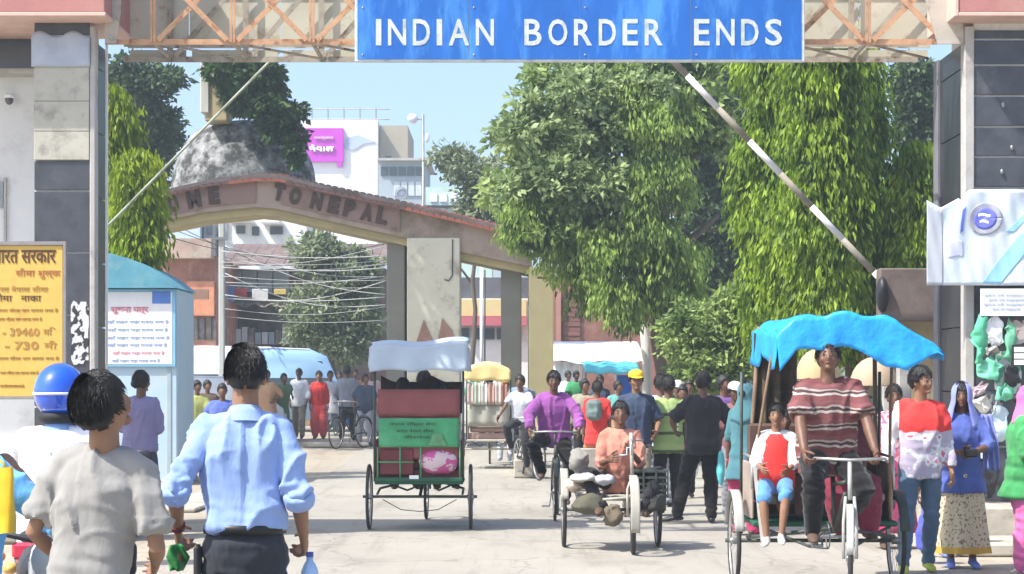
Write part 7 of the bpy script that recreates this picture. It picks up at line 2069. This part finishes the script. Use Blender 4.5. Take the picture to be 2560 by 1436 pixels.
# 16 jeans man
m_printed = yoke_mat('red_yoke_print', (.48, .42, .54), (.74, .74, .78), (.72, .06, .055), 1.19, .185)
R = person('young man in a red and white printed top and blue jeans looking to the right', PX(2300, 16.8), 16.8, 182, 1.71, z=0, lean=1, skin=0, head=(-38, -3, 0), hairvol=1.35, build=1.04,
           top=dict(mat=m_printed, sleeve=1.92, hem=-.11, loose=.022, fold=.010, name='t_shirt'), bottom=dict(mat=c_jeans, name='jeans', loose=.010), shoes=s_yellow,
           hands={'R': (.275, .12, .90), 'L': (-.25, .06, .86)}, feet={'R': (.16, .14, .078), 'L': (-.08, -.10, .078)}, curl=(1.2, .5))
# red yoke and sleeve whitened for the sun
for nm, rng_, m_ in (('red_yoke', ((.262, .154, .114), (.33, .166, .120), (.41, .168, .112), (.465, .148, .092), (.51, .082, .072)), c_red),):
    pass
wr = wadj(R, R.wR)
bg_ = thing('plastic_bag', 'pinkish red plastic bag hanging from the hand of the young man in jeans', 'bag', (wr.x-.05, wr.y, wr.z-.42))
b = MB(); b.ell((0, 0, .13), (.095, .07, .16), 18, 14); relief(b, .03, 9); relief(b, .012, 24)
b.build('bag_body', print_mat('red_white_bag', (.66, .04, .13), (.78, .45, .50), 12, .60, .4), bg_, True)
b = MB(); b.tube([(-.03, 0, .26), (.02, 0, .36), (.05, 0, .37), (.03, 0, .26)], .006, 6); b.build('handle', mat('red_plastic', (.66, .04, .13), .4, .1, 9, .1), bg_, True)
# 17 blue headscarf woman
R = person('woman in a blue tunic and sheer blue headscarf with patterned beige trousers', PX(2404, 17.2), 17.2, 184, 1.58, z=0, female=True, lean=1, skin=1, hair='bun', head=(8, 2, 0), build=1.05,
           top=dict(mat=c_blue, sleeve=1.35, hem=-.20, hemflare=.015, loose=.022, fold=.010, name='tunic'),
           bottom=dict(kind='skirt', mat=print_mat('beige_leopard', (.60, .52, .36), (.26, .19, .12), 46, .58), name='patterned_skirt', len=.85, flare=.075, hem=mat('mustard_hem', (.55, .35, .06), .8, .1, 9, .1)), shoes=s_blue,
           hands={'R': (.06, .26, 1.00), 'L': (-.05, .27, 1.00)}, poles={'R': (1, -.4, -.4), 'L': (-1, -.4, -.4)}, curl=(.9, .9))
headscarf(R, C('periwinkle_scarf', (.24, .28, .62)), .30)
drape(R, C('periwinkle_scarf', (.24, .28, .62)), 'dupatta', [(-.20, .04, 1.32), (-.235, .05, 1.1), (-.245, .05, .84)], .10, .13)
wl = wadj(R, R.wL)
b = MB(); b.box(-.06, .06, -.02, .02, -.035, .035, bev=.012); o = b.build('purse', mat('black_purse', (.02, .018, .018), .4, .1, 9, .1), loc=(0, 0, 0)); o.location = (wl.x-.03, wl.y-.08, wl.z-.0); tag(o, 'small black purse held by the woman with the blue headscarf', 'purse')
sack('royal blue cloth bag between the jeans man and the patterned skirt', 2318, 1330, 17.6, .10, .09, .20, (.09, .11, .46), 14, 'cloth_bag')
person('child in blue trousers walking behind the young man in jeans', PX(2336, 18.3), 18.3, 180, 1.18, z=0, skin=1, hair='child', top=dict(mat=c_grey, sleeve=.8), bottom=dict(mat=c_blue), shoes=s_blue)
# 18 pink woman behind
R = person('woman in a pink and white sari between the rickshaw and the young man in jeans', PX(2232, 19.2), 19.2, 178, 1.56, z=0, female=True, skin=1, hair='bun', top=dict(mat=print_mat('pink_check', (.62, .12, .22), (.62, .45, .46), 26, .50), sleeve=1.2, hem=-.2, name='blouse'), bottom=dict(kind='skirt', mat=c_magenta, name='sari'), shoes=s_brown)
# 19 right edge
R = person('woman in pink headscarf and green shawl at the right edge', PX(2562, 16.6), 16.6, 120, 1.56, z=0, female=True, skin=1, hair='bun', build=1.15, top=dict(mat=c_leafgreen, sleeve=1.5, hem=-.20, hemflare=.03, loose=.035, fold=.012, name='shawl'), bottom=dict(kind='salwar', mat=c_pink, name='salwar'), shoes=s_white,
           hands={'R': (.12, .30, 1.02), 'L': (-.05, .30, .98)})
headscarf(R, c_pink, .22)
# 20 distant people beyond the crossing
far = [('bent person in green jacket by the minibus', 703, 47, 150, 1.58, c_olive, c_olive, 20, None), ('man in a loose white shirt standing left of the woman in red', 748, 47.5, 190, 1.66, c_white, c_khaki, 0, None),
       ('man in a pale shirt and jeans between the red kurta and the grey shirt', 826, 49, 185, 1.60, c_palegrey, c_jeans, 0, None),
       ('man in grey shirt with shaggy hair and black trousers right of the woman in red', 868, 46.5, 5, 1.72, c_grey, c_black, 0, None),
       ('dark jacketed person at the bicycle beside the centre rickshaw', 912, 44, 170, 1.60, c_navy, c_grey, 14, None),
       ('person in faded pink right beside the centre rickshaw canopy', 930, 50, 180, 1.62, C('faded_pink', (.62, .42, .42)), c_palegrey, 0, None),
       ('person in a yellow green kurta at the kiosk corner', 492, 36, 170, 1.60, C('yellow_green', (.34, .36, .12)), C('yellow_green', (.34, .36, .12)), 0, None),
       ('person in brown standing right of the yellow green kurta', 518, 38, 180, 1.58, c_brown, c_navy, 0, None),
       ('person in a deep blue shirt half hidden behind the light blue shirt', 556, 30, 180, 1.56, c_blue, c_dark, 0, None),
       ('distant person in white beside the tent pole', 1420, 50, 180, 1.6, c_white, c_dark, 0, None),
       ('distant person in a green shirt in front of the tent', 1440, 48, 180, 1.6, c_green, c_dark, 0, None)]
rs = random.Random(9)
for lab, px_, Y_, yw, H_, tp, bt, ln_, _ in far:
    st_ = rs.uniform(-.2, .2)
    person(lab, PX(px_, Y_), Y_, yw, H_, lean=ln_, skin=1, detail=0, face=False, hairvol=(1.7 if 'shaggy' in lab else 1.0), build=1.1, top=dict(mat=tp, sleeve=1.7 if tp in (c_white, c_grey) else .9, hem=(-.3 if 'kurta' in lab else -.12), loose=.03), bottom=dict(mat=bt, loose=.02), shoes=s_black,
           head=(rs.uniform(-40, 40), rs.uniform(-12, 4), 0), hands={'R': (.24, rs.uniform(-.1, .3), rs.uniform(.75, 1.05)), 'L': (-.24, rs.uniform(-.1, .3), rs.uniform(.75, 1.05))},
           feet={'R': (.12, st_, .075), 'L': (-.12, -st_, .075)})
extra = [('walker in a cream shirt behind the red backpack', 1462, 34, 185, c_khaki, c_dark), ('walker in a sea green top left of the yellow cap', 1545, 36, 170, C('sea_green', (.14, .36, .32)), c_grey),
         ('walker in a brick red shirt between the striped t-shirt and the black shirt', 1706, 27.5, 182, C('brick_red', (.38, .10, .07)), c_dark), ('walker in a mustard kurta seen past the right elbow of the black shirt', 1836, 28.5, 180, C('mustard', (.46, .30, .07)), c_khaki),
         ('walker in a dark violet shirt close to the left wheel of the blue tarp rickshaw', 1808, 26, 175, C('dark_violet', (.14, .07, .22)), c_grey), ('walker in a pale peach shirt behind the teal dupatta', 1880, 27, 180, C('pale_peach', (.60, .38, .28)), c_dark),
         ('walker in a bottle green shirt seen between the passengers and the hut', 2160, 26, 180, C('bottle_green', (.03, .12, .07)), c_dark), ('walker with a white shawl beyond the utility pole', 585, 45, 175, c_white, c_brown),
         ('walker in an orange top left of the green jacket by the minibus', 668, 44, 200, C('dull_orange', (.40, .24, .14)), c_dark), ('walker in a grey blue shirt right of the yellow canopied rickshaw', 1300, 41, 190, C('grey_blue', (.20, .26, .34)), c_dark)]
extra += [('small far walker in white left of the dusty tree', 690, 55, 180, c_white, c_dark), ('small far walker in dark blue beside the far cartons', 742, 56, 160, c_navy, c_dark), ('small far walker in brown right of the dusty tree trunk', 888, 54, 185, c_brown, c_khaki),
         ('small far walker in pale grey near the blue drum', 848, 53, 190, c_palegrey, c_dark), ('small far walker in dull pink by the utility pole', 570, 52, 175, C('faded_pink', (.62, .42, .42)), c_grey), ('small far walker in green under the yellow signboard', 1185, 56, 180, c_green, c_dark),
         ('small far walker in white under the yellow signboard', 1225, 58, 170, c_white, c_khaki)]
for i_, (lab, px_, Y_, yw, tp, bt) in enumerate(extra):
    st_ = rs.uniform(-.22, .22)
    person(lab, PX(px_, Y_), Y_, yw, rs.uniform(1.54, 1.68), lean=rs.uniform(0, 6), skin=1, detail=0, build=rs.uniform(1, 1.15), head=(rs.uniform(-40, 40), rs.uniform(-10, 4), 0), top=dict(mat=tp, sleeve=rs.choice([.8, 1.3, 1.8]), hem=-.16, loose=.03), bottom=dict(mat=bt, loose=.02), shoes=s_brown,
           hands={'R': (.24, rs.uniform(-.1, .3), rs.uniform(.75, 1.05)), 'L': (-.24, rs.uniform(-.1, .3), rs.uniform(.75, 1.05))}, feet={'R': (.12, st_, .075), 'L': (-.12, -st_, .075)})
R = person('woman in a bright red kurta and red trousers standing beyond the crossing', PX(798, 47.5), 47.5, 180, 1.60, female=True, skin=0, detail=1, hair='long', top=dict(mat=c_red, sleeve=1.8, hem=-.36, hemflare=.03, loose=.025, name='kurta'), bottom=dict(kind='salwar', mat=C('coral_red', (.68, .10, .10))), shoes=s_brown)
# ================================================================ AIR
hz_ = MB(); hz_.box(-70, 70, -4, 150, -1.5, 22)
ho = hz_.build('haze', bpy.data.materials.new('dusty_air'), loc=(0, 0, 0))
hm_ = ho.data.materials[0]; hm_.use_nodes = True
hn = hm_.node_tree; hn.nodes.remove(hn.nodes['Principled BSDF'])
pv = hn.nodes.new('ShaderNodeVolumePrincipled'); pv.inputs['Color'].default_value = (.84, .95, 1, 1); pv.inputs['Density'].default_value = .0018
pv.inputs['Anisotropy'].default_value = .3
hn.links.new(pv.outputs[0], hn.nodes['Material Output'].inputs['Volume'])
tag(ho, kind='stuff')
